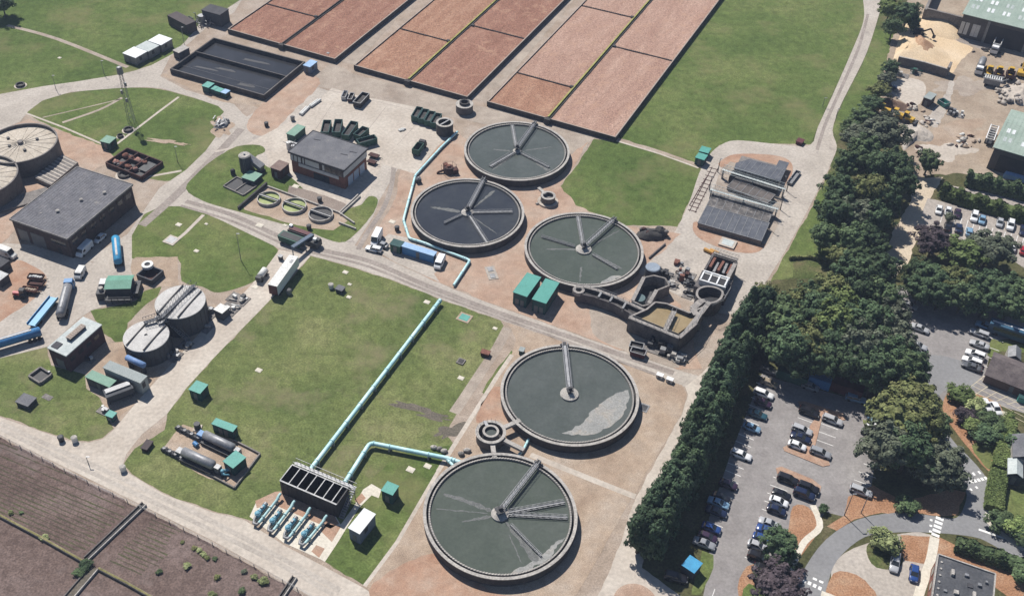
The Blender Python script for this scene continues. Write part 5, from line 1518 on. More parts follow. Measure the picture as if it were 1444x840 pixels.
m.ell(0, 0, 0, 2.0, 2.6, .8, 10, 6, jit=.2, rnd=rr)
m.build('scrap', M['steel'], t)
blotch('dirt_patch', 312, 180, 3.2, 5.2, .4, .056, M['tan'], seed=31)
blotch('dirt_patch', 234, 200, 6.0, 1.0, -.25, .056, M['tan'], seed=32)

# ---------------------------------------------------------------- dark pump block at the top left
p = P(258, 25); t = thing('pump_block', 'dark brick pump block with pipework at the top of the road', 'building', (p.x, p.y), SITE)
x, y, rz, W, D = fit((235, 22), (262, 36), (270, 26), 3.6)
c = Vector((x, y)) - p; c.rotate(Matrix.Rotation(-SITE, 2)); 
m = MB(); m.box(c.x, c.y, 0, W, 4.2, 3.6, rz - SITE); m.build('front_wall', M['browncladding'], t)
m = MB(); m.box(c.x + 8, c.y + 9, 0, 8, 5, 4.6, 0); m.build('rear_house', M['darkwall'], t)
MB().box(c.x + 8, c.y + 9, 4.602, 8.3, 5.3, .25).build('rear_roof', M['feltdark'], t)
rr = random.Random(14); m = MB()
for i in range(22):
    a = Vector((c.x + rr.uniform(0, 8), c.y + rr.uniform(2.5, 9), rr.uniform(.2, 2.6))); b = a + Vector((rr.uniform(-2.5, 2.5), rr.uniform(-1.5, 1.5), rr.uniform(-1, 1)))
    m.bar(a, b, .25, .25)
    m.bar((a.x, a.y, 0), a, .2, .2)
m.build('pipework', M['steel'], t)
m = MB(); m.cyl(c.x + 4, c.y + 6, 0, 3, 1.3, 18); m.build('vessel', M['galv'], t)
# lattice mast on the triangular lawn
p = P(186, 172); t = thing('lattice_mast', 'tall thin lattice mast with a grey head on the triangular lawn', 'mast', (p.x, p.y))
m = MB(); Hm = hz((172, 104), (186, 172))
q = [(.55, .55), (-.55, .55), (-.55, -.55), (.55, -.55)]
for i in range(4):
    m.bar((q[i][0] * 1.7, q[i][1] * 1.7, 0), (q[i][0] * .7, q[i][1] * .7, Hm), .1, .1)
for k in range(12):
    f0, f1 = 1.7 - k / 12, 1.7 - (k + 1) / 12
    for i in range(4):
        a, b = q[i], q[(i + 1) % 4]
        m.bar((a[0] * f0, a[1] * f0, Hm * k / 12), (b[0] * f1, b[1] * f1, Hm * (k + 1) / 12), .06, .06)
m.build('lattice_frame', M['steel'], t)
m = MB(); m.cyl(0, 0, Hm, Hm + 2.0, .95, 18, .85); m.ell(0, 0, Hm + 2.0, .85, .85, .35); m.build('head', M['steel'], t)
for i, (zz, aa) in enumerate(((Hm * .72, 1), (Hm * .6, 3.4), (Hm * .45, 5))):
    MB().cyl(*pol(.9, aa), zz, zz + 1.2, .35, 12).build('antenna', M['steel'], t)

# ---------------------------------------------------------------- screening tank on the pad, green roofed press house
p = P(213, 391); t = thing('square_pit', 'dark square pit with a white round tank on the pink pad', 'pit', (p.x, p.y), SITE)
m = MB(); m.box(0, -2.2, 0, 5, .3, 1.7); m.box(0, 2.2, 0, 5, .3, 1.7); m.box(-2.4, 0, 0, .3, 4.09, 1.7); m.box(2.4, 0, 0, .3, 4.09, 1.7); m.build('pit_wall', M['darkwall'], t); MB().box(0, 0, .02, 4.49, 4.09, .3).build('pit_floor', M['rustdark'], t)
m = MB(); m.ring(-2.0, 1.6, .75, 1.5, 1.72, 2.5, 28); m.build('white_tank', M['offwhite'], t); MB().cyl(-2.0, 1.6, 1.75, 2.2, .74, 20).build('tank_mouth', M['black'], t)
x, y, rz, W, D = fit((147.5, 407), (183.5, 406), (183, 388), 3.6)
t = thing('press_house', 'press house with green pitched roof and dark open undercroft', 'building', (x, y), rz)
MB().box(0, 0, 0, W - .3, D - .3, 3.4).build('walls', M['darkwall'], t)
r = MB(); r.gable(W - .2, D - .2, 3.42, .7, .25, 'x', t=.12); r.build('roof', mat('green_roof_sheet', [(.09, .24, .175), (.13, .31, .235)], .6, .4, 3, .15), t)
m = MB()
m.box(0, -D / 2 - 1.1, 1.2, W + .4, 1.7, .15)
for i in range(5):
    m.bar((-W / 2 + i * W / 4, -D / 2 - 1.85, 0), (-W / 2 + i * W / 4, -D / 2 - 1.85, 2.2), .12, .12)
m.bar((-W / 2, -D / 2 - 1.85, 2.2), (W / 2, -D / 2 - 1.85, 2.2), .1, .1); m.bar((-W / 2, -D / 2 - 1.85, 1.7), (W / 2, -D / 2 - 1.85, 1.7), .06, .06)
m.build('loading_deck', M['darksteel'], t)
m = MB(); m.box(-W / 2 - 1.3, 0, 0, 2.2, D + 1.0, 2.4); m.build('side_plant', M['darksteel'], t)
m = MB(); m.cyl(-W / 2 - 1.3, -1.6, 2.42, 3.3, .6, 14); m.box(-W / 2 - 1.3, .6, 2.42, 1.5, 2.2, .8); m.build('side_vessels', M['lip'], t) if False else (MB().cyl(-W / 2 - 1.3, -1.6, 2.42, 3.3, .6, 14).build('vessel', M['lip'], t), MB().box(-W / 2 - 1.3, .9, 2.42, 1.5, 2.2, .8).build('air_unit', M['galv'], t))
m = MB(); m.box(W / 2 + .9, 0, 0, 1.3, D, 1.8); m.build('side_plant', M['darksteel'], t)
MB().tube([(W / 2 + .6, 1, 1.82), (W / 2 + .6, 1, 2.4), (W / 2 - .6, 1.4, 3.0)], .2, 10).build('duct', M['steel'], t)

# ---------------------------------------------------------------- plant beside the round white-topped tanks
x, y, rz, W, D = fit((302, 436), (312, 442), (321, 432), 2.6)
t, _, _ = hut('boiler_cabin', 'small cabin with a white lid beside the larger white topped tank', 'cabin', (300.5, 436), (313, 442), (322, 432.5), 2.6, M['darkwall'], M['offwhite'])
def junk(name, u, v, w_, d_, n, seed, label, cat, cols=('steel', 'darksteel'), hmax=1.8, rz=None, group=None):
    """a compact plant set: skid, vessels, boxes and pipes, each its own part"""
    p = P(u, v); rr = random.Random(seed)
    t = thing(name, label, cat, (p.x, p.y), SITE if rz is None else rz, group)
    MB().box(0, 0, 0, w_, d_, .2).build('skid', M['darkconc'], t)
    for i in range(n):
        x_, y_ = rr.uniform(-.38, .38) * w_, rr.uniform(-.38, .38) * d_
        k = rr.random(); h = rr.uniform(.5, 1) * hmax
        c = M[cols[i % len(cols)]]
        if k < .35:
            MB().cyl(x_, y_, .203, h, rr.uniform(.3, .6), 14).build('vessel', c, t)
        elif k < .75:
            MB().box(x_, y_, .203, rr.uniform(.6, 1.5), rr.uniform(.6, 1.3), h, rr.uniform(-.2, .2)).build('casing', c, t)
        else:
            MB().tube([(x_ - 1, y_, .2), (x_ - 1, y_, h * .7), (x_ + 1, y_ + .3, h * .7), (x_ + 1, y_ + .3, .2)], .15, 8).build('pipe_loop', c, t)
    return t


junk('pump_set', 296, 443, 3.4, 4.5, 7, 1, 'grey pump set between the larger white topped tank and its cabin', 'pump')
junk('pump_set', 324, 436, 4.5, 4, 8, 2, 'pale equipment set on the concrete at the top end of the diagonal road', 'pump', ('lip', 'offwhite', 'darksteel'), 1.1)
junk('pump_set', 336, 422, 5.5, 3.5, 7, 3, 'white and grey valve gear on the pale slab beside the lawn', 'pump', ('offwhite', 'lip', 'darksteel'), .9)
junk('pump_set', 288, 462, 4, 3, 6, 4, 'low grey valve gear below the larger white topped tank', 'pump', ('steel', 'lip'), .9)
junk('pump_set', 262, 487, 3, 3, 5, 6, 'small valve gear at the foot of the tank bridge stair', 'pump', ('lip', 'black'), .8)
junk('pump_set', 240, 500, 5.5, 3.6, 8, 5, 'dark pump set at the foot of the smaller white topped tank', 'pump', ('darksteel', 'steel'), 1.4)
a, b = P(178, 503, 3.3), P(204, 515, 3.3); d = b - a
t = thing('blue_vessel', 'long mid blue cylinder on a dark stand between the shed and the smaller round tank', 'vessel', (a.x, a.y), math.atan2(d.y, d.x))
MB().tube([(0, 0, 3.2), (.2, 0, 3.2), (d.length - .2, 0, 3.2), (d.length, 0, 3.2)], [.4, .75, .75, .4], 16).build('shell', mat('mid_blue_paint', [(.13, .22, .42), (.18, .29, .50)], .5, .6, 4, .15), t)
for k in (.15, .85):
    MB().box(d.length * k, 0, 0, .4, 1.2, 2.6).build('support', M['darksteel'], t)
junk('pump_set', 127, 508, 2.4, 1.6, 3, 9, 'little pump set against the wall of the dark brick plant house', 'pump', ('black', 'offwhite'), .9)
p = P(170, 560); t = thing('grit_hopper', 'dark hopper machine with pale top between the grey shed and the small kiosk', 'hopper', (p.x, p.y), SITE + R(58))
m = MB(); m.box(0, 0, .9, 6, 2.4, 1.9, 0, 0, 1.05, 1.2); m.box(0, 0, .2, 4, 1.4, .7); m.build('body', M['darkwall'], t); m = MB(); m.box(0, .3, 2.803, 5.6, 1.3, .35); m.build('screen_cover', M['steel'], t)
for sx in (-1, 1):
    for sy in (-1, 1):
        MB().box(sx * 2.6, sy * 1.0, 0, .2, .2, .9).build('leg', M['darksteel'], t)
junk('pump_set', 146, 579, 2.6, 2.2, 4, 12, 'pale pump gear beside the smallest teal kiosk', 'pump', ('offwhite', 'steel'), .8)
# ---------------------------------------------------------------- inlet works beside the tank with twin bridges
def poly_wall(mb, pix, z, th, h0=0.0, closed=True, zt=None):
    pts = [P(u, v, z) for u, v in pix]
    n = len(pts)
    for i in range(n if closed else n - 1):
        a, b = pts[i], pts[(i + 1) % n]
        mb.bar((a.x, a.y, (h0 + z) / 2), (b.x, b.y, (h0 + z) / 2), th, z - h0 - .0013 * (i % 5))
    return pts


def shifted(pix, z, o):
    return [tuple(P(u, v, z) - o) for u, v in pix]


class OffMB(MB):
    """mesh builder that takes world coordinates and stores them relative to a thing"""
    def __init__(s, o):
        super().__init__(); s.o = o

    def add(s, vs, fs, mi=0, smooth=False):
        return super().add([(v[0] - s.o.x, v[1] - s.o.y, v[2]) for v in vs], fs, mi, smooth)


INW = mat('inlet_wall', [(.06, .056, .06), (.10, .093, .095), (.17, .155, .145)], .9, .5, 3, .28, 8, contrast=.75)
LPD = mat('grimy_coping', [(.16, .15, .145), (.27, .25, .235), (.40, .37, .34)], .9, .8, 4, .3, 8, contrast=.85)
o = P(958, 455)
t = thing('brown_basin', 'raised square basin of brown sewage split in two by a walkway', 'basin', (o.x, o.y))
Zb = 4.6
ring_ = [(887, 447), (958, 476), (978, 459), (993, 433), (970, 440), (938, 427), (921, 426), (914, 434)]
m = OffMB(o); poly_wall(m, [(887, 447), (958, 476), (982, 455), (994, 432), (972, 441), (940, 428), (924, 426), (912, 436)], Zb, .45); m.build('outer_wall', INW, t)
m = OffMB(o)
pts = [P(u, v, Zb + .06) for u, v in [(887, 447), (958, 476), (982, 455), (994, 432), (972, 441), (940, 428), (924, 426), (912, 436)]]
for i in range(len(pts)):
    a, b = pts[i], pts[(i + 1) % len(pts)]; m.bar((a.x, a.y, Zb + .07 + .004 * i), (b.x, b.y, Zb + .07 + .004 * i), 1.0 if i in (0, 1) else .45, .13)
m.build('wall_walkway', LPD, t)
m = OffMB(o); m.prism([tuple(P(u, v, 3.6)) for u, v in [(900, 447), (956, 470), (976, 455), (985, 440), (972, 444), (940, 432), (924, 430), (914, 438)]], .1, 3.6); m.build('water', M['w_brown'], t)
m = OffMB(o); a, b = P(951, 439, Zb), P(938, 466, Zb); m.bar((a.x, a.y, Zb), (b.x, b.y, Zb), 1.1, .3); m.build('middle_walkway', LPD, t)
for s in (-1, 1):
    d = (b - a).normalized(); n = Vector((-d.y, d.x)) * .5 * s
    g = OffMB(o)
    for k in range(6):
        q = a.lerp(b, k / 5) + n; g.bar((q.x, q.y, Zb + .15), (q.x, q.y, Zb + 1.1), .06, .06)
    g.bar((a.x + n.x, a.y + n.y, Zb + 1.1), (b.x + n.x, b.y + n.y, Zb + 1.1), .06, .06); g.build('handrail', M['galv'], t)
# long raised channel
o = P(860, 425)
t = thing('inlet_channel', 'long raised concrete channel curving from under the settling tank rim to the brown basin', 'channel', (o.x, o.y))
Zc = 3.0
up = [(813, 405), (824, 404), (842, 409), (870, 420), (905, 436), (916, 441)]
lo = [(811, 412), (838, 418), (866, 428), (898, 446)]
m = OffMB(o); m.prism([tuple(P(u, v, Zc)) for u, v in up] + [tuple(P(u, v, Zc)) for u, v in lo[::-1]], .05, Zc - .9); m.build('channel_body', M['blackened'], t)
m = OffMB(o); poly_wall(m, up, Zc, .5, .06, False); m.build('rear_wall', INW, t)
m = OffMB(o); poly_wall(m, lo, Zc, .4, .06, False); m.build('front_wall', INW, t)
m = OffMB(o)
for i in range(len(up) - 1):
    a, b = P(*up[i], Zc + .06), P(*up[i + 1], Zc + .06); m.bar((a.x, a.y, Zc + .075 + i * .003), (b.x, b.y, Zc + .075 + i * .003), .9, .13)
m.build('wall_walkway', LPD, t)
m = OffMB(o); q = P(816, 409, Zc); m.ring(q.x, q.y, .8, 1.5, Zc - .8, Zc + .25, 24); m.build('inlet_collar', LPD, t)
for u, v in ((846, 416), (862, 422), (880, 432)):
    m = OffMB(o); q = P(u, v, Zc); m.box(q.x, q.y, Zc - .85, .5, 2.2, 1.2, SITE); m.build('sluice_gate', M['steel'], t)
# orange gravel slit inside channel is base ground
# dark pit house with blue-topped round tank
o = P(915, 410)
t = thing('pump_pit', 'deep dark walled pump pit between the settling tank and the brown basin', 'pit', (o.x, o.y))
Zp = 3.4
m = OffMB(o); poly_wall(m, [(908, 391), (892, 424), (906, 431), (918, 428), (926, 409), (944, 402), (938, 392), (922, 388)], Zp, .45); m.build('pit_wall', M['darkconc'], t)
m = OffMB(o); m.prism([tuple(P(u, v, .4)) for u, v in [(906, 402), (890, 432), (906, 440), (920, 438), (930, 418), (944, 412), (936, 402), (920, 398)]], .05, .4); m.build('pit_floor', M['black'], t)
m = OffMB(o)
for a, b in (((908, 391), (892, 424)), ((926, 409), (915, 428))):
    a, b = P(*a, Zp), P(*b, Zp); m.bar((a.x, a.y, Zp + .08), (b.x, b.y, Zp + .08), .9, .14)
m.build('walkway', LPD, t)
m = OffMB(o); a, b = P(914, 424, 2), P(918, 412, 3.2); m.bar((a.x, a.y, 1.2), (b.x, b.y, 3.4), .5, .12); m.build('ladder', LPD, t)
m = OffMB(o); q = P(901, 423, 1.5); m.cyl(q.x, q.y, .42, 2.4, 1.5, 18); m.build('vessel', mat('teal_grey_steel', [(.07, .12, .13), (.11, .16, .17)], .6, .6, 4, .2), t)
p = P(921, 376, 3.2); t = thing('round_tank', 'small round tank with blue-grey lid behind the dark pump pit', 'tank', (p.x, p.y))
MB().cyl(0, 0, 0, 3.0, 1.85, 28).build('shell', M['darkwall'], t); MB().cyl(0, 0, 3.003, 3.2, 1.9, 28, 1.7).build('lid', mat('blue_grey_lid', [(.20, .24, .30), (.26, .31, .37)], .6, .6, 3, .1), t)
junk('pump_set', 934, 388, 5, 4, 9, 41, 'dark pump set crowding the small blue-lidded round tank', 'pump', ('darksteel', 'black', 'steel'), 2.0)
# round-ended basin and white screen house
o = P(1000, 420)
t = thing('grit_basin', 'oval grit basin with pale rounded rim, next to the white screen unit', 'basin', (o.x, o.y))
Zg = 4.4
el_ = [(985, 408), (983, 417), (992, 425), (1005, 427), (1015, 422), (1019, 412), (1010, 406), (996, 404)]
m = OffMB(o); poly_wall(m, smooth_pix(el_, 3), Zg, .5); m.build('basin_wall', INW, t)
m = OffMB(o)
sp = smooth_pix(el_, 3)
for i in range(len(sp)):
    a, b = P(*sp[i], Zg), P(*sp[(i + 1) % len(sp)], Zg); m.bar((a.x, a.y, Zg + .07 + .002 * (i % 4)), (b.x, b.y, Zg + .07 + .002 * (i % 4)), .55, .13)
m.build('rim_coping', LPD, t)
m = OffMB(o); m.prism([tuple(P(u, v, 2.4)) for u, v in [(988, 418), (992, 430), (1005, 433), (1014, 428), (1017, 420), (1010, 415), (998, 412)]], .1, 2.4); m.build('water', M['black'], t)
o = P(985, 440)
t = thing('transfer_walkway', 'raised pale walkway stepping from the grit basin down to the brown basin', 'walkway', (o.x, o.y))
m = OffMB(o)
for i, (a, b, w_) in enumerate((((990, 424), (976, 436), 1.6), ((976, 436), (982, 445), 1.5), ((1000, 427), (968, 468), 1.2))):
    a, b = P(*a, Zg), P(*b, Zg); m.bar((a.x, a.y, Zg + .25 + .01 * i), (b.x, b.y, Zg + .25 + .01 * i), w_, .18)
m.build('deck', LPD, t)
m = OffMB(o)
for q in ((990, 424), (979, 440), (985, 446)):
    c = P(*q, Zg); m.box(c.x, c.y, 0, 1.4, 1.4, Zg + .1)
m.build('piers', M['darkconc'], t) if False else [OffMB(o).box(P(*q, Zg).x, P(*q, Zg).y, 0, 1.4, 1.4, Zg + .1).build('pier', M['darkconc'], t) for q in ((990, 424), (979, 440), (985, 446))]
x, y, rz, W, D = fit((985, 393), (1024, 405), (1030, 390), 5.2)
t = thing('screen_house', 'white framed screen unit with three dark openings on top of the inlet block', 'plant', (x, y), rz)
MB().box(0, .2, 0, W + 1, D + 2.5, 3.4).build('base_block', INW, t)
MB().box(0, 0, 3.402, W - .4, D - .3, 1.3).build('casing', M['offwhite'], t)
for i in range(3):
    MB().box(-W * .3 + i * W * .29, -.1, 4.704, W * .21, D * .55, .1).build('screen_opening', M['black'], t)
m = MB(); 
for i in range(4):
    m.box(-W * .445 + i * W * .29, -.1, 4.704, W * .05, D * .7, .3)
m.box(0, D * .42, 4.704, W * .95, .35, .3); m.box(0, -D * .45, 4.704, W * .95, .3, .3)
m.build('frame', M['white2'], t)
x, y, rz, W, D = fit((994, 379), (1028, 390), (1040, 368), 4.6)
t = thing('screen_plant', 'dark open screen machinery behind the white screen unit', 'plant', (x, y), rz)
m = MB(); m.box(0, -D / 2, 0, W, .5, 4.0); m.box(0, D / 2, 0, W, .5, 4.4); m.box(-W / 2, 0, 0, .5, D - .502, 4.4); m.box(W / 2, 0, 0, .5, D - .502, 4.4); m.build('outer_wall', INW, t)
MB().box(0, 0, .1, W - .51, D - .51, 2.4).build('floor', M['black'], t)
rr = random.Random(6)
for i in range(5):
    MB().box(-W * .36 + i * W * .18, rr.uniform(-.5, .2), 2.502, W * .1, D * .6, rr.uniform(1.2, 2.3), rr.uniform(-.1, .1)).build('screen_rake', M['steel'] if i % 2 else M['rust'], t)
m = MB(); truss(m, (-W / 2, D / 2 + .3), (W / 2, D / 2 + .3), 4.7, 1.3, 1.0, 8); m.build('walkway', LPD, t)
MB().box(W / 2 - .2, -D * .1, 4.402, 1.0, D * .9, .14).build('side_walkway', LPD, t)
junk('screenings_plant', 965, 391, 5.0, 5.0, 9, 44, 'rusty screenings plant on the concrete left of the white screen unit', 'plant', ('rustdark', 'darksteel', 'steel', 'rust'), 2.2)
junk('pump_set', 976, 402, 3.0, 4.0, 6, 45, 'dark gear between the rusty screenings plant and the oval grit basin', 'pump', ('darksteel', 'steel'), 2.4)
p = P(996, 352, .6); q = P(1018, 362, .6)
d = q - p
t = thing('orange_pipes', 'orange pipe bundle lying on the concrete under the covered tanks', 'pipe', (p.x, p.y), math.atan2(d.y, d.x))
for k, (a, b, yy) in enumerate(((-.6, d.length * .45, 0), (.8, d.length * .7, .75), (d.length * .4, d.length + .8, -.6))):
    MB().tube([(a, yy, .5), (a + .2, yy, .5), (b, yy, .5)], .5, 14).build('pipe', M['orange'] if k < 2 else M['rust'], t)
p = P(1030, 368, 1.0); q = P(1004, 360, .6)
d = q - p
t = thing('pipe_rack', 'grey pipe rack running between the orange pipes and the screen machinery', 'pipework', (p.x, p.y), math.atan2(d.y, d.x))
m = MB()
for k in range(3):
    m.tube([(0, k * .6 - .6, .9), (d.length, k * .6 - .6, .9)], .2, 8)
for k in range(4):
    m.box(d.length * k / 3, 0, 0, .25, 2.2, .75)
m.build('pipes', M['steel'], t)
t = thing('pipe_wall', 'thin kerb wall on the orange gravel left of the rubble pit', 'wall', tuple(P(924, 368)))
a, b = P(938, 345), P(915, 365); o = P(924, 368); m = OffMB(o); m.bar((a.x, a.y, .3), (b.x, b.y, .3), .3, .6); m.build('wall', INW, t)
# dark rubble pit at the lawn corner
p = P(918, 333); t = thing('rubble_mound', 'dark mound of rubble and scrap at the lawn corner above the settling tank', 'mound', (p.x, p.y))
rr = random.Random(33); m = MB(); m.ell(0, 0, 0, 4.6, 2.4, 1.9, 14, 8, jit=.16, rnd=rr); m.ell(2.2, .6, .6, 2.2, 1.6, 1.8, 12, 7, jit=.2, rnd=rr); m.build('spoil', M['blackened'], t)
for i in range(7):
    b = MB(); b.ell(0, 0, 0, .7, .6, .5, 8, 5, jit=.2, rnd=rr); o2 = b.build('rock', M['darkconc'] if i % 2 else M['rustdark'], t); o2.location = (rr.uniform(-3.6, 4.2), rr.uniform(-1.2, 1.8), rr.uniform(.9, 1.8))
# plant at the road corner of the inlet works
skip(889, 487, 906, 491, 'long black open skip at the road corner of the inlet works', None, 'black', 1.6, 2.0, .5)
skip(890, 494, 910, 500, 'maroon open skip in front of the black one by the inlet works', None, 'maroon', 1.5, 2.0, .5)
junk('pump_set', 927, 490, 7, 5, 12, 51, 'dense dark pipework filling the corner below the brown basin', 'pump', ('darksteel', 'steel', 'black'), 2.2)
junk('pump_set', 948, 500, 6, 4, 10, 52, 'grey valve gear at the foot of the brown basin wall', 'pump', ('steel', 'darksteel', 'lip'), 1.7)
junk('pump_set', 960, 508, 3, 3, 6, 53, 'pale broken gear at the tip of the inlet works beside the road', 'pump', ('lip', 'offwhite', 'steel'), 1.2)
for u, v, l in ((930, 532, 'left white cabinet of two on the gravel by the service road'), (944, 538, 'right white cabinet of two on the gravel by the service road')):
    p = P(u, v); t = thing('white_cabinet', l, 'cabinet', (p.x, p.y), SITE, 'white cabinets')
    MB().box(0, 0, 0, 1.5, 1.0, 1.0).build('body', M['offwhite'], t); MB().box(0, -.51, .2, .6, .03, .6).build('door', M['steel'], t); MB().box(0, 0, 1.003, 1.6, 1.1, .08).build('lid', M['white2'], t)
# rusty plant between the two upper settling tanks
p = P(633, 243); t = thing('rusty_pump', 'rust brown pump mound in the gap between the upper two settling tanks', 'pump', (p.x, p.y))
rr = random.Random(9); m = MB(); m.cyl(0, 0, 0, 2.0, 1.6, 16, 1.3); m.box(1.8, -.4, 0, 1.6, 1.8, 1.6, .3); m.tube([(-1, 0, 1), (-3, -.6, .5), (-3.4, -.8, .1)], .35, 10); m.build('body', M['rustdark'], t)
m = MB(); m.cyl(0, 0, 2.003, 2.5, .8, 14, .5); m.box(-.9, 1.2, 0, 1.2, 1.2, 2.2, .4); m.build('motor', M['rust'], t)
m = MB()
for k in range(6):
    a = k * 1.05; m.bar((*pol(2.2, a), 0), (*pol(2.2, a), 2.6), .08, .08); m.bar((*pol(2.2, a), 2.5), (*pol(2.2, a + 1.05), 2.5), .06, .06)
m.build('guard_rail', M['darksteel'], t)
p = P(590, 254, .8); t = thing('valve_box', 'dark valve box where the winding turquoise pipe bends', 'valve', (p.x, p.y), .3); MB().box(0, 0, 0, 1.5, 1.3, 1.5).build('body', M['darkwall'], t); MB().cyl(0, 0, 1.503, 1.8, .25, 12).build('spindle', M['steel'], t)
p = P(693, 385); t = thing('grate_pad', 'grey pad with two gratings on the orange gravel above the road', 'pad', (p.x, p.y), SITE + R(40)); MB().box(0, 0, 0, 2.6, 5.2, .18).build('pad', M['conc2'], t)
for yy in (-1.4, 1.3):
    MB().box(0, yy, .183, 1.4, 1.6, .1).build('grating', M['steel'], t)

# ---------------------------------------------------------------- covered screening tanks on the right apron
G('gravel_island', smooth_pix([(1016, 236), (1024, 222), (1045, 217), (1090, 219), (1112, 226), (1118, 240), (1108, 262), (1096, 252), (1086, 244)], 3), .056, M['pink2'])
G('gravel_island', smooth_pix([(977, 318), (984, 313), (1030, 325), (1078, 340), (1074, 352), (1060, 357), (1030, 354), (996, 342), (980, 330)], 3), .056, M['pink2'])
G('tank_apron', [(1016, 240), (1030, 228), (1098, 246), (1108, 262), (1096, 320), (1082, 345), (984, 316), (1000, 285)], .058, M['track'])
CG = 'covered screening tanks'
SLAB = mat('slate_blue_cover', [(.055, .062, .08), (.09, .098, .118), (.14, .145, .16)], .75, .5, 3, .2, 8, contrast=.7)
MOTT = mat('mottled_cover', [(.04, .04, .044), (.115, .108, .105), (.33, .30, .28)], .8, .45, 2.5, .25, 9, contrast=.65)
BRN = mat('brown_grey_cover', [(.07, .062, .06), (.11, .098, .092), (.17, .15, .14)], .85, .5, 3, .2, 8, contrast=.7)
def covered(a, b, c, z, label, mtl, nrib, zb=None):
    x, y, rz, W, D = fit(a, b, c, z)
    t = thing('covered_tank', label, 'covered tank', (x, y), rz, CG)
    MB().box(0, 0, 0, W - .3, D - .3, z - .5).build('walls', M['darkconc'], t)
    r = MB(); hW, hD = W / 2, D / 2
    r.add([(-hW, -hD, z - .48), (hW, -hD, z - .48), (hW, hD, z - .1), (-hW, hD, z - .1), (-hW, -hD, z - .30), (hW, -hD, z - .30), (hW, hD, z + .1), (-hW, hD, z + .1)], [(3, 2, 1, 0), (4, 5, 6, 7), (0, 1, 5, 4), (1, 2, 6, 5), (2, 3, 7, 6), (3, 0, 4, 7)])
    rf = r.build('cover', mtl, t)
    m = MB()
    for i in range(nrib + 1):
        xx = -hW + .15 + i * (W - .3) / nrib
        m.bar((xx, -hD + .05, z - .26), (xx, hD - .05, z + .14), .12, .1)
    for sgn in (-1, 1):
        m.bar((-hW, sgn * hD * .98, z - .08 + sgn * .2), (hW, sgn * hD * .98, z - .08 + sgn * .2), .16, .12)
    m.build('cover_ribs', M['steel'], rf)
    return t, W, D


covered((983.6, 313), (1074.7, 339), (1084, 314.5), 1.9, 'front covered tank with slate blue panels, next to the orange gravel', SLAB, 9)
covered((996, 289), (1084, 313.5), (1093, 296), 1.6, 'second covered tank, mottled and dirty see-through panels', MOTT, 8)
covered((1025, 262), (1083, 286), (1086, 272), 1.5, 'narrow brown-grey covered tank between two steel gantries', BRN, 6)
x, y, rz, W, D = fit((1030, 246), (1096, 264), (1108, 231), 2.4)
t = thing('covered_tank', 'rear covered tank with L shaped dark cover around an open trough', 'covered tank', (x, y), rz, CG)
MB().box(0, D * .12, 0, W - .3, D * .6, 1.9).build('walls', M['darkconc'], t)
r = MB(); r.prism([(-W / 2, -D * .2), (W / 2, -D * .2), (W / 2, D * .62), (W * .28, D * .62), (W * .28, D * .34), (-W * .3, D * .34), (-W * .52, D * .05)], 1.903, 2.1); rf = r.build('cover', SLAB, t)
m = MB()
for i in range(8):
    m.bar((-W * .42 + i * W * .115, -D * .18, 2.13), (-W * .36 + i * W * .115, D * .3, 2.13), .1, .06)
m.build('cover_ribs', M['steel'], rf)
m = MB(); m.box(0, -D * .52, 0, W, .35, 1.7); m.box(-W / 2, -D * .36, 0, .4, D * .3, 1.7); m.box(W / 2, -D * .36, 0, .4, D * .3, 1.7); m.box(0, -D * .36, .02, W - .42, D * .28, .3); m.build('open_trough', M['blackened'], t)
m = MB(); m.cyl(W * .55, D * .15, 0, 1.2, .2, 10); m.build('standpipe', M['steel'], t)
for (a, b, l) in (((1019, 238), (1108, 266), 'rear steel gantry spanning the covered tanks'), ((1002, 266), (1098, 294), 'front steel gantry spanning the covered tanks')):
    pa, pb = P(*a, 3.2), P(*b, 3.2); d = pb - pa
    t = thing('gantry', l, 'gantry', (pa.x, pa.y), math.atan2(d.y, d.x), 'steel gantries over the covered tanks')
    m = MB(); truss(m, (0, 0), (d.length, 0), 3.0, 1.5, 1.3, 18); m.build('span', M['paleroof'], t)
    for f in (.02, .5, .98):
        MB().box(d.length * f, 0, 0, .3, .9, 2.8).build('support', M['steel'], t)
for (u, v, l) in ((1012, 243, 'thin lamp pole at the left end of the rear gantry'), (1000, 268, 'thin lamp pole at the left end of the front gantry'), (1109, 270, 'thin lamp pole at the right end of the rear gantry'), (1100, 296, 'thin lamp pole at the right end of the front gantry'), (1084, 323, 'thin lamp pole at the corner of the slate blue covered tank')):
    p = P(u, v); t = thing('lamp_pole', l, 'lamp post', (p.x, p.y), 0, 'thin lamp poles round the covered tanks'); MB().cyl(0, 0, 0, 4.6, .16, 8, .07).build('pole', M['darksteel'], t); MB().box(.2, 0, 4.6, .6, .25, .12).build('lamp_head', M['steel'], t)
m_ = [(1127, 247, 1112, 262)]
a, b = P(1126, 241, .8), P(1113, 258, .8); d = b - a
t = thing('trough', 'grey metal trough lying on the concrete right of the rear covered tank', 'trough', (a.x, a.y), math.atan2(d.y, d.x)); skip_mesh(d.length, 1.5, .9, 0, 0).build('body', M['steel'], t).location = (d.length / 2, 0, 0)
t = thing('rail_track', 'worn steel rails set in concrete left of the covered tanks', 'rails', tuple(P(985, 275)))
o = P(985, 275); m = OffMB(o)
for (a, b) in (((1004, 236), (972, 298)), ((1012, 238), (980, 300)), ((996, 250), (972, 290))):
    a, b = P(*a), P(*b); m.bar((a.x, a.y, .11), (b.x, b.y, .11), .14, .1)
for k in range(12):
    c = P(1006 - k * 2.7, 238 + k * 5.4); m.box(c.x, c.y, .045, 2.6, .3, .04 + .0005 * k, SITE)
m.build('rails', M['rustdark'], t)

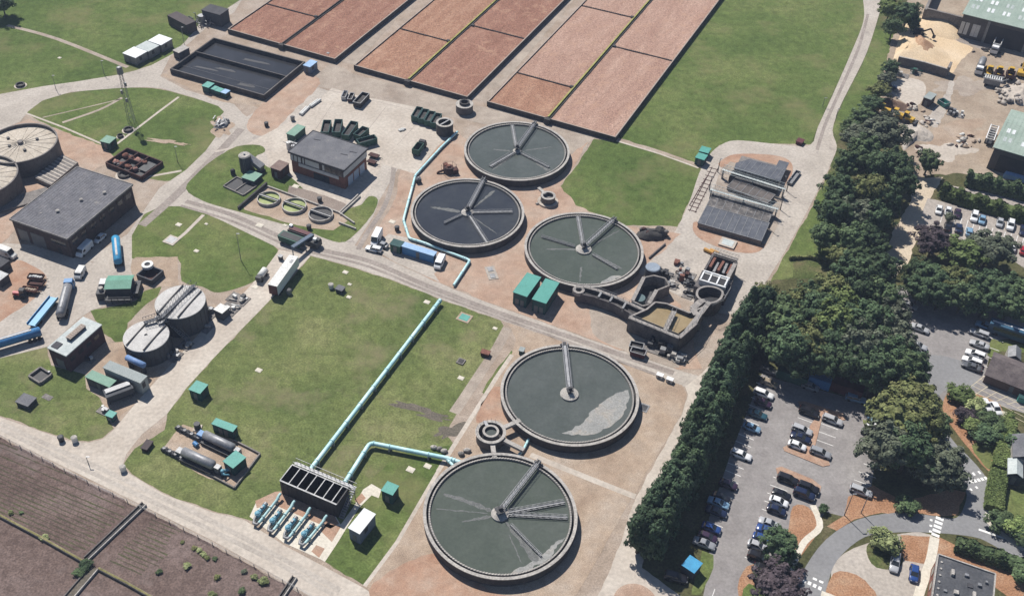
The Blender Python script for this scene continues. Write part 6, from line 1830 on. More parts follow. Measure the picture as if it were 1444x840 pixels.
# ---------------------------------------------------------------- containers by the road
t, W, D = hut('container', 'long container with pale blue ridged roof parked along the turquoise pipe', 'container', (566, 347), (611.5, 361), (614, 354), 2.7, M['blue'], M['bluepale'], door=M['doorgrey'])
t2, W, D = hut('container', 'short dark green container at the left end of the pale blue one', 'container', (549, 344), (564, 348.5), (568.5, 340), 2.6, M['green'], M['tealwall'], door=M['doorgrey'])
for (q, l) in ((((284, 121), (294, 124), (297, 116)), 'green bin unit at the left end of the row under the storm tank'), (((294, 124.5), (302, 127), (304, 121)), 'second teal bin unit of the row under the storm tank'), (((302, 127.5), (310, 130), (312, 124)), 'third teal bin unit of the row under the storm tank'), (((310.5, 130), (318, 132.5), (320, 126)), 'bluish bin unit at the right end of the row under the storm tank')):
    hut('dosing_bin', l, 'bin unit', *q, 1.9 if 'left' not in l else 2.4, M['tealwall'], M['teal'] if 'bluish' not in l else M['bluepale'], 'bin units under the storm tank', door=None)
hut('site_cabin', 'light blue site cabin at the upper right corner of the storm tank', 'cabin', (427, 92), (437, 95), (445, 86), 2.8, M['bluewall'], M['bluepale'], door=M['doorgrey'])
for i, (u0, v0, u1, v1) in enumerate(((425, 161, 436, 150), (438, 150, 452, 140))):
    a, b = P(u0, v0, .6), P(u1, v1, .6); d = b - a
    t = thing('white_pipe', ('lower', 'upper')[i] + ' length of the white pipe stack along the bank left of the apron', 'pipe', (a.x, a.y), math.atan2(d.y, d.x), 'white pipes stacked along the bank')
    MB().tube([(0, 0, .45), (d.length, 0, .45)], .42, 12).build('pipe', M['offwhite'], t); MB().tube([(.2, .75, .4), (d.length - .4, .75, .4)], .36, 12).build('pipe', M['offwhite'], t)
for (u, v, l, w_) in ((446, 75, 'white valve cabinet cluster at the front wall of the left filter bed', 4), (465, 81, 'grey valve cluster at the right front corner of the left filter bed', 3), (510, 92, 'white valve cabinets at the left front corner of the middle filter bed', 3), (530, 98, 'long white and grey valve run along the middle filter bed front', 6), (548, 104, 'dark valve cluster near the channel end of the middle filter bed', 3.5)):
    junk('valve_set', u, v, w_, 1.2, 5, int(u), l, 'valves', ('offwhite', 'steel', 'lip'), 1.3)
p = P(567, 184); t = thing('debris_pile', 'small white heap of sacks on the concrete apron', 'heap', (p.x, p.y)); rr = random.Random(2)
m = MB()
for i in range(5):
    m.ell(rr.uniform(-.7, .7), rr.uniform(-.5, .5), .3, .6, .45, .3, 8, 5, jit=.12, rnd=rr)
m.build('sacks', M['offwhite'], t)
# more gear on and around the inlet works
for i, (u, v, w_, d_, n_, l, cols, hm) in enumerate(((946, 402, 3.5, 3, 6, 'grey cabinets on the dirt between the pump pit and the rusty screenings plant', ('steel', 'lip'), 1.3), (970, 416, 2.6, 3, 5, 'dark valves on the dirt left of the oval grit basin', ('darksteel', 'steel'), 1.4), (900, 452, 3, 2.4, 5, 'black gear under the left corner of the brown basin', ('black', 'darksteel'), 2.0),
                                       (938, 482, 4, 3, 7, 'dark pumps below the front wall of the brown basin', ('darksteel', 'steel'), 2.4), (1020, 372, 3, 1.6, 5, 'pale gear on the concrete behind the screen machinery', ('lip', 'steel'), 1.2), (957, 372, 2.2, 1.8, 4, 'small grey gear on the pale concrete near the orange pipes', ('steel', 'rust'), .8),
                                       (868, 402, 2, 1.2, 3, 'small grey gear between the settling tank rim and the long raised channel', ('steel', 'lip'), 1.0))):
    junk('pump_set', u, v, w_, d_, n_, 300 + i, l, 'pump', cols, hm)

for pix, z, l in (([(887, 447), (958, 476), (982, 455), (994, 432)], 4.75, 'handrail along the two front walls of the brown basin'), ([(813, 405), (842, 409), (870, 420), (905, 436)], 3.1, 'handrail along the long raised channel'), ([(985, 425), (1005, 432), (1020, 425), (1030, 408)], 4.6, 'handrail round the oval grit basin corner')):
    o = P(*pix[0], z); q = [P(*x, z) - o for x in pix]; m = MB()
    for i in range(len(q) - 1):
        n = max(2, int((q[i + 1] - q[i]).length / 1.6))
        for k in range(n):
            p = q[i].lerp(q[i + 1], k / n); m.bar((p.x, p.y, 0), (p.x, p.y, 1.1), .07, .07)
        for h in (.55, 1.1):
            m.bar((*q[i], h), (*q[i + 1], h), .06, .06)
    tag(m.build('handrail', M['galv']), l, 'handrail', 'handrails of the inlet works').location = (o.x, o.y, z)
# ---------------------------------------------------------------- vehicles
def loft(sections, mi=0):
    """sections: list of (x, [(y, z) ...]) same count; closed skin along x"""
    vs, fs = [], []
    n = len(sections[0][1])
    for x, q in sections:
        vs += [(x, y, z) for y, z in q]
    for i in range(len(sections) - 1):
        for j in range(n):
            fs.append((i * n + j, i * n + (j + 1) % n, (i + 1) * n + (j + 1) % n, (i + 1) * n + j))
    fs.append(tuple(range(n - 1, -1, -1))); e = (len(sections) - 1) * n
    fs.append(tuple(range(e, e + n)))
    return vs, fs


def car_meshes(L, W, H, hood, deck, cab0, cab1, ztop=.95):
    """body / glasshouse / roof / wheel meshes; x forward"""
    h = L / 2
    def sec(x, w_, z0, z1):
        return (x, [(-w_ * .9, z0), (w_ * .9, z0), (w_, z0 + (z1 - z0) * .45), (w_ * .96, z1 - .06), (w_ * .82, z1), (-w_ * .82, z1), (-w_ * .96, z1 - .06), (-w_, z0 + (z1 - z0) * .45)])
    w = W / 2
    S = [sec(-h, w * .82, .38, deck - .12), sec(-h + .12, w * .95, .24, deck), sec(-h * .6, w, .2, deck + .03), sec(cab0 * h, w, .2, ztop), sec(0, w, .2, ztop), sec(cab1 * h, w, .2, ztop - .02), sec(h * .78, w * .97, .2, hood), sec(h - .14, w * .9, .24, hood - .12), sec(h, w * .76, .34, hood - .26)]
    body = MB().add(*loft(S), 0, True)
    def rect(x0, x1, ww, z):
        return [(x0, -ww, z), (x1, -ww, z), (x1, ww, z), (x0, ww, z)]
    gl = MB()
    b0, b1 = cab0 * h - .42, cab1 * h + .52
    t0, t1 = cab0 * h + .05, cab1 * h - .22
    if cab0 < -.7:
        b0, t0 = -h + .10, -h + .32
    lo, hi = rect(b0, b1, w * .86, ztop - .04), rect(t0, t1, w * .70, H - .07)
    gl.add(lo + hi, [(0, 1, 5, 4), (1, 2, 6, 5), (2, 3, 7, 6), (3, 0, 4, 7)])
    rf = MB()
    r1, r2 = rect(t0 - .02, t1 + .02, w * .72, H - .07), rect(t0 + .12, t1 - .12, w * .62, H)
    rf.add(r1 + r2, [(4, 5, 6, 7), (0, 1, 5, 4), (1, 2, 6, 5), (2, 3, 7, 6), (3, 0, 4, 7), (3, 2, 1, 0)])
    for s in (-1, 1):                                                   # pillars
        for (xb, xt) in ((b0, t0), (b1, t1), ((b0 + b1) / 2, (t0 + t1) / 2)):
            rf.bar((xb, s * w * .87, ztop - .05), (xt, s * w * .715, H - .08), .07, .07)
    wh = MB(); wh.tube([(0, -.1, 0), (0, .1, 0)], .31, 16); wh.tube([(0, -.105, 0), (0, .105, 0)], .19, 10)
    hl = MB(); hl.box(h - .1, w * .6, hood - .3, .1, .32, .13); hr = MB(); hr.box(h - .1, -w * .6, hood - .3, .1, .32, .13)
    tl = MB(); tl.box(-h + .06, w * .66, deck - .25, .08, .24, .2); tr = MB(); tr.box(-h + .06, -w * .66, deck - .25, .08, .24, .2)
    pm = M['carpaint_silver']
    return dict(body=body.data('car_body', pm), glass=gl.data('car_glass', M['glass']), roof=rf.data('car_roof', pm), wheel=wh.data('car_wheel', M['rubber']), hl=(hl.data('car_lamp', M['lamp_glass']), hr.data('car_lamp', M['lamp_glass'])),
                tl=(tl.data('car_tail', M['taillamp']), tr.data('car_tail', M['taillamp'])), ax=(h * .62, -h * .6), wy=w - .1)


def paint(k, c, metal=.0):
    m = bpy.data.materials.new('car_paint_' + k); m.use_nodes = True
    b = m.node_tree.nodes['Principled BSDF']
    nz = m.node_tree.nodes.new('ShaderNodeTexNoise'); nz.inputs['Scale'].default_value = 3
    mx = m.node_tree.nodes.new('ShaderNodeMix'); mx.data_type = 'RGBA'
    mx.inputs[6].default_value = (*[v * .9 for v in c], 1); mx.inputs[7].default_value = (*c, 1)
    m.node_tree.links.new(nz.outputs['Fac'], mx.inputs[0]); m.node_tree.links.new(mx.outputs[2], b.inputs['Base Color'])
    b.inputs['Roughness'].default_value = .28; b.inputs['Metallic'].default_value = metal; b.inputs['Coat Weight'].default_value = .5; b.inputs['Coat Roughness'].default_value = .08
    M['carpaint_' + k] = m
for k, c in (('silver', (.42, .43, .45)), ('white', (.75, .76, .77)), ('black', (.012, .012, .016)), ('navy', (.012, .02, .055)), ('blue', (.02, .06, .22)), ('grey', (.10, .105, .115)), ('palegrey', (.28, .29, .31)), ('red', (.38, .012, .02)), ('teal', (.03, .09, .12)), ('plum', (.04, .02, .045)), ('lightblue', (.2, .34, .48)), ('gold', (.33, .27, .2))):
    paint(k, c)
M['lamp_glass'] = mat('lamp_glass', [(.6, .62, .64), (.7, .72, .74)], .2, 2, 4, .1, spec=.6)
M['taillamp'] = mat('tail_lamp', [(.25, .01, .01), (.32, .02, .02)], .3, 2, 4, .1, spec=.5)
CARS = {'hatch': car_meshes(3.95, 1.72, 1.46, .88, .98, -.62, .22), 'saloon': car_meshes(4.5, 1.78, 1.44, .86, .98, -.38, .2), 'estate': car_meshes(4.6, 1.8, 1.5, .88, 1.0, -.86, .2), 'suv': car_meshes(4.5, 1.88, 1.72, 1.05, 1.08, -.84, .22, 1.1)}


def car(u, v, heading, kind, col, label, group=None, name='parked_car'):
    """heading: pixel direction (du, dv) the bonnet points to"""
    p = P(u, v, .6); q = P(u + heading[0], v + heading[1], .6); d = q - p
    C = CARS[kind]
    t = thing(name, label, 'car', (p.x, p.y, .05), math.atan2(d.y, d.x), group)
    pm = M['carpaint_' + col]
    inst('body', C['body'], t, mats=[pm]); inst('windows', C['glass'], t); inst('roof', C['roof'], t, mats=[pm])
    for ax in C['ax']:
        for s in (-1, 1):
            inst('wheel', C['wheel'], t, (ax, s * C['wy'], .31))
    for m_ in C['hl']:
        inst('headlight', m_, t)
    for m_ in C['tl']:
        inst('tail_light', m_, t)
    return t


A_ = (24, 9)      # along a bay, pointing to the lane (left row) in pixels
B_ = (-24, -9)
r1 = 'cars along the tall conifer row'
for u, v, k, c, h, l in ((1083, 522, 'hatch', 'grey', A_, 'grey hatchback at the topmost end of the conifer row bays'), (1085, 540, 'hatch', 'gold', A_, 'pale gold hatchback second from the top by the conifer row'), (1077, 555, 'estate', 'white', A_, 'white car half in shade, third from the top by the conifer row'),
                         (1076, 568, 'hatch', 'plum', A_, 'dark plum car fourth from the top by the conifer row'), (1068, 584, 'saloon', 'teal', A_, 'dark teal saloon, fifth from the top by the conifer row'), (1060, 603, 'hatch', 'lightblue', A_, 'light blue car, the last before the first gap by the conifer row'),
                         (1045, 641, 'estate', 'white', A_, 'bright white estate standing alone midway along the conifer row'), (1027, 683, 'hatch', 'plum', A_, 'dark plum car alone at the shade edge below the white estate'), (1017, 701, 'hatch', 'black', A_, 'black car behind a silver-blue one in the conifer shade'), (1013, 709, 'saloon', 'lightblue', A_, 'silver-blue saloon in the middle of a trio by the conifer row'),
                         (1010, 721, 'saloon', 'navy', A_, 'navy saloon, lowest of a trio by the conifer row'), (1003, 744, 'hatch', 'blue', A_, 'blue hatchback top of the last trio in the conifer row bays'), (998, 757, 'hatch', 'plum', A_, 'dark car in the middle of the last trio by the conifer row'), (993, 766, 'saloon', 'palegrey', A_, 'pale silver car in the last bay before the grass triangle')):
    car(u, v, h, k, c, l, r1)
r2 = 'cars in the upper island bays'
for u, v, k, c, h, l in ((1141, 581, 'suv', 'black', A_, 'black estate alone at the top of the upper island, left side'), (1131, 606, 'estate', 'silver', A_, 'silver estate, top of the trio left of the upper island'), (1129, 617, 'saloon', 'navy', A_, 'navy saloon in the middle of the trio left of the upper island'), (1124, 628, 'hatch', 'white', A_, 'white hatchback, lowest of the trio left of the upper island'),
                         (1174, 592, 'estate', 'silver', A_, 'long silver estate at the top right of the upper island'), (1157, 638, 'estate', 'palegrey', A_, 'silver-grey estate at the bottom right of the upper island')):
    car(u, v, h, k, c, l, r2)
r3 = 'cars in the lower island bays'
for u, v, k, c, h, l in ((1111, 676, 'suv', 'black', A_, 'black people carrier touching the lower island at its left end'), (1140, 688, 'suv', 'black', A_, 'upper black car of the pair below the lower island, right side'), (1134, 697, 'suv', 'navy', A_, 'navy car of the pair next to the lawn below the lower island'),
                         (1102, 697, 'hatch', 'black', A_, 'black hatchback above a white car in the bays by the bark bed'), (1098, 707, 'hatch', 'white', A_, 'white hatchback between two dark cars by the bark bed'), (1095, 719, 'hatch', 'navy', A_, 'navy hatchback below the white one by the bark bed'), (1085, 738, 'saloon', 'silver', A_, 'silver car with dark glass roof by the bark bed'),
                         (1082, 748, 'saloon', 'blue', A_, 'deep blue saloon just below the dark glass roofed car'), (1075, 759, 'hatch', 'blue', A_, 'brighter blue hatchback peeping from the small tree'), (1068, 769, 'hatch', 'silver', A_, 'silver car mostly under the small tree by the bark bed'), (1070, 786, 'suv', 'black', A_, 'black car just below the small tree by the bark bed'), (1077, 802, 'hatch', 'black', A_, 'black car in the end bay beside the domed tree')):
    car(u, v, h, k, c, l, r3)
r4 = 'cars on the right side of the lower car park'
for u, v, k, c, h, l in ((1241, 585, 'hatch', 'red', (-22, 4), 'red car nosing out of the wood shade in the lower car park'), (1236, 593, 'hatch', 'lightblue', B_, 'pale blue car directly below the red one'), (1233, 601, 'hatch', 'white', B_, 'white car between two grey-blue ones beside the big yellow-green tree'), (1227, 610, 'hatch', 'grey', B_, 'grey car lowest of the group by the big yellow-green tree'), (1214, 692, 'estate', 'silver', A_, 'silver estate alone at the edge of the large bark bed')):
    car(u, v, h, k, c, l, r4)
car(1262, 793, (-4, 24), 'estate', 'silver', 'silver car in the visitor bay by the round shrub', 'cars in the visitor bay')
car(1289, 808, (-2, 26), 'hatch', 'blue', 'deep blue car in the visitor bay by the pavement', 'cars in the visitor bay')
r5 = 'cars in the middle car park'
for u, v, k, c, h, l in ((1281, 430, 'saloon', 'palegrey', A_, 'pale car in the deep shade at the wood corner of the middle car park'), (1297, 463, 'saloon', 'silver', A_, 'silver car, upper one on the wood side of the middle car park'), (1294, 487, 'saloon', 'silver', A_, 'silver saloon below the leaves on the wood side of the middle car park'), (1292, 497, 'hatch', 'white', A_, 'white car nearly hidden under the wood edge of the middle car park'),
                         (1389, 460, 'suv', 'lightblue', B_, 'light blue van-like car at the top of the right-hand bays'), (1381, 470, 'estate', 'silver', B_, 'silver estate second in the right-hand bays by the grass'), (1381, 486, 'saloon', 'silver', B_, 'silver saloon by itself in the third right-hand bay'), (1375, 500, 'suv', 'white', B_, 'white van-like car above another white one in the right-hand bays'), (1371, 509, 'estate', 'white', B_, 'white estate beside the dark grey car in the right-hand bays'), (1370, 517, 'saloon', 'grey', B_, 'dark grey car next to the slate roofed house end'),
                         (1390, 571, 'hatch', 'white', (8, 14), 'white car left of its pair by the shrub bed and hatched bay'), (1404, 576, 'hatch', 'white', (8, 14), 'white car right of its pair by the shrub bed and hatched bay')):
    car(u, v, h, k, c, l, r5)
r6 = 'cars in the upper car park'
D_ = (-3, 14)
for u, v, k, c, h, l in ((1324, 296, 'hatch', 'white', D_, 'white car nearest the drive in the upper car park'), (1337, 298, 'hatch', 'white', D_, 'second white car from the drive in the upper car park'), (1350, 301, 'hatch', 'plum', D_, 'dark plum car third from the drive under the hedge'), (1374, 306, 'suv', 'white', D_, 'large white car midway along the hedge'), (1385, 310, 'hatch', 'lightblue', D_, 'silver-blue car touching the large white one by the hedge'),
                         (1410, 314, 'hatch', 'silver', D_, 'silver car right of the gap along the hedge'), (1425, 318, 'suv', 'white', D_, 'white car near the frame edge along the hedge'), (1443, 325, 'saloon', 'navy', D_, 'navy car cut by the frame edge along the hedge'), (1352, 322, 'saloon', 'navy', (2, -14), 'navy car by the pollarded tree opposite the hedge'), (1367, 327, 'hatch', 'lightblue', (2, -14), 'pale blue car beside the round green trees opposite the hedge'),
                         (1336, 320, 'hatch', 'black', (2, -14), 'black car half behind the purple-leaved tree'), (1428, 348, 'hatch', 'white', (2, -14), 'black and white car on the round trees side near the frame edge'), (1443, 353, 'hatch', 'red', (2, -14), 'bright red car at the frame edge')):
    car(u, v, h, k, c, l, r6)


def truck(u, v, hd, label, parts, cat='truck', group=None, name='truck', z=.05):
    p = P(u, v, .8); q = P(u + hd[0], v + hd[1], .8); d = q - p
    return thing(name, label, cat, (p.x, p.y, z), math.atan2(d.y, d.x), group)


def wheels(t, xs, w_, r_=.5):
    me = MB().tube([(0, -.17, 0), (0, .17, 0)], r_, 16).data('truck_wheel', M['rubber'])
    for x in xs:
        for s in (-1, 1):
            inst('wheel', me, t, (x, s * w_, r_))


def cab(t, x, col, w_=2.4, h=2.7, l=2.0):
    c = MB(); c.box(x, 0, .5, l, w_, h * .5 - .1); c.box(x - .1, 0, .5 + h * .5 - .098, l - .2, w_ - .1, h * .5 - .3, 0, 0, .85, .9); c.build('cab', M[col], t)
    MB().box(x + l / 2 - .08, 0, h * .58, .12, w_ - .3, h * .26).build('windscreen', M['glass'], t)
    for s in (-1, 1):
        MB().box(x + .1, s * (w_ / 2 - .03), h * .58, l * .5, .06, h * .22).build('side_window', M['glass'], t)
        MB().box(x + l / 2 + .01, s * w_ * .36, .75, .06, .3, .2).build('headlight', M['lamp_glass'], t)


def tanker(u, v, hd, label, L, col, cabcol=None, rest='darksteel', group=None):
    t = truck(u, v, hd, label, None, 'tanker', group, 'road_tanker')
    MB().tube([(-L / 2, 0, 1.95), (-L / 2 + .25, 0, 1.95), (L / 2 - .25, 0, 1.95), (L / 2, 0, 1.95)], [.75, 1.12, 1.12, .75], 20).build('barrel', M[col], t)
    m = MB(); m.box(0, 0, .75, L, .9, .25)
    m.build('chassis', M[rest], t)
    m = MB(); m.box(0, 0, 3.06, L * .7, .5, .08); m.build('top_walkway', M['steel'], t)
    wheels(t, (-L / 2 + .8, -L / 2 + 1.9, -L / 2 + 3.0), 1.05)
    if cabcol:
        cab(t, L / 2 + 1.2, cabcol); wheels(t, (L / 2 + 1.2,), 1.05)
    return t


tanker(166, 357, (-3, -30), 'bright blue tanker trailer standing upright by the press house', 10.5, 'cyanblue')
tanker(20, 483, (-30, 9), 'deep blue tanker with white rear box cut by the left frame edge', 13, 'blue')
t = tanker(92, 428, (8, -30), 'silver tanker behind a blue cab on the vehicle apron', 11, 'galv', 'blue')
t = truck(61, 440, (18, -22), 'flat bright blue empty trailer bed next to the silver tanker', None, 'trailer', None, 'flat_trailer')
m = MB(); m.box(0, 0, .9, 10.5, 2.4, .2); m.box(0, 1.2, 1.1, 10.5, .1, .5); m.box(0, -1.2, 1.1, 10.5, .1, .5); m.build('bed', M['cyanblue'], t); wheels(t, (-4, -3, 3.4), 1.0, .45)
def van(u, v, hd, label, L=5.2, col='white2', group=None, H=2.3):
    t = truck(u, v, hd, label, None, 'van', group, 'parked_van')
    S = []
    for x, z0, z1, w_ in ((-L / 2, .45, H - .1, .9), (-L / 2 + .1, .3, H, .97), (L * .18, .3, H, .98), (L * .28, .3, H - .12, .97), (L * .37, .3, 1.35, .97), (L / 2 - .1, .3, 1.0, .92), (L / 2, .4, .85, .8)):
        S.append((x, [(-w_, z0), (w_, z0), (w_, z1 - .25), (w_ * .86, z1), (-w_ * .86, z1), (-w_, z1 - .25)]))
    MB().add(*loft(S)).build('body', M[col], t)
    g = MB(); g.add([(L * .285, -.82, H - .2), (L * .285, .82, H - .2), (L * .375, .88, 1.38), (L * .375, -.88, 1.38)], [(0, 1, 2, 3)]); g.build('windscreen', M['glass'], t).location = (.03, 0, .03)
    for s in (-1, 1):
        MB().box(L * .2, s * .975, 1.2, .9, .04, .65).build('side_window', M['glass'], t)
        MB().box(L / 2 - .03, s * .62, .72, .08, .26, .16).build('headlight', M['lamp_glass'], t)
    wheels(t, (-L * .3, L * .32), .9, .34)
    return t


van(119, 352, (-9, 9), 'white box van beside the workshop long wall', 5.6)
car(141, 336, (-9, 8), 'hatch', 'white', 'white hatchback beside the workshop, above the white van', None)
van(8, 357, (20, 7), 'white lorry at the left frame edge by the workshop door', 6.5, 'offwhite', H=2.7)
van(113, 385, (-6, 10), 'small white van between the silver tanker and the press house', 4.0, 'offwhite', H=1.9)
for (u, v, l, c, w_) in ((2, 378, 'dark container at the left frame edge, upper', 'darkwall', 4.5), (2, 398, 'dark container with pale top at the left frame edge, lower', 'darkwall', 3.6)):
    p = P(u, v); t = thing('dark_container', l, 'container', (p.x, p.y), SITE); MB().box(0, 0, 0, w_, 3, 2.3).build('body', M[c], t); MB().box(0, 0, 2.303, w_ + .1, 3.1, .1).build('roof', M['steel'] if 'pale' in l else M['feltdark'], t)
for (u, v, l, c, seed) in ((51, 391, 'brown trailer with sacks on the orange dirt by the road', 'rustdark', 1), (51, 400, 'dark brown trailer just below the sack trailer', 'rustdark', 2), (42, 409, 'narrow tan trailer next to the red tractor', 'rust', 3)):
    t = truck(u, v, (12, 1), l, None, 'trailer', 'farm trailers on the orange dirt', 'farm_trailer'); L = 4.0
    m = MB(); m.box(0, 0, .7, L, 1.7, .15); m.box(0, .85, .853, L, .1, .5); m.box(0, -.85, .853, L, .1, .5); m.box(L / 2, 0, .853, .1, 1.6, .5); m.box(-L / 2, 0, .853, .1, 1.6, .5); m.build('bed', M[c], t)
    m = MB(); m.bar((L / 2, 0, .6), (L / 2 + 1.2, 0, .5), .12, .12); m.build('drawbar', M['darksteel'], t); wheels(t, (-.4, .5), .75, .4)
    if seed != 2:
        rr = random.Random(seed); m = MB()
        for i in range(5):
            m.ell(-1.4 + i * .7, rr.uniform(-.2, .2), 1.0, .45, .5, .35, 8, 5, jit=.1, rnd=rr)
        m.build('load', M['offwhite'] if seed == 1 else M['tan'], t)
t = truck(29, 415, (-14, -1), 'dark tractor with a red bonnet on the orange dirt', None, 'tractor', None, 'tractor')
m = MB(); m.box(1.0, 0, .7, 1.9, .9, .8, 0, 0, .9, .85); m.build('bonnet', M['maroon'] if False else M['carpaint_red'], t); m = MB(); m.box(-.7, 0, .6, 1.5, 1.3, .7); m.build('chassis', M['black'], t); m = MB(); m.box(-.7, 0, 1.3, 1.4, 1.3, 1.2, 0, 0, .85, .85); m.build('cab', M['glass'], t); MB().box(-.7, 0, 2.503, 1.3, 1.25, .12).build('cab_roof', M['black'], t)
wheels(t, (-.8,), .85, .75); wheels(t, (1.3,), .7, .45)
# long white trailer and the loader at the road
a, b = P(385, 408, 2.6), P(415, 366, 2.6); d = b - a; L = d.length; c = a.lerp(b, .5)
t = thing('box_trailer', 'long white box trailer with maroon rear doors backed up to the dark loader', 'trailer', (c.x, c.y, .05), math.atan2(d.y, d.x))
MB().box(0, 0, .9, L, 2.5, 2.9).build('box_body', M['white2'], t); MB().box(0, 0, 3.802, L + .06, 2.56, .08).build('roof', M['offwhite'], t); MB().box(-L / 2 - .04, 0, .92, .08, 2.4, 2.85).build('rear_doors', M['maroon'], t)
m = MB(); m.box(0, 0, .55, L - .5, 1.0, .3); m.build('chassis', M['darksteel'], t); wheels(t, (-L / 2 + 1.2, -L / 2 + 2.3, -L / 2 + 3.4), 1.0, .48)
MB().box(L * .32, -.4, 3.883, 1.2, .6, .1).build('roof_hatch', M['steel'], t)
p = P(425, 345); t = thing('sludge_loader', 'dark green and black conveyor loader standing across the road', 'loader', (p.x, p.y), SITE)
m = MB(); m.box(-2.6, -.8, .5, 6.4, 2.4, 1.9, 0, 0, 1.06, 1.15); m.build('green_hopper', M['green'], t)
MB().box(-2.6, -.8, 2.41, 5.8, 2.0, .06).build('hopper_mouth', M['black'], t)
m = MB(); m.box(-1.5, 2.2, .5, 7.2, 2.0, 1.9); m.build('black_hopper', M['black'], t)
m = MB(); m.box(-1.4, 2.2, 2.41, 6.6, 1.4, .3, .0); m.build('auger_cover', M['maroon'], t)
m = MB(); m.box(3.8, 1.2, .4, 2.6, 2.4, 1.7); m.box(4.4, 1.6, 2.103, 1.2, 1.2, .5); m.build('engine_house', M['darksteel'], t)
MB().box(4.0, .9, 2.62, .9, .8, .5).build('white_box', M['white2'], t); MB().box(-4.8, 2.6, 2.42, .9, .8, .8).build('white_box', M['white2'], t)
m = MB(); A0, B0 = Vector((2.2, 2.4, 2.6)), Vector((1.2, -5.4, 3.4)); m.bar(A0, B0, 1.1, .5); m.bar(B0, B0 + Vector((0, 0, -3.3)), .2, .2); m.bar(A0 + Vector((-.5, 0, -.3)), (1.7, 2.4, 0), .2, .2); m.bar((2.2, -1.5, 2.6), (2.6, -1.5, 0), .2, .2); m.build('conveyor_arm', mat('slate_blue_steel', [(.07, .10, .15), (.11, .15, .2)], .55, .7, 4, .2), t)
wheels(t, (-4.6, -1.2), 1.3, .5)
MB().box(2.6, -3.6, 0, 3.6, 1.2, .7).build('green_skid', M['greenpale'], t) if False else None
t = truck(370, 388, (-6, 8), 'small white tank trailer on the grass left of the long box trailer', None, 'tanker', None, 'tank_trailer'); MB().tube([(-1.8, 0, 1.4), (-1.6, 0, 1.4), (1.0, 0, 1.4), (1.2, 0, 1.4)], [.5, .85, .85, .5], 16).build('barrel', M['offwhite'], t); m = MB(); m.box(0, 0, .5, 4.4, 1.3, .3); m.box(1.8, 0, .8, 1.2, 1.5, 1.0); m.build('chassis', M['darksteel'], t); wheels(t, (-.8, 1.6), .75, .42)
t, _, _ = hut('pump_cube', 'small dark cube cabinet on the grass at the loader end', 'cabinet', (391, 361), (396, 363), (399, 359.5), 1.3, M['darkwall'], M['steel'])
# vehicles by the blue container
van(531, 337, (-6, 12), 'white box lorry with a pale body left of the green container', 5.6, 'white2', H=2.8)
car(527, 351, (-14, -3), 'estate', 'white', 'white pickup-like car nearest the road beside the white lorry', None)
car(538, 345, (-12, -4), 'hatch', 'palegrey', 'silver car tucked between the white lorry and the green container', None)
van(620, 370, (-6, 12), 'white van at the right end of the pale blue container', 4.8, 'white2', H=2.0)
t = truck(591, 211, (10, -13), 'dark green lorry with skip body on the apron by the turquoise pipe', None, 'truck', None, 'skip_lorry'); skip_mesh(4.2, 2.2, 1.9, 0, 0).build('skip_body', M['green'], t).location = (-.8, 0, .6); cab(t, 2.6, 'black', 2.2, 2.4, 1.6); MB().box(.2, 0, .5, 6.4, 1.0, .28).build('chassis', M['darksteel'], t); wheels(t, (-2, 2.4), .95, .48)
for (q, l) in (((521, 218, 534, 222), 'brown flat bed trailer at the right wall of the office'), ((519, 227, 530, 231), 'low rusty trailer frame at the office loading doors')):
    a, b = P(q[0], q[1], .5), P(q[2], q[3], .5); d = b - a; c = a.lerp(b, .5); t = thing('flat_trailer', l, 'trailer', (c.x, c.y, .05), math.atan2(d.y, d.x)); MB().box(0, 0, .6, d.length, 1.6, .3).build('bed', M['rustdark'], t); wheels(t, (-.5, .5), .7, .36); MB().bar((d.length / 2, 0, .6), (d.length / 2 + 1.4, 0, .45), .12, .12).build('drawbar', M['darksteel'], t)
# coach and shaded containers in the car parks
t = truck(1428, 473, (-22, -7), 'dark blue coach parked on the grass verge behind the slate roofed house', None, 'coach', None, 'coach')
MB().box(0, 0, .5, 11.5, 2.5, 2.6).build('body', M['carpaint_navy'] if False else mat('coach_blue', [(.03, .07, .13), (.045, .1, .17)], .4, .6, 3, .1, spec=.5), t); MB().box(0, 0, 3.102, 11.3, 2.3, .15).build('roof', mat('coach_roof', [(.04, .10, .17), (.06, .13, .2)], .4, .6, 3, .1), t)
for s in (-1, 1):
    MB().box(-.3, s * 1.24, 1.7, 10, .05, .95).build('window_band', M['glass'], t)
MB().box(0, 0, 3.253, 10.5, .35, .07).build('roof_strip', M['white2'], t); MB().box(5.74, 0, 1.4, .06, 2.2, 1.4).build('windscreen', M['glass'], t); wheels(t, (-3.4, 3.6), 1.1, .5)
for (u, v, l, c, L) in ((1116, 535, 'dark green container deep in the wood shade at the car park edge', 'green', 7), (1148, 540, 'dark blue container in the wood shade, the middle one of three', 'blue', 7), (1192, 553, 'dull red container in the wood shade, the farthest right', 'maroon', 7)):
    p = P(u, v); q = P(u + 20, v + 7); d = q - p; t = thing('shaded_container', l, 'container', (p.x, p.y), math.atan2(d.y, d.x), 'containers in the wood shade'); MB().box(0, 0, .1, L, 2.4, 2.5).build('body', M[c], t); MB().box(0, 0, 2.602, L + .05, 2.45, .08).build('roof', M[c], t)
    for s in (-1, 1):
        MB().box(L / 2 + .03, s * .6, .25, .05, 1.1, 2.2).build('door', M['darksteel'], t)
car(1143, 545, (20, 7), 'hatch', 'palegrey', 'pale car in front of the dark blue container in the shade', None)
car(1207, 562, (20, 5), 'estate', 'lightblue', 'pale blue car in front of the dull red container in the shade', None)
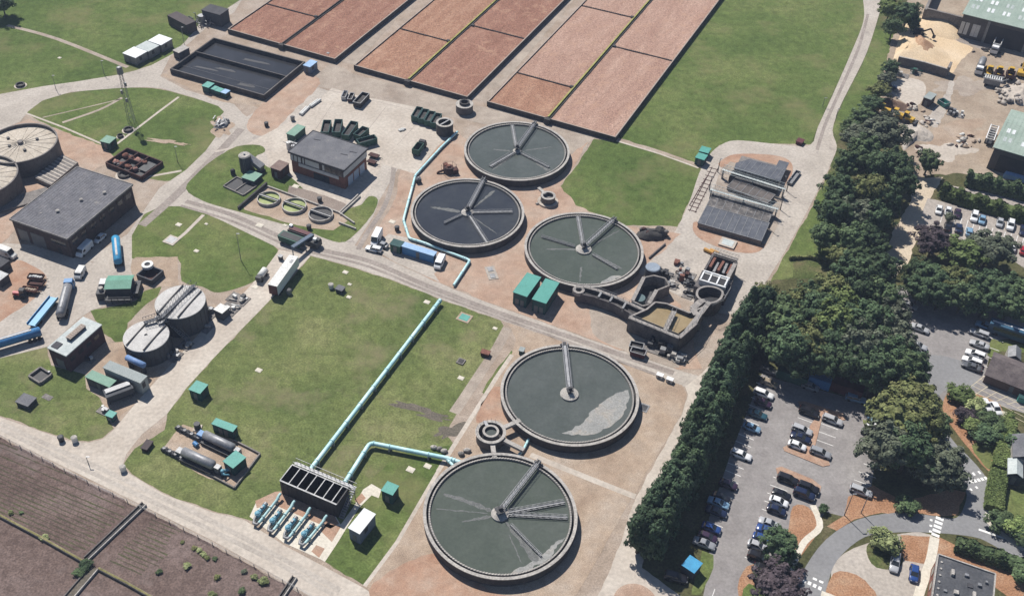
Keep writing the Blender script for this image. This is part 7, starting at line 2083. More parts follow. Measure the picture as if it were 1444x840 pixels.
t, _, _ = hut('bus_shelter', 'bright blue roofed shelter at the foot of the conifer row', 'shelter', (961, 796), (979, 808), (986, 790), 2.6, M['darkwall'], M['cyanblue'], vent=False)
car(953, 814, (24, 6), 'suv', 'black', 'black car in the shade beside the bright blue shelter', None)
# ---------------------------------------------------------------- trees, shrubs, hedges
def leafmat(k, cols, isl=.45):
    return mat('foliage_' + k, cols, .75, .35, 1.3, .25, 4, contrast=.7, island=isl, spec=.15)


FOL = dict(conifer=leafmat('conifer', [(0.032, 0.059, 0.033), (0.055, 0.090, 0.049), (0.085, 0.122, 0.066)]), dark=leafmat('dark', [(0.034, 0.061, 0.032), (0.057, 0.091, 0.044), (0.091, 0.128, 0.061)]), mid=leafmat('mid', [(0.049, 0.081, 0.037), (0.076, 0.112, 0.051), (0.112, 0.149, 0.068)]),
           light=leafmat('light', [(0.085, 0.122, 0.041), (0.128, 0.171, 0.057), (0.177, 0.213, 0.079)]), olive=leafmat('olive', [(0.073, 0.090, 0.034), (0.120, 0.134, 0.051), (0.171, 0.173, 0.073)]), grey=leafmat('grey', [(0.059, 0.076, 0.051), (0.098, 0.115, 0.076), (0.137, 0.146, 0.102)]),
           purple=leafmat('purple', [(0.043, 0.034, 0.041), (0.067, 0.052, 0.061), (0.104, 0.081, 0.085)]), pale=leafmat('pale', [(0.134, 0.165, 0.067), (0.207, 0.238, 0.104), (0.305, 0.329, 0.171)]), hedge=leafmat('hedge', [(0.061, 0.093, 0.032), (0.093, 0.129, 0.044), (0.128, 0.165, 0.061)], .3))
M['bark'] = mat('bark_brown', [(.06, .045, .035), (.10, .08, .065)], .95, 2, 6, .3)


def leaf(mb, p, nrm, s, rr):
    a = Vector((rr.gauss(0, 1), rr.gauss(0, 1), rr.gauss(0, 1)))
    t = nrm.cross(a)
    if t.length < 1e-4:
        return
    t.normalize(); b = nrm.cross(t).normalized()
    w_, h_ = s * rr.uniform(.7, 1.2), s * rr.uniform(.7, 1.2)
    mb.add([p - t * w_ - b * h_ * .3, p + b * -h_, p + t * w_ - b * h_ * .2, p + t * w_ * .5 + b * h_, p - t * w_ * .5 + b * h_ * .8], [(0, 1, 2, 3, 4)])


def crown_data(name, seed, nclump, nleaf, ls, shape='round', cr=.3, jag=.25):
    """unit crown: radius about 1, z from -1 to 1, made of leaf clumps"""
    rr = random.Random(seed); mb = MB()
    for c in range(nclump):
        while True:
            d = Vector((rr.gauss(0, 1), rr.gauss(0, 1), rr.gauss(0, 1)))
            if d.length > .1:
                break
        d.normalize()
        if d.z < -.55:
            d.z *= -.6; d.normalize()
        r = rr.uniform(.45, .9) + rr.uniform(-jag, jag) * .5
        p = d * r
        if shape == 'cone':
            k = (1 - (p.z + 1) / 2) * .65 + .42; p.x *= k; p.y *= k; p.z *= 1.1
        rc = cr * rr.uniform(.65, 1.3)
        for i in range(nleaf):
            q = Vector((rr.gauss(0, 1), rr.gauss(0, 1), rr.gauss(0, 1))).normalized()
            if q.z < -.4 and rr.random() < .6:
                q.z = -q.z
            n = (q + d * .5 + Vector((rr.uniform(-.5, .5), rr.uniform(-.5, .5), rr.uniform(-.2, .6)))).normalized()
            leaf(mb, p + q * rc * rr.uniform(.6, 1.05), n, ls * rr.uniform(.6, 1.4), rr)
    core = MB(); core.ell(0, 0, -.05, .62, .62, .7, 12, 8, jit=.12, rnd=rr)
    if shape == 'cone':
        core.v = [(x * ((1 - (z + 1) / 2) * .6 + .5), y * ((1 - (z + 1) / 2) * .6 + .5), z) for x, y, z in core.v]
    mb.add(core.v, core.f)
    return mb.data(name, FOL['mid'], fix=False)


CROWNS = {'round': [crown_data('crown', 100 + i, 130, 58, .048, 'round', .19, .6) for i in range(5)], 'cone': [crown_data('crown', 200 + i, 130, 56, .045, 'cone', .17, .4) for i in range(4)], 'bush': [crown_data('crown', 300 + i, 34, 60, .075, 'round', .32, .35) for i in range(3)]}
def trunk_data(seed):
    rr = random.Random(seed); mb = MB()
    mb.tube([(0, 0, 0), (rr.uniform(-.02, .02), .01, .3), (rr.uniform(-.04, .04), 0, .62)], [.035, .026, .014], 8)
    for i in range(5):
        a = i * 1.3 + rr.random(); z = .3 + i * .06
        mb.tube([(0, 0, z), (.1 * math.cos(a), .1 * math.sin(a), z + .12), (.2 * math.cos(a), .2 * math.sin(a), z + .22)], [.014, .009, .004], 5)
    return mb.data('trunk', M['bark'])
TRUNKS = [trunk_data(i) for i in range(3)]
TR = random.Random(77)


def tree(u, v, H, Rr, fol, label, group=None, kind='round', name='broadleaf_tree', cat='tree'):
    """crown centre seen at pixel (u, v); H total height, Rr crown radius (m)"""
    zc = H * (.6 if kind == 'round' else .52) if kind != 'bush' else H * .5
    p = P(u, v, zc)
    t = thing(name, label, cat, (p.x, p.y, 0), TR.uniform(0, 6.28), group)
    s = Rr / .98
    hz_ = (H - zc) / .98 if kind != 'cone' else (H * .5)
    c = inst('crown', TR.choice(CROWNS[kind]), t, (0, 0, zc), 0, [FOL[fol]])
    c.scale = (s * TR.uniform(.92, 1.08), s * TR.uniform(.92, 1.08), hz_)
    tk = inst('trunk', TR.choice(TRUNKS), t)
    tk.scale = (H * 1.0, H * 1.0, H) if kind != 'bush' else (H * .8, H * .8, H * .8)
    return t


# the tall dark row between the works and the car park
row = [(1070, 432), (1060, 452), (1050, 470), (1042, 489), (1033, 507), (1026, 525), (1017, 543), (1010, 561), (1002, 578), (996, 596), (989, 612), (982, 629), (975, 644), (967, 659), (959, 674), (951, 688), (943, 702), (935, 716), (928, 730), (920, 744), (914, 757)]
ords = 'first second third fourth fifth sixth seventh eighth ninth tenth eleventh twelfth thirteenth fourteenth fifteenth sixteenth seventeenth eighteenth nineteenth twentieth twenty-first'.split()
rr = random.Random(12)
for i, (u, v) in enumerate(row):
    for s in (-1, 1):
        tree(u + s * 9 + rr.uniform(-3, 3), v + s * 4 + rr.uniform(-4, 4), rr.uniform(10, 12), rr.uniform(3.3, 4.1), 'conifer' if rr.random() < .8 else 'dark', '%s dark conifer from the upper end of the tall row, on its %s side' % (ords[i], 'service road' if s < 0 else 'car park'), 'conifers in the tall row by the car park', 'cone', 'conifer_tree')
WG = 'trees in the wood above the car park'
for i, (u, v, H, r_, f) in enumerate([(1112, 458, 13, 5.2, 'mid'), (1150, 446, 14, 5.4, 'dark'), (1222, 455, 14, 5.4, 'dark'), (1252, 470, 13, 5, 'grey'), (1110, 492, 13, 5.2, 'dark'), (1142, 488, 13, 5, 'olive'), (1176, 486, 13, 5.2, 'dark'), (1210, 490, 14, 5.2, 'grey'), (1245, 500, 13, 5, 'dark'), (1264, 490, 12, 4.4, 'grey'),
                                  (1126, 508, 11.5, 4.6, 'dark'), (1160, 508, 11.5, 4.8, 'dark'), (1196, 511, 11.5, 4.8, 'dark'), (1235, 526, 12.5, 4.8, 'dark'), (1268, 522, 12.5, 4.8, 'mid'), (1286, 516, 11.5, 4.2, 'dark'), (1170, 462, 15, 4.6, 'light'), (1200, 470, 14, 4.8, 'dark'), (1284, 540, 10, 4, 'dark'),
                                  (1205, 388, 13, 5.4, 'dark'), (1236, 384, 13, 5, 'dark'), (1172, 412, 12, 4.8, 'olive'), (1214, 416, 14, 5, 'dark'), (1242, 424, 13, 4.6, 'mid'), (1140, 424, 11, 4.4, 'mid'), (1122, 432, 11, 4, 'olive'), (1100, 440, 11, 4.2, 'mid')]):
    tree(u, v, H, r_, f, 'broadleaf tree packed inside the wood above the lower car park', WG)
tree(1186, 438, 12.5, 4.8, 'light', 'bright light green tree standing out on top of the dark wood')
tree(1258, 452, 12, 4.4, 'grey', 'grey-green tree at the corner of the wood where the middle car park starts')
tree(1080, 416, 8, 3.4, 'olive', 'olive green tree at the top end of the tall conifer row')
WG2 = 'trees in the belt between the right hand track and the drive'
for (u, v, H, r_, f) in [(1200, 232, 12, 5, 'mid'), (1238, 238, 13, 5.4, 'dark'), (1272, 258, 12, 5, 'dark'), (1186, 268, 12, 5, 'dark'), (1226, 274, 14, 5.4, 'olive'), (1250, 286, 12, 4.8, 'dark'), (1178, 298, 12, 5.2, 'dark'), (1208, 306, 11, 5.4, 'grey'), (1236, 312, 12, 4.6, 'dark'), (1222, 338, 11, 4.6, 'dark'), (1200, 340, 11, 4.6, 'mid'), (1212, 364, 9, 3.8, 'mid'), (1236, 352, 9, 3.6, 'mid'), (1220, 215, 12, 4.6, 'mid'), (1262, 232, 11, 4.4, 'dark')]:
    tree(u, v, H, r_ * .92, f, 'broadleaf tree inside the tree belt left of the pale drive', WG2)
tree(1245, 190, 13, 7.2, 'grey', 'huge dull green tree at the lower edge of the sandy yard')
tree(1212, 196, 10, 4.8, 'grey', 'grey-green tree between the track bend and the huge yard tree')
tree(1162, 334, 9, 4.2, 'mid', 'round grey-green tree alone on the grass right of the track')
tree(1186, 362, 7, 3.6, 'olive', 'low olive bush tree at the foot of the belt beside the fenced grass')
tree(1310, 228, 8, 3.6, 'mid', 'small round green tree on the yard ground beside the drive gate')
tree(1318, 340, 9, 5.2, 'purple', 'purple-leaved tree between the drive and the upper car park')
tree(1396, 352, 10, 6.2, 'grey', 'large rounded olive-grey tree in the upper car park, right of its twin')
tree(1362, 360, 9, 5.6, 'hedge', 'large rounded fresh green tree in the upper car park, next to the purple one')
WG3 = 'trees between the upper and the middle car park'
for (u, v, H, r_, f) in [(1294, 388, 10, 3.9, 'mid'), (1312, 394, 10, 4.6, 'dark'), (1342, 400, 10, 4.6, 'olive'), (1374, 404, 10, 4.6, 'dark'), (1406, 408, 10, 4.8, 'dark'), (1438, 412, 10, 4.8, 'mid'), (1298, 408, 9, 4.2, 'dark'), (1328, 414, 9, 4.2, 'dark'), (1360, 418, 9, 4.2, 'mid'), (1392, 424, 9, 4.2, 'dark'), (1424, 430, 9, 4.2, 'mid'), (1460, 420, 9, 4.5, 'dark')]:
    tree(u, v, H, r_, f, 'tree in the thick line between the upper and middle car parks', WG3)
for (u, v, H, r_, f, l) in [(1255, 13, 9, 4, 'light', 'light green tree at the top end of the track, by the yard'), (1280, 20, 10, 4.2, 'dark', 'dark tree behind the light green one at the top of the yard'), (1260, 38, 8, 3.4, 'mid', 'mid green tree below the light green one at the yard corner'), (1288, 34, 6, 2.4, 'dark', 'dark tree against the sandy bank at the yard corner'), (1256, 96, 6, 3, 'dark', 'dark shrub tree at the left end of the block wall'),
                           (1250, 112, 6, 3, 'grey', 'grey shrub tree beside the blue car in the yard'), (1240, 128, 6, 3.4, 'olive', 'olive shrub tree on the yard boundary, upper'), (1230, 146, 6, 3.4, 'dark', 'dark shrub tree on the yard boundary, middle'), (1216, 164, 6, 3.4, 'mid', 'mid green shrub tree on the yard boundary, lower'), (1200, 180, 6, 3.2, 'mid', 'last shrub tree of the yard boundary, by the track bend'), (2, 4, 9, 5, 'dark', 'dark tree in the top left corner of the scene')]:
    tree(u, v, H, r_, f, l)
for (u, v, H, r_, f, l) in [(1286, 566, 12, 5.4, 'olive', 'top tree of the yellow-green clump beside the car park'), (1262, 592, 13, 5.6, 'olive', 'largest tree of the yellow-green clump, left side'), (1296, 600, 12, 5.4, 'olive', 'right-hand tree of the yellow-green clump by the access road'), (1248, 630, 12, 5.6, 'grey', 'lowest tree of the yellow-green clump, towards the lone silver estate'), (1282, 634, 12, 5.2, 'dark', 'dark tree in the shaded heart of the yellow-green clump'), (1322, 600, 8, 3.2, 'mid', 'small green tree squeezed between the clump and the access road'),
                           (1330, 656, 9, 5.2, 'grey', 'spreading grey-green tree beside the block markings on the access road'), (1312, 664, 8, 4, 'grey', 'thin grey tree left of the spreading one'), (1100, 768, 7, 3.6, 'dark', 'small dark tree overhanging cars by the bark bed'), (1104, 790, 5, 2.4, 'dark', 'low dark bush under the small tree by the bark bed'), (1098, 826, 8, 4.8, 'purple', 'domed purple-black tree at the lower edge of the car park')]:
    tree(u, v, H, r_, f, l)
SH = 'shrubs in the beds along the access road'
for (u, v, H, r_, f, l) in [(1280, 713, 2.6, 2.4, 'mid', 'wide green shrub on the bark bed by the crossing'), (1248, 762, 4.0, 3.2, 'pale', 'big pale variegated shrub on the visitor bay island'), (1258, 772, 2.6, 2.2, 'dark', 'dark shrub tucked behind the pale variegated one'), (1161, 718, 1.8, 1.2, 'dark', 'ball shrub beside the pavement top'), (1352, 556, 3.2, 3.0, 'hedge', 'smooth green dome shrub at the tip of the shrub bed'), (1376, 574, 3.4, 2.8, 'pale', 'pale green shrub in the middle of the shrub bed'), (1362, 586, 3.2, 2.6, 'purple', 'blackish shrub at the road side of the shrub bed'),
                           (1394, 590, 3.2, 2.8, 'mid', 'mid green shrub at the right of the shrub bed'), (1372, 600, 3.2, 2.6, 'light', 'light green shrub low in the shrub bed'), (1388, 612, 3.4, 3.0, 'dark', 'dark shrub at the lower end of the shrub bed'), (1403, 602, 3, 2.4, 'mid', 'shrub beside the pavement at the shrub bed right edge'), (1410, 734, 3.4, 2.8, 'mid', 'shrub at the bend right of the zebra crossing'), (1432, 744, 3.6, 3, 'light', 'light shrub near the frame edge below the lawn square'), (1440, 756, 3.0, 2.6, 'dark', 'dark shrub under the light one at the frame edge'),
                           (1434, 628, 3.6, 2.8, 'dark', 'dark bush between the clipped hedge and the dark roofed house'), (1424, 587, 2.2, 1.3, 'light', 'small light shrub at the top of the clipped hedge'), (1070, 812, 1.8, 1.6, 'grey', 'scrubby grey bush in the mulch bed near the car park foot'), (1339, 307, 3, 1.5, 'grey', 'half bare grey shrub opposite the dark plum car'), (1442, 806, 3, 2.6, 'mid', 'shrub right of the black flat roofed building')]:
    tree(u, v, H, r_, f, l, SH, 'bush', 'shrub', 'shrub')
FB = 'small bushes on the field soil'
for (u, v, r_, f, l) in [(62, 758, .9, 'pale', 'pale bush hugging the mossy field wall'), (224, 806, .7, 'mid', 'small dark green bush alone in the open field'), (264, 797, .85, 'pale', 'pale bush in the middle of the lower field'), (274, 772, .6, 'olive', 'first tuft of the diagonal string of field tufts'), (281, 775, .6, 'pale', 'second tuft of the diagonal string of field tufts'), (287, 781, .7, 'pale', 'third and palest tuft of the diagonal string'), (292, 786, .6, 'olive', 'fourth tuft of the diagonal string of field tufts'), (303, 787, .6, 'mid', 'last tuft of the diagonal string of field tufts'), (257, 764, .5, 'olive', 'tiny tuft high in the lower field'),
                         (371, 819, 1.1, 'pale', 'largest pale bush near the field road'), (358, 813, .7, 'pale', 'pale tuft left of the largest field bush'), (344, 805, .6, 'grey', 'grey tuft close to the field road'), (341, 832, .8, 'mid', 'green tuft at the lower frame edge of the field'), (299, 838, .9, 'pale', 'pale tuft cut by the lower frame edge'), (306, 813, .7, 'olive', 'olive tuft in the lower field between pale ones'), (120, 798, 1.6, 'dark', 'dark weeds filling the end of the field trough'), (112, 806, 1.2, 'mid', 'green weeds below the field trough junction'), (30, 722, .5, 'mid', 'dark tuft above the mossy wall, upper field'), (15, 722, .6, 'pale', 'pale tuft on the mossy wall at the left edge')]:
    tree(u, v, r_ * TR.uniform(.7, 1.1), r_, f, l, FB, 'bush', 'field_bush', 'bush')


def hedge(pix, wd, H, fol, label, n, seed, ls=.3, flat=False, group=None):
    q = [P(u, v) for u, v in pix]; o = q[0]; rr = random.Random(seed)
    t = thing('hedge', label, 'hedge', (o.x, o.y), 0, group)
    mb = MB(); core = MB()
    tot = sum((q[i + 1] - q[i]).length for i in range(len(q) - 1))
    for i in range(len(q) - 1):
        a, b = q[i] - o, q[i + 1] - o; d = (b - a); L = d.length; d.normalize(); nn = Vector((-d.y, d.x))
        mb.bar((a.x, a.y, H * .44), (b.x, b.y, H * .44), wd * .78, H * .84 + .01 * i)
        for k in range(int(n * L / tot)):
            s, f = rr.random(), rr.random()
            lump = 1 if flat else 1 + .22 * math.sin(s * L * 1.1 + seed) + .12 * math.sin(s * L * 2.7)
            if f < .5:
                y = rr.uniform(-.5, .5) * wd; z = H * lump * (1 - (.10 if flat else .5) * (2 * abs(y) / wd) ** 3) + rr.uniform(-.12, .06); nv = Vector((0, 0, 1))
            else:
                sg = 1 if rr.random() < .5 else -1; z = rr.uniform(.1, .95) * H * lump; y = sg * wd * .5 * (1 - (.04 if flat else .25) * (z / H) ** 2) + rr.uniform(-.12, .12); nv = Vector((nn.x * sg, nn.y * sg, .4))
            pnt = a.lerp(b, s) + nn * y
            leaf(mb, Vector((pnt.x, pnt.y, z)), (nv + Vector((rr.gauss(0, .4), rr.gauss(0, .4), rr.gauss(0, .3)))).normalized(), ls * rr.uniform(.7, 1.4), rr)
    mb.build('foliage', FOL[fol], t, fix=False)
    return t


hedge([(1326, 274), (1346, 282), (1400, 298), (1480, 322)], 4.2, 3.0, 'hedge', 'thick ragged hedge between the lane and the upper car park', 5200, 1, .4)
hedge([(1360, 258), (1400, 268), (1480, 288)], 4, 3.6, 'mid', 'dark hedge along the far side of the lane under the sheds', 3400, 2, .4)
hedge([(1419, 598), (1412, 648), (1408, 666)], 3.4, 2.2, 'light', 'upper length of the neatly clipped bright hedge', 3600, 3, .16, True, 'clipped hedge lengths')
hedge([(1407, 670), (1401, 700), (1399, 722)], 3.4, 2.0, 'light', 'lower length of the neatly clipped bright hedge', 3400, 4, .16, True, 'clipped hedge lengths')
hedge([(1346, 770), (1385, 784), (1452, 806)], 3.2, 2.2, 'mid', 'bushy hedge behind the black flat roofed building', 3600, 5, .3)
hedge([(1112, 366), (1140, 364), (1178, 374)], .6, .9, 'olive', 'thin scrubby hedge line across the grass right of the track', 500, 6, .2)

# ---------------------------------------------------------------- field walls, troughs and fence
def barrier(name, pix, wd, h, m, label, cat='wall', cap=None, capw=None):
    o = P(*pix[0]); t = thing(name, label, cat, (o.x, o.y)); mb = MB(); cb = MB()
    for i in range(len(pix) - 1):
        a, b = P(*pix[i]) - o, P(*pix[i + 1]) - o
        mb.bar((a.x, a.y, h / 2), (b.x, b.y, h / 2), wd, h - .003 * i)
        if cap:
            cb.bar((a.x, a.y, h + .045 + .002 * i), (b.x, b.y, h + .045 + .002 * i), capw or wd * .7, .08)
    mb.build('wall', m, t)
    if cap:
        cb.build('coping', cap, t)
    return t


MOSSW = mat('mossy_wall', [(.12, .11, .05), (.20, .18, .075), (.25, .22, .12)], .95, .7, 4, .3)
barrier('field_wall', [(-40, 702), (0, 728), (60, 760), (118, 793)], .55, .7, M['darkconc'], 'low mossy wall across the field, left of the trough', cap=MOSSW)
barrier('field_wall', [(140, 803), (180, 824), (240, 858)], .55, .7, M['darkconc'], 'low mossy wall across the field, right of the trough', cap=MOSSW)
for (q, l, w_) in (([(204, 711), (122, 789)], 'long dark concrete trough running down the field to the mossy wall', 1.1), ([(134, 801), (96, 845)], 'weedy concrete trough continuing below the mossy wall', 1.8), ([(416, 814), (392, 850)], 'short concrete trough at the lower frame edge of the field', .9)):
    o = P(*q[0]); a, b = Vector((0, 0)), P(*q[1]) - o; d = (b - a).normalized(); n = Vector((-d.y, d.x)) * w_ / 2
    t = thing('field_trough', l, 'trough', (o.x, o.y), 0, 'concrete troughs in the field')
    for s in (-1, 1):
        MB().bar((*(a + n * s), .3), (*(b + n * s), .3), .2, .6).build('side_wall', M['tankwall'] if s < 0 else M['lip'], t)
    MB().bar((*a, .15), (*b, .15), w_ - .21, .2).build('trough_bed', M['blackened'] if w_ < 1.5 else M['burnt'], t)
def fence(pix, label, sp=3.0, h=1.1, col='lip', name='wire_fence'):
    o = P(*pix[0]); t = thing(name, label, 'fence', (o.x, o.y)); wm = MB(); me = MB().box(0, 0, 0, .12, .12, h).data('fence_post', M[col])
    q = [P(*x) - o for x in pix]
    for i in range(len(q) - 1):
        a, b = q[i], q[i + 1]; n = max(1, int((b - a).length / sp))
        for k in range(n):
            p = a.lerp(b, k / n); inst('post', me, t, (p.x, p.y, 0))
        for z in (.35, .7, h - .06):
            wm.bar((a.x, a.y, z), (b.x, b.y, z), .03, .03)
    wm.build('wires', M['steel'], t)
    return t


fence([(-30, 600), (60, 648), (140, 689), (200, 717), (300, 768), (440, 842)], 'post and wire fence between the field and its road', 3.2)
fence([(1012, 532), (988, 575), (962, 640), (912, 770)], 'thin fence along the foot of the tall conifer row', 4)

# ---------------------------------------------------------------- lamp posts
for (u, v, H, l) in ((340, 367.5, 9, 'tall grey lamp post on the small lawn above the long white trailer'), (250.7, 229, 5.5, 'lamp post on the lawn beside the rusty chambers'), (260, 63, 6.5, 'lamp post at the small hut by the storm tank corner'), (79, 126, 5, 'lamp post at the edge of the top left lawn by the black ringed chamber'), (125, 654, 2.4, 'short dark post on the field road verge'), (1190.5, 726, 7, 'left lamp post on the bark bed at the drive bend'), (1214, 723, 6, 'right lamp post on the bark bed at the drive bend'),
                     (147, 105, 5, 'lamp post on the top left lawn near the road fork'), (1160, 150, 3, 'short post on the track verge of the big lawn'), (1179, 165, 3, 'short post on the yard side verge of the track')):
    p = P(u, v); t = thing('lamp_post', l, 'lamp post', (p.x, p.y), 0, 'lamp posts')
    MB().cyl(0, 0, 0, H, .11, 10, .06).build('pole', M['steel'], t); MB().box(.35, 0, H - .05, .8, .22, .12).build('lamp_head', M['galv'], t)
# ---------------------------------------------------------------- right-hand buildings and the sandy yard
ROOFG = mat('pale_green_sheet_roof', [(.24, .31, .265), (.29, .36, .31), (.33, .395, .35)], .65, .3, 2, .1, 8, contrast=.6)
def warehouse(a, b, c, z, rise, label, lights):
    x, y, rz, W, D = fit(a, b, c, z)
    t = thing('warehouse', label, 'warehouse', (x, y), rz, 'green roofed sheds of the yard')
    MB().box(0, 0, 0, W - .4, D - .4, z - .3).build('walls', mat('shed_cladding', [(.075, .07, .068), (.11, .10, .095)], .8, .5, 3, .2), t)
    r = MB(); r.gable(W, D, z - .25, rise, .3, 'x', t=.2)
    for i in range(int(W / 1.2)):
        xx = -W / 2 + .4 + i * 1.2
        for s in (-1, 1):
            r.bar((xx, s * D / 2, z + .0), (xx, 0, z + rise), .08, .07)
    rf = r.build('roof', ROOFG, t)
    for i in range(lights):
        for k, f in ((0, .55), (1, .22)):
            for j in (0, 1):
                xx = -W / 2 + W * (i + .35 + j * .28) / lights; y0 = -D * .5 * (f + .16); y1 = -D * .5 * f
                m = MB(); m.bar((xx, y0, z - .03 + rise * (1 + y0 / (D / 2))), (xx, y1, z - .03 + rise * (1 + y1 / (D / 2))), .9, .12); m.build('skylight', M['whiteroof'] if (i + k) % 3 else M['paleroof'], rf)
    return t, W, D


t, W, D = warehouse((1358.6, 19), (1470, 46.5), (1496, 2), 8.5, 2.6, 'green roofed open shed with rows of skylights at the top right', 5)
for i, f in enumerate((-.46, -.40, -.31, -.26)):
    MB().box(W * f, -D / 2 + .17, 1.2, 1.2, .08, 4.4).build('light_panel', M['paleband'], t)
MB().box(W * .1, -D / 2 + .16, .05, W * .5, .1, 6.8).build('bay_shade_panel', M['black'], t)  # black panel on the closed wall paints the shade inside the bay
MB().box(-W * .15, -D / 2 + .1, 0, .8, .9, 8).build('column', M['steel'], t); MB().box(W * .36, -D / 2 + .1, 0, .8, .9, 8).build('column', M['steel'], t)
t, W, D = warehouse((1402, 207), (1480, 230), (1496, 174), 7.5, 2.2, 'green roofed shed cut by the right frame edge below the rubble heap', 3)
MB().box(W * -.1, -D / 2 + .16, .05, W * .5, .1, 5.5).build('bay_shade_panel', M['black'], t)  # bay interior shade painted as a black panel
# bay walls and heaps
barrier('bay_wall', [(1264, 91), (1300, 99), (1333, 109)], .8, 3.0, M['tankwall'], 'block wall holding back the front of the big sand heap', cap=M['lip'])
barrier('bay_wall', [(1333, 109), (1337, 101)], .8, 3.6, M['darkconc'], 'short taller end wall at the right end of the sand bay')
barrier('bay_wall', [(1302, 30), (1356, 44)], .9, 5.0, M['darkconc'], 'tall dark block wall behind the pale sand bank')
barrier('bay_wall', [(1300, 30), (1318, -10)], .9, 4.5, M['darkconc'], 'dark side wall of the bay at the top of the yard')
def heap(name, pix, h, m, label, seed, lump=.25, peak=(0, 0), n=22, cat='heap'):
    poly = [P(*q) for q in smooth_pix(pix, 3)]; c = sum(poly, Vector((0, 0))) / len(poly)
    rr = random.Random(seed); t = thing(name, label, cat, (c.x, c.y)); mb = MB(); R_ = 7; vs = [(peak[0], peak[1], h)]
    N = len(poly)
    for k in range(1, R_ + 1):
        f = k / R_
        for p in poly:
            q = (p - c) * f + Vector(peak) * (1 - f)
            z = h * (1 - f) ** .8 + (rr.uniform(-lump, lump) * h * .3 if k < R_ else 0)
            vs.append((q.x, q.y, max(.02 if k < R_ else .0, z)))
    fs = [(0, 1 + i, 1 + (i + 1) % N) for i in range(N)]
    for k in range(R_ - 1):
        fs += [(1 + k * N + i, 1 + (k + 1) * N + i, 1 + (k + 1) * N + (i + 1) % N, 1 + k * N + (i + 1) % N) for i in range(N)]
    mb.add(vs, fs, 0, True); mb.build('heap_body', m, t, fix=True).location = (0, 0, .05)
    return t, c


heap('sand_heap', [(1263, 88), (1262, 76), (1272, 48), (1300, 50), (1326, 66), (1340, 82), (1336, 100), (1332, 106), (1300, 96)], 2.5, M['sand'], 'big pale orange sand heap behind the block wall', 1, .5, peak=(-5, 3))
heap('sand_heap', [(1286, 70), (1284, 54), (1292, 48), (1306, 58), (1322, 72), (1312, 84), (1298, 80)], 3.4, mat('brown_sand', [(.27, .155, .09), (.36, .22, .135), (.43, .29, .19)], .95, .3, 3, .2), 'darker brown mound rising out of the pale sand heap', 2, peak=(-1, 0))
heap('sand_bank', [(1296, 24), (1354, 40), (1350, 56), (1330, 54), (1296, 42)], 2.6, M['sand'], 'smooth pale sand bank sloping down from the tall dark wall', 3, .08, peak=(3, 4))
heap('earth_heap', [(1236, 150), (1240, 138), (1252, 140), (1270, 146), (1282, 150), (1276, 158), (1258, 154), (1244, 156)], 1.8, mat('brown_earth', [(.12, .075, .055), (.18, .12, .09)], .95, .4, 3, .3), 'dark brown earth ridge behind the yellow machines', 4, .6)
heap('spoil_heap', [(1272, 182), (1284, 172), (1300, 178), (1316, 190), (1312, 200), (1290, 200), (1274, 212)], 1.6, M['conc2'], 'grey and white spoil scatter beside the huge yard tree', 5, .9)
t, c = heap('rubble_heap', [(1402, 128), (1416, 122), (1444, 118), (1480, 122), (1480, 150), (1444, 150), (1424, 144)], 2.6, M['conc'], 'broad heap of pale broken concrete below the grey screener', 6, .6)
rr = random.Random(66)
me = [MB().ell(0, 0, 0, .8, .6, .45, 7, 5, jit=.3, rnd=rr).data('chunk', M['conc2']) for _ in range(3)]
for i in range(46):
    q = P(rr.uniform(1404, 1446), rr.uniform(122, 148)); o2 = inst('chunk', rr.choice(me), t, (q.x - c.x, q.y - c.y, rr.uniform(.4, 1.6)), rr.uniform(0, 6)); k = rr.uniform(.6, 1.5); o2.scale = (k, k, k)
# machines
def digger(u, v, hd, label, col='yellowplant', arm=True, group=None, kind='excavator'):
    t = truck(u, v, hd, label, None, kind, group, kind.replace(' ', '_'))
    if kind == 'excavator':
        for s in (-1, 1):
            m = MB(); m.tube([(-1.5, s * 1.0, .4), (1.5, s * 1.0, .4)], .4, 10); m.box(0, s * 1.0, .05, 3.0, .5, .75); m.build('track', M['rubber'], t)
        m = MB(); m.box(-.5, 0, .85, 3.0, 2.4, 1.1); m.build('body', M[col], t); MB().box(.5, -.6, 1.953, 1.2, 1.0, 1.0).build('cab', M['glass'], t)
        m = MB(); m.bar((1, .2, 1.7), (3.4, .2, 3.6), .35, .5); m.bar((3.4, .2, 3.6), (5.2, .2, 1.6), .3, .4); m.build('boom', M[col], t); MB().box(5.2, .2, .8, .8, 1.1, .9).build('bucket', M['darksteel'], t)
    else:
        wheels(t, (-1.8, 1.6), 1.05, .75)
        m = MB(); m.box(1.6, 0, .9, 2.6, 1.8, 1.2); m.box(-1.6, 0, .9, 2.6, 1.4, .5); m.build('body', M[col], t); MB().box(.3, 0, 2.1, 1.3, 1.5, 1.2, 0, 0, .85, .9).build('cab', M['glass'], t); MB().box(.3, 0, 3.302, 1.3, 1.45, .12).build('cab_roof', M[col], t)
        if kind == 'dumper':
            skip_mesh(3.6, 2.6, 1.5, 0, 0).build('tipper_body', M['rustdark'], t).location = (-1.8, 0, 1.0)
        else:
            MB().box(3.6, 0, .3, .8, 2.6, 1.1).build('bucket', M['darksteel'], t); m = MB(); m.bar((1.6, .7, 1.6), (3.4, .7, .9), .25, .3); m.bar((1.6, -.7, 1.6), (3.4, -.7, .9), .25, .3); m.build('lift_arm', M[col], t)
    return t


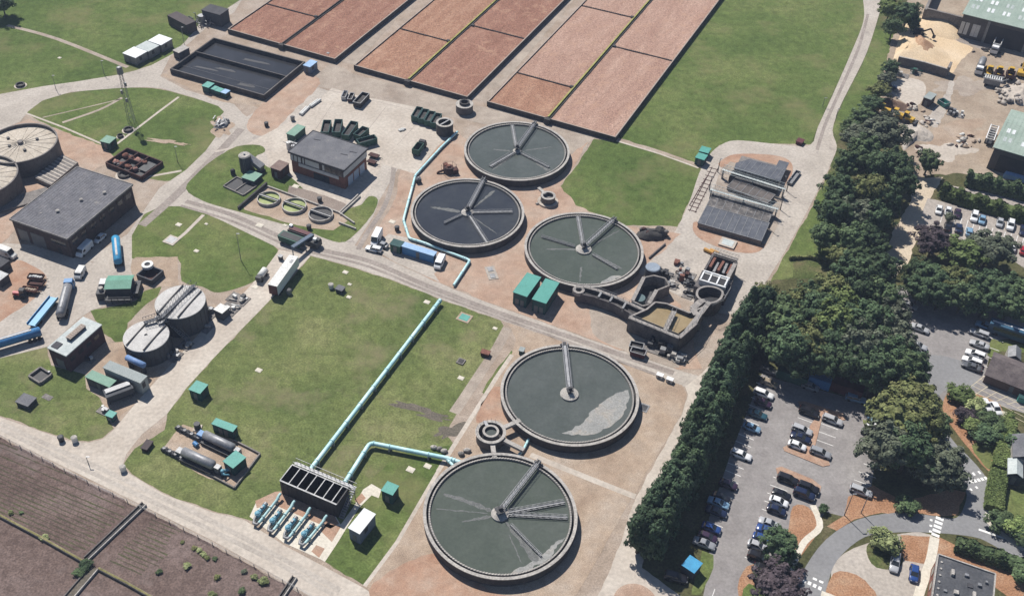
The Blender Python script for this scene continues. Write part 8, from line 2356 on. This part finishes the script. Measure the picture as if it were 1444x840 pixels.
digger(1241, 157, (12, 3), 'left yellow machine of the three at the edge of the huge tree', group='yellow machines under the earth ridge', kind='wheel loader')
digger(1260, 163, (12, 4), 'middle yellow machine of the three at the edge of the huge tree', group='yellow machines under the earth ridge', kind='wheel loader')
digger(1275, 168, (12, 5), 'right yellow machine of the three at the edge of the huge tree', group='yellow machines under the earth ridge', kind='wheel loader')
digger(1394, 104, (2, -14), 'yellow wheel loader next to the grey mixer lorry', kind='wheel loader')
digger(1408, 105, (2, -14), 'brown bodied dumper right of the yellow wheel loader', kind='dumper')
digger(1424, 106, (2, -14), 'second brown bodied dumper, before the frame edge', kind='dumper')
digger(1440, 104, (3, -14), 'orange-yellow excavator at the right frame edge of the yard', kind='excavator')
digger(1296, 47, (14, 5), 'dark excavator at the top edge of the sand heap', 'darksteel', kind='excavator')
t = truck(1382, 96, (-6, 16), 'lorry with grey tank body and white cab in the yard', None, 'truck', None, 'tank_lorry'); MB().tube([(-4.2, 0, 2.1), (-3.8, 0, 2.1), (1.2, 0, 2.1), (1.6, 0, 2.1)], [.7, 1.15, 1.15, .7], 18).build('barrel', M['steel'], t); MB().box(-.8, 0, .6, 7.2, 1.0, .3).build('chassis', M['darksteel'], t); cab(t, 3.2, 'white2'); wheels(t, (-3, -1.8, 3.0), 1.05)
t = truck(1404, 68, (-7, 14), 'white lorry with raised hopper in the mouth of the top shed', None, 'truck', None, 'hopper_lorry'); skip_mesh(6, 2.4, 2.4, 0, 0).build('tipper_body', M['offwhite'], t).location = (-1.4, 0, .7); cab(t, 3.0, 'white2'); MB().box(-.6, 0, .55, 7, 1.0, .3).build('chassis', M['darksteel'], t); wheels(t, (-3.2, -2, 2.8), 1.05)
t = truck(1398, 118, (14, 3), 'grey screening machine with slatted top beside the rubble heap', None, 'screener', None, 'screening_machine'); MB().box(0, 0, .9, 5, 2.4, 1.6).build('body', M['steel'], t)
m = MB()
for i in range(8):
    m.box(-2.4 + i * .68, 0, 2.7, .3, 2.6, .25)
m.box(0, -1.25, 2.62, 6, .15, .5); m.box(0, 1.25, 2.62, 6, .15, .5); m.build('slatted_top', M['offwhite'], t); wheels(t, (-1.5, 1.5), 1.0, .45); m = MB(); m.bar((2.4, 0, 2.2), (4.4, 0, 3.4), .9, .2); m.build('conveyor', M['darksteel'], t)
junk('crusher', 1347, 162, 5, 3, 8, 71, 'grey crusher standing alone on the open yard', 'crusher', ('steel', 'offwhite', 'darksteel'), 1.8)
junk('scrap_stack', 1268, 106, 6, 3, 9, 72, 'grey scrap stack at the left end of the block wall', 'scrap', ('steel', 'lip', 'offwhite'), 1.5)
junk('green_plant', 1291, 104, 3.4, 2.6, 5, 73, 'dark green machine under the block wall of the sand bay', 'machine', ('green', 'green', 'darksteel'), 2.2)
car(1255, 122, (16, 4), 'suv', 'navy', 'dark blue car on the yard edge left of the pale concrete', None)
hut('yard_hut', 'small grey flat roofed hut in the middle of the yard', 'hut', (1302, 137), (1313, 141), (1318.5, 132), 3.0, M['browncladding'], M['greyshed'], door=M['doorgrey'])
skip(1328, 143, 1334, 147, 'small bright teal skip beside the grey yard hut', None, 'teal', 1.4, 2.4)
t = truck(1397, 193, (6, -16), 'skeletal white trailer parked along the wall of the lower shed', None, 'trailer', None, 'frame_trailer')
for s in (-1, 1):
    MB().box(0, s * 1.1, 2.2, 9, .25, .3).build('side_rail', M['white2'], t)
for i in range(7):
    MB().box(-4.2 + i * 1.4, 0, 2.2, .2, 1.94, .25).build('cross_member', M['offwhite'], t)
MB().box(0, 0, .7, 9, 1.6, .4).build('chassis', M['darksteel'], t); wheels(t, (-3, -1.9, 3), 1.0, .45)
# houses on the right edge
hut('slate_house', 'brown slate roofed house beside the hatched bay', 'house', (1388, 528), (1470, 560), (1485, 527), 2.7, mat('house_brick', [(.11, .075, .065), (.15, .105, .09)], .9, 1.2, 8, .2), mat('brown_slate', [(.085, .07, .072), (.12, .10, .10), (.16, .135, .13)], .85, .6, 3, .2), door=M['doorgrey'], gable=2.2, over=.35)
hut('grey_shed', 'small grey pitched shed between the coach and the slate roofed house', 'shed', (1421, 503), (1440, 508), (1446, 494), 2.6, M['lip'], M['steel'], gable=1.0)
hut('pale_shed', 'pale grey pitched shed on the right edge beside the clipped hedge', 'shed', (1421, 668), (1443, 674), (1446, 652), 2.8, M['darkwall'], M['paleroof'], gable=.9, door=M['doorgrey'])
hut('dark_house', 'dark roofed house cut by the right frame edge above the pale shed', 'house', (1428, 644), (1470, 655), (1480, 625), 3.6, M['lip'], M['slate'], gable=1.6)
p = P(1441, 566); t = thing('teal_bin', 'teal recycling bin at the right end of the hatched bay', 'bin', (p.x, p.y), SITE); MB().box(0, 0, .1, 2.2, 1.4, 1.3).build('body', M['teal'], t); MB().box(0, 0, 1.402, 2.3, 1.5, .15).build('lid', M['tealwall'], t)
p = P(1254, 304); t = thing('dark_trailer', 'dark low trailer half under the trees by the pale drive', 'trailer', (p.x, p.y), .2); MB().box(0, 0, .5, 4, 1.8, .9).build('bed', M['darksteel'], t); wheels(t, (-.6, .6), .85, .4)
for (u, v, l, w_) in ((1430, 252, 'blue tarpaulin stack outside the lower shed', 6),):
    p = P(u, v); t = thing('tarp_stack', l, 'stack', (p.x, p.y), SITE); MB().box(0, 0, 0, w_, 2.2, 1.3, 0, 0, .9, .85).build('stack', M['bluepale'], t)
x, y, rz, W, D = fit((1306, 900), (1392.5, 932), (1422, 815), 5.0)
t = thing('flat_roof_building', 'black flat roofed building with pale parapet at the bottom right', 'building', (x, y), rz)
MB().box(0, 0, 0, W - .3, D - .3, 4.6).build('walls', M['brick'], t)
rf = MB().box(0, 0, 4.603, W - .1, D - .1, .3).build('roof', mat('black_roof_felt', [(.045, .048, .056), (.07, .073, .082), (.12, .12, .125)], .7, .4, 3, .2, 8, contrast=.7), t)
m = MB()
for sx, sy, ww, dd in ((0, -1, W, .25), (0, 1, W, .25), (-1, 0, .25, D - .254), (1, 0, .25, D - .254)):
    m.box(sx * W / 2, sy * D / 2, 4.45, ww, dd, .72)
m.build('parapet', M['lip'], t)
rr = random.Random(91)
for (fx, fy, w_, d_, h, mm) in ((-.22, .33, .5, 1.2, .7, 'lip'), (.02, .36, .7, .5, .5, 'galv'), (-.12, .12, .8, .8, .5, 'lip'), (-.12, .02, .7, .7, .4, 'galv'), (.18, .16, .5, 1.3, .6, 'lip'), (.25, .3, .6, .6, .5, 'steel'), (-.3, .1, .6, .5, .3, 'steel'), (.1, .26, 1.0, .9, .2, 'feltdark'), (.36, .36, .4, .4, .5, 'steel')):
    MB().box(W * fx, D * fy, 4.906, w_, d_, h, .1).build('roof_unit', M[mm], rf)
for i in range(9):
    MB().cyl(-W * .42, D * (.42 - i * .08), 4.906, 5.1, .22, 10).build('roof_vent', M['lip'], rf)
for i in range(5):
    w2 = MB().box(-W / 2 + .12, D * (.4 - i * .18), 1.2, .08, 1.6, 1.6).build('window', M['glass'], t)

# broken spoil scattered over the yard
rr = random.Random(123)
SPM = [M['conc2'], M['lip'], M['rustdark'], M['tan'], M['offwhite']]
for i, (u, v, su, sv, n, l) in enumerate(((1290, 188, 9, 8, 22, 'scatter of pale rubble and rust scrap beside the huge yard tree'), (1308, 172, 8, 6, 16, 'scatter of grey rubble below the yard hut'), (1262, 128, 8, 4, 14, 'scatter of dark scrap on the left edge of the pale concrete'), (1286, 152, 9, 4, 16, 'brown scrap scatter between the earth ridge and the yard hut'),
                                          (1360, 200, 18, 10, 20, 'thin scatter of stones on the open yard ground'), (1300, 214, 7, 6, 14, 'pale stone scatter by the small round yard tree'), (1392, 72, 18, 7, 16, 'dark lumps strewn in front of the top shed'))):
    c = P(u, v); t = thing('spoil_scatter', l, 'rubble', (c.x, c.y), 0, 'spoil scatters in the yard')
    for k in range(n):
        q = P(u + rr.gauss(0, su * .5), v + rr.gauss(0, sv * .5)); s = rr.uniform(.5, 1.5)
        o2 = inst('chunk', rr.choice(me), t, (q.x - c.x, q.y - c.y, .2 * s), rr.uniform(0, 6), [SPM[(k + i) % 5] if i != 6 else M['blackened']]); o2.scale = (s, s * rr.uniform(.4, 1), s * rr.uniform(.5, 1.1))
blotch('yard_stain', 1368, 120, 11, 5, .2, .0505, M['track'], seed=51)
blotch('yard_stain', 1350, 190, 13, 6, .5, .0505, M['tan'], seed=52)
blotch('yard_stain', 1330, 215, 9, 4, .5, .0508, M['conc'], seed=53)
blotch('yard_stain', 1375, 60, 12, 4, -.2, .0508, M['rut'], seed=54)
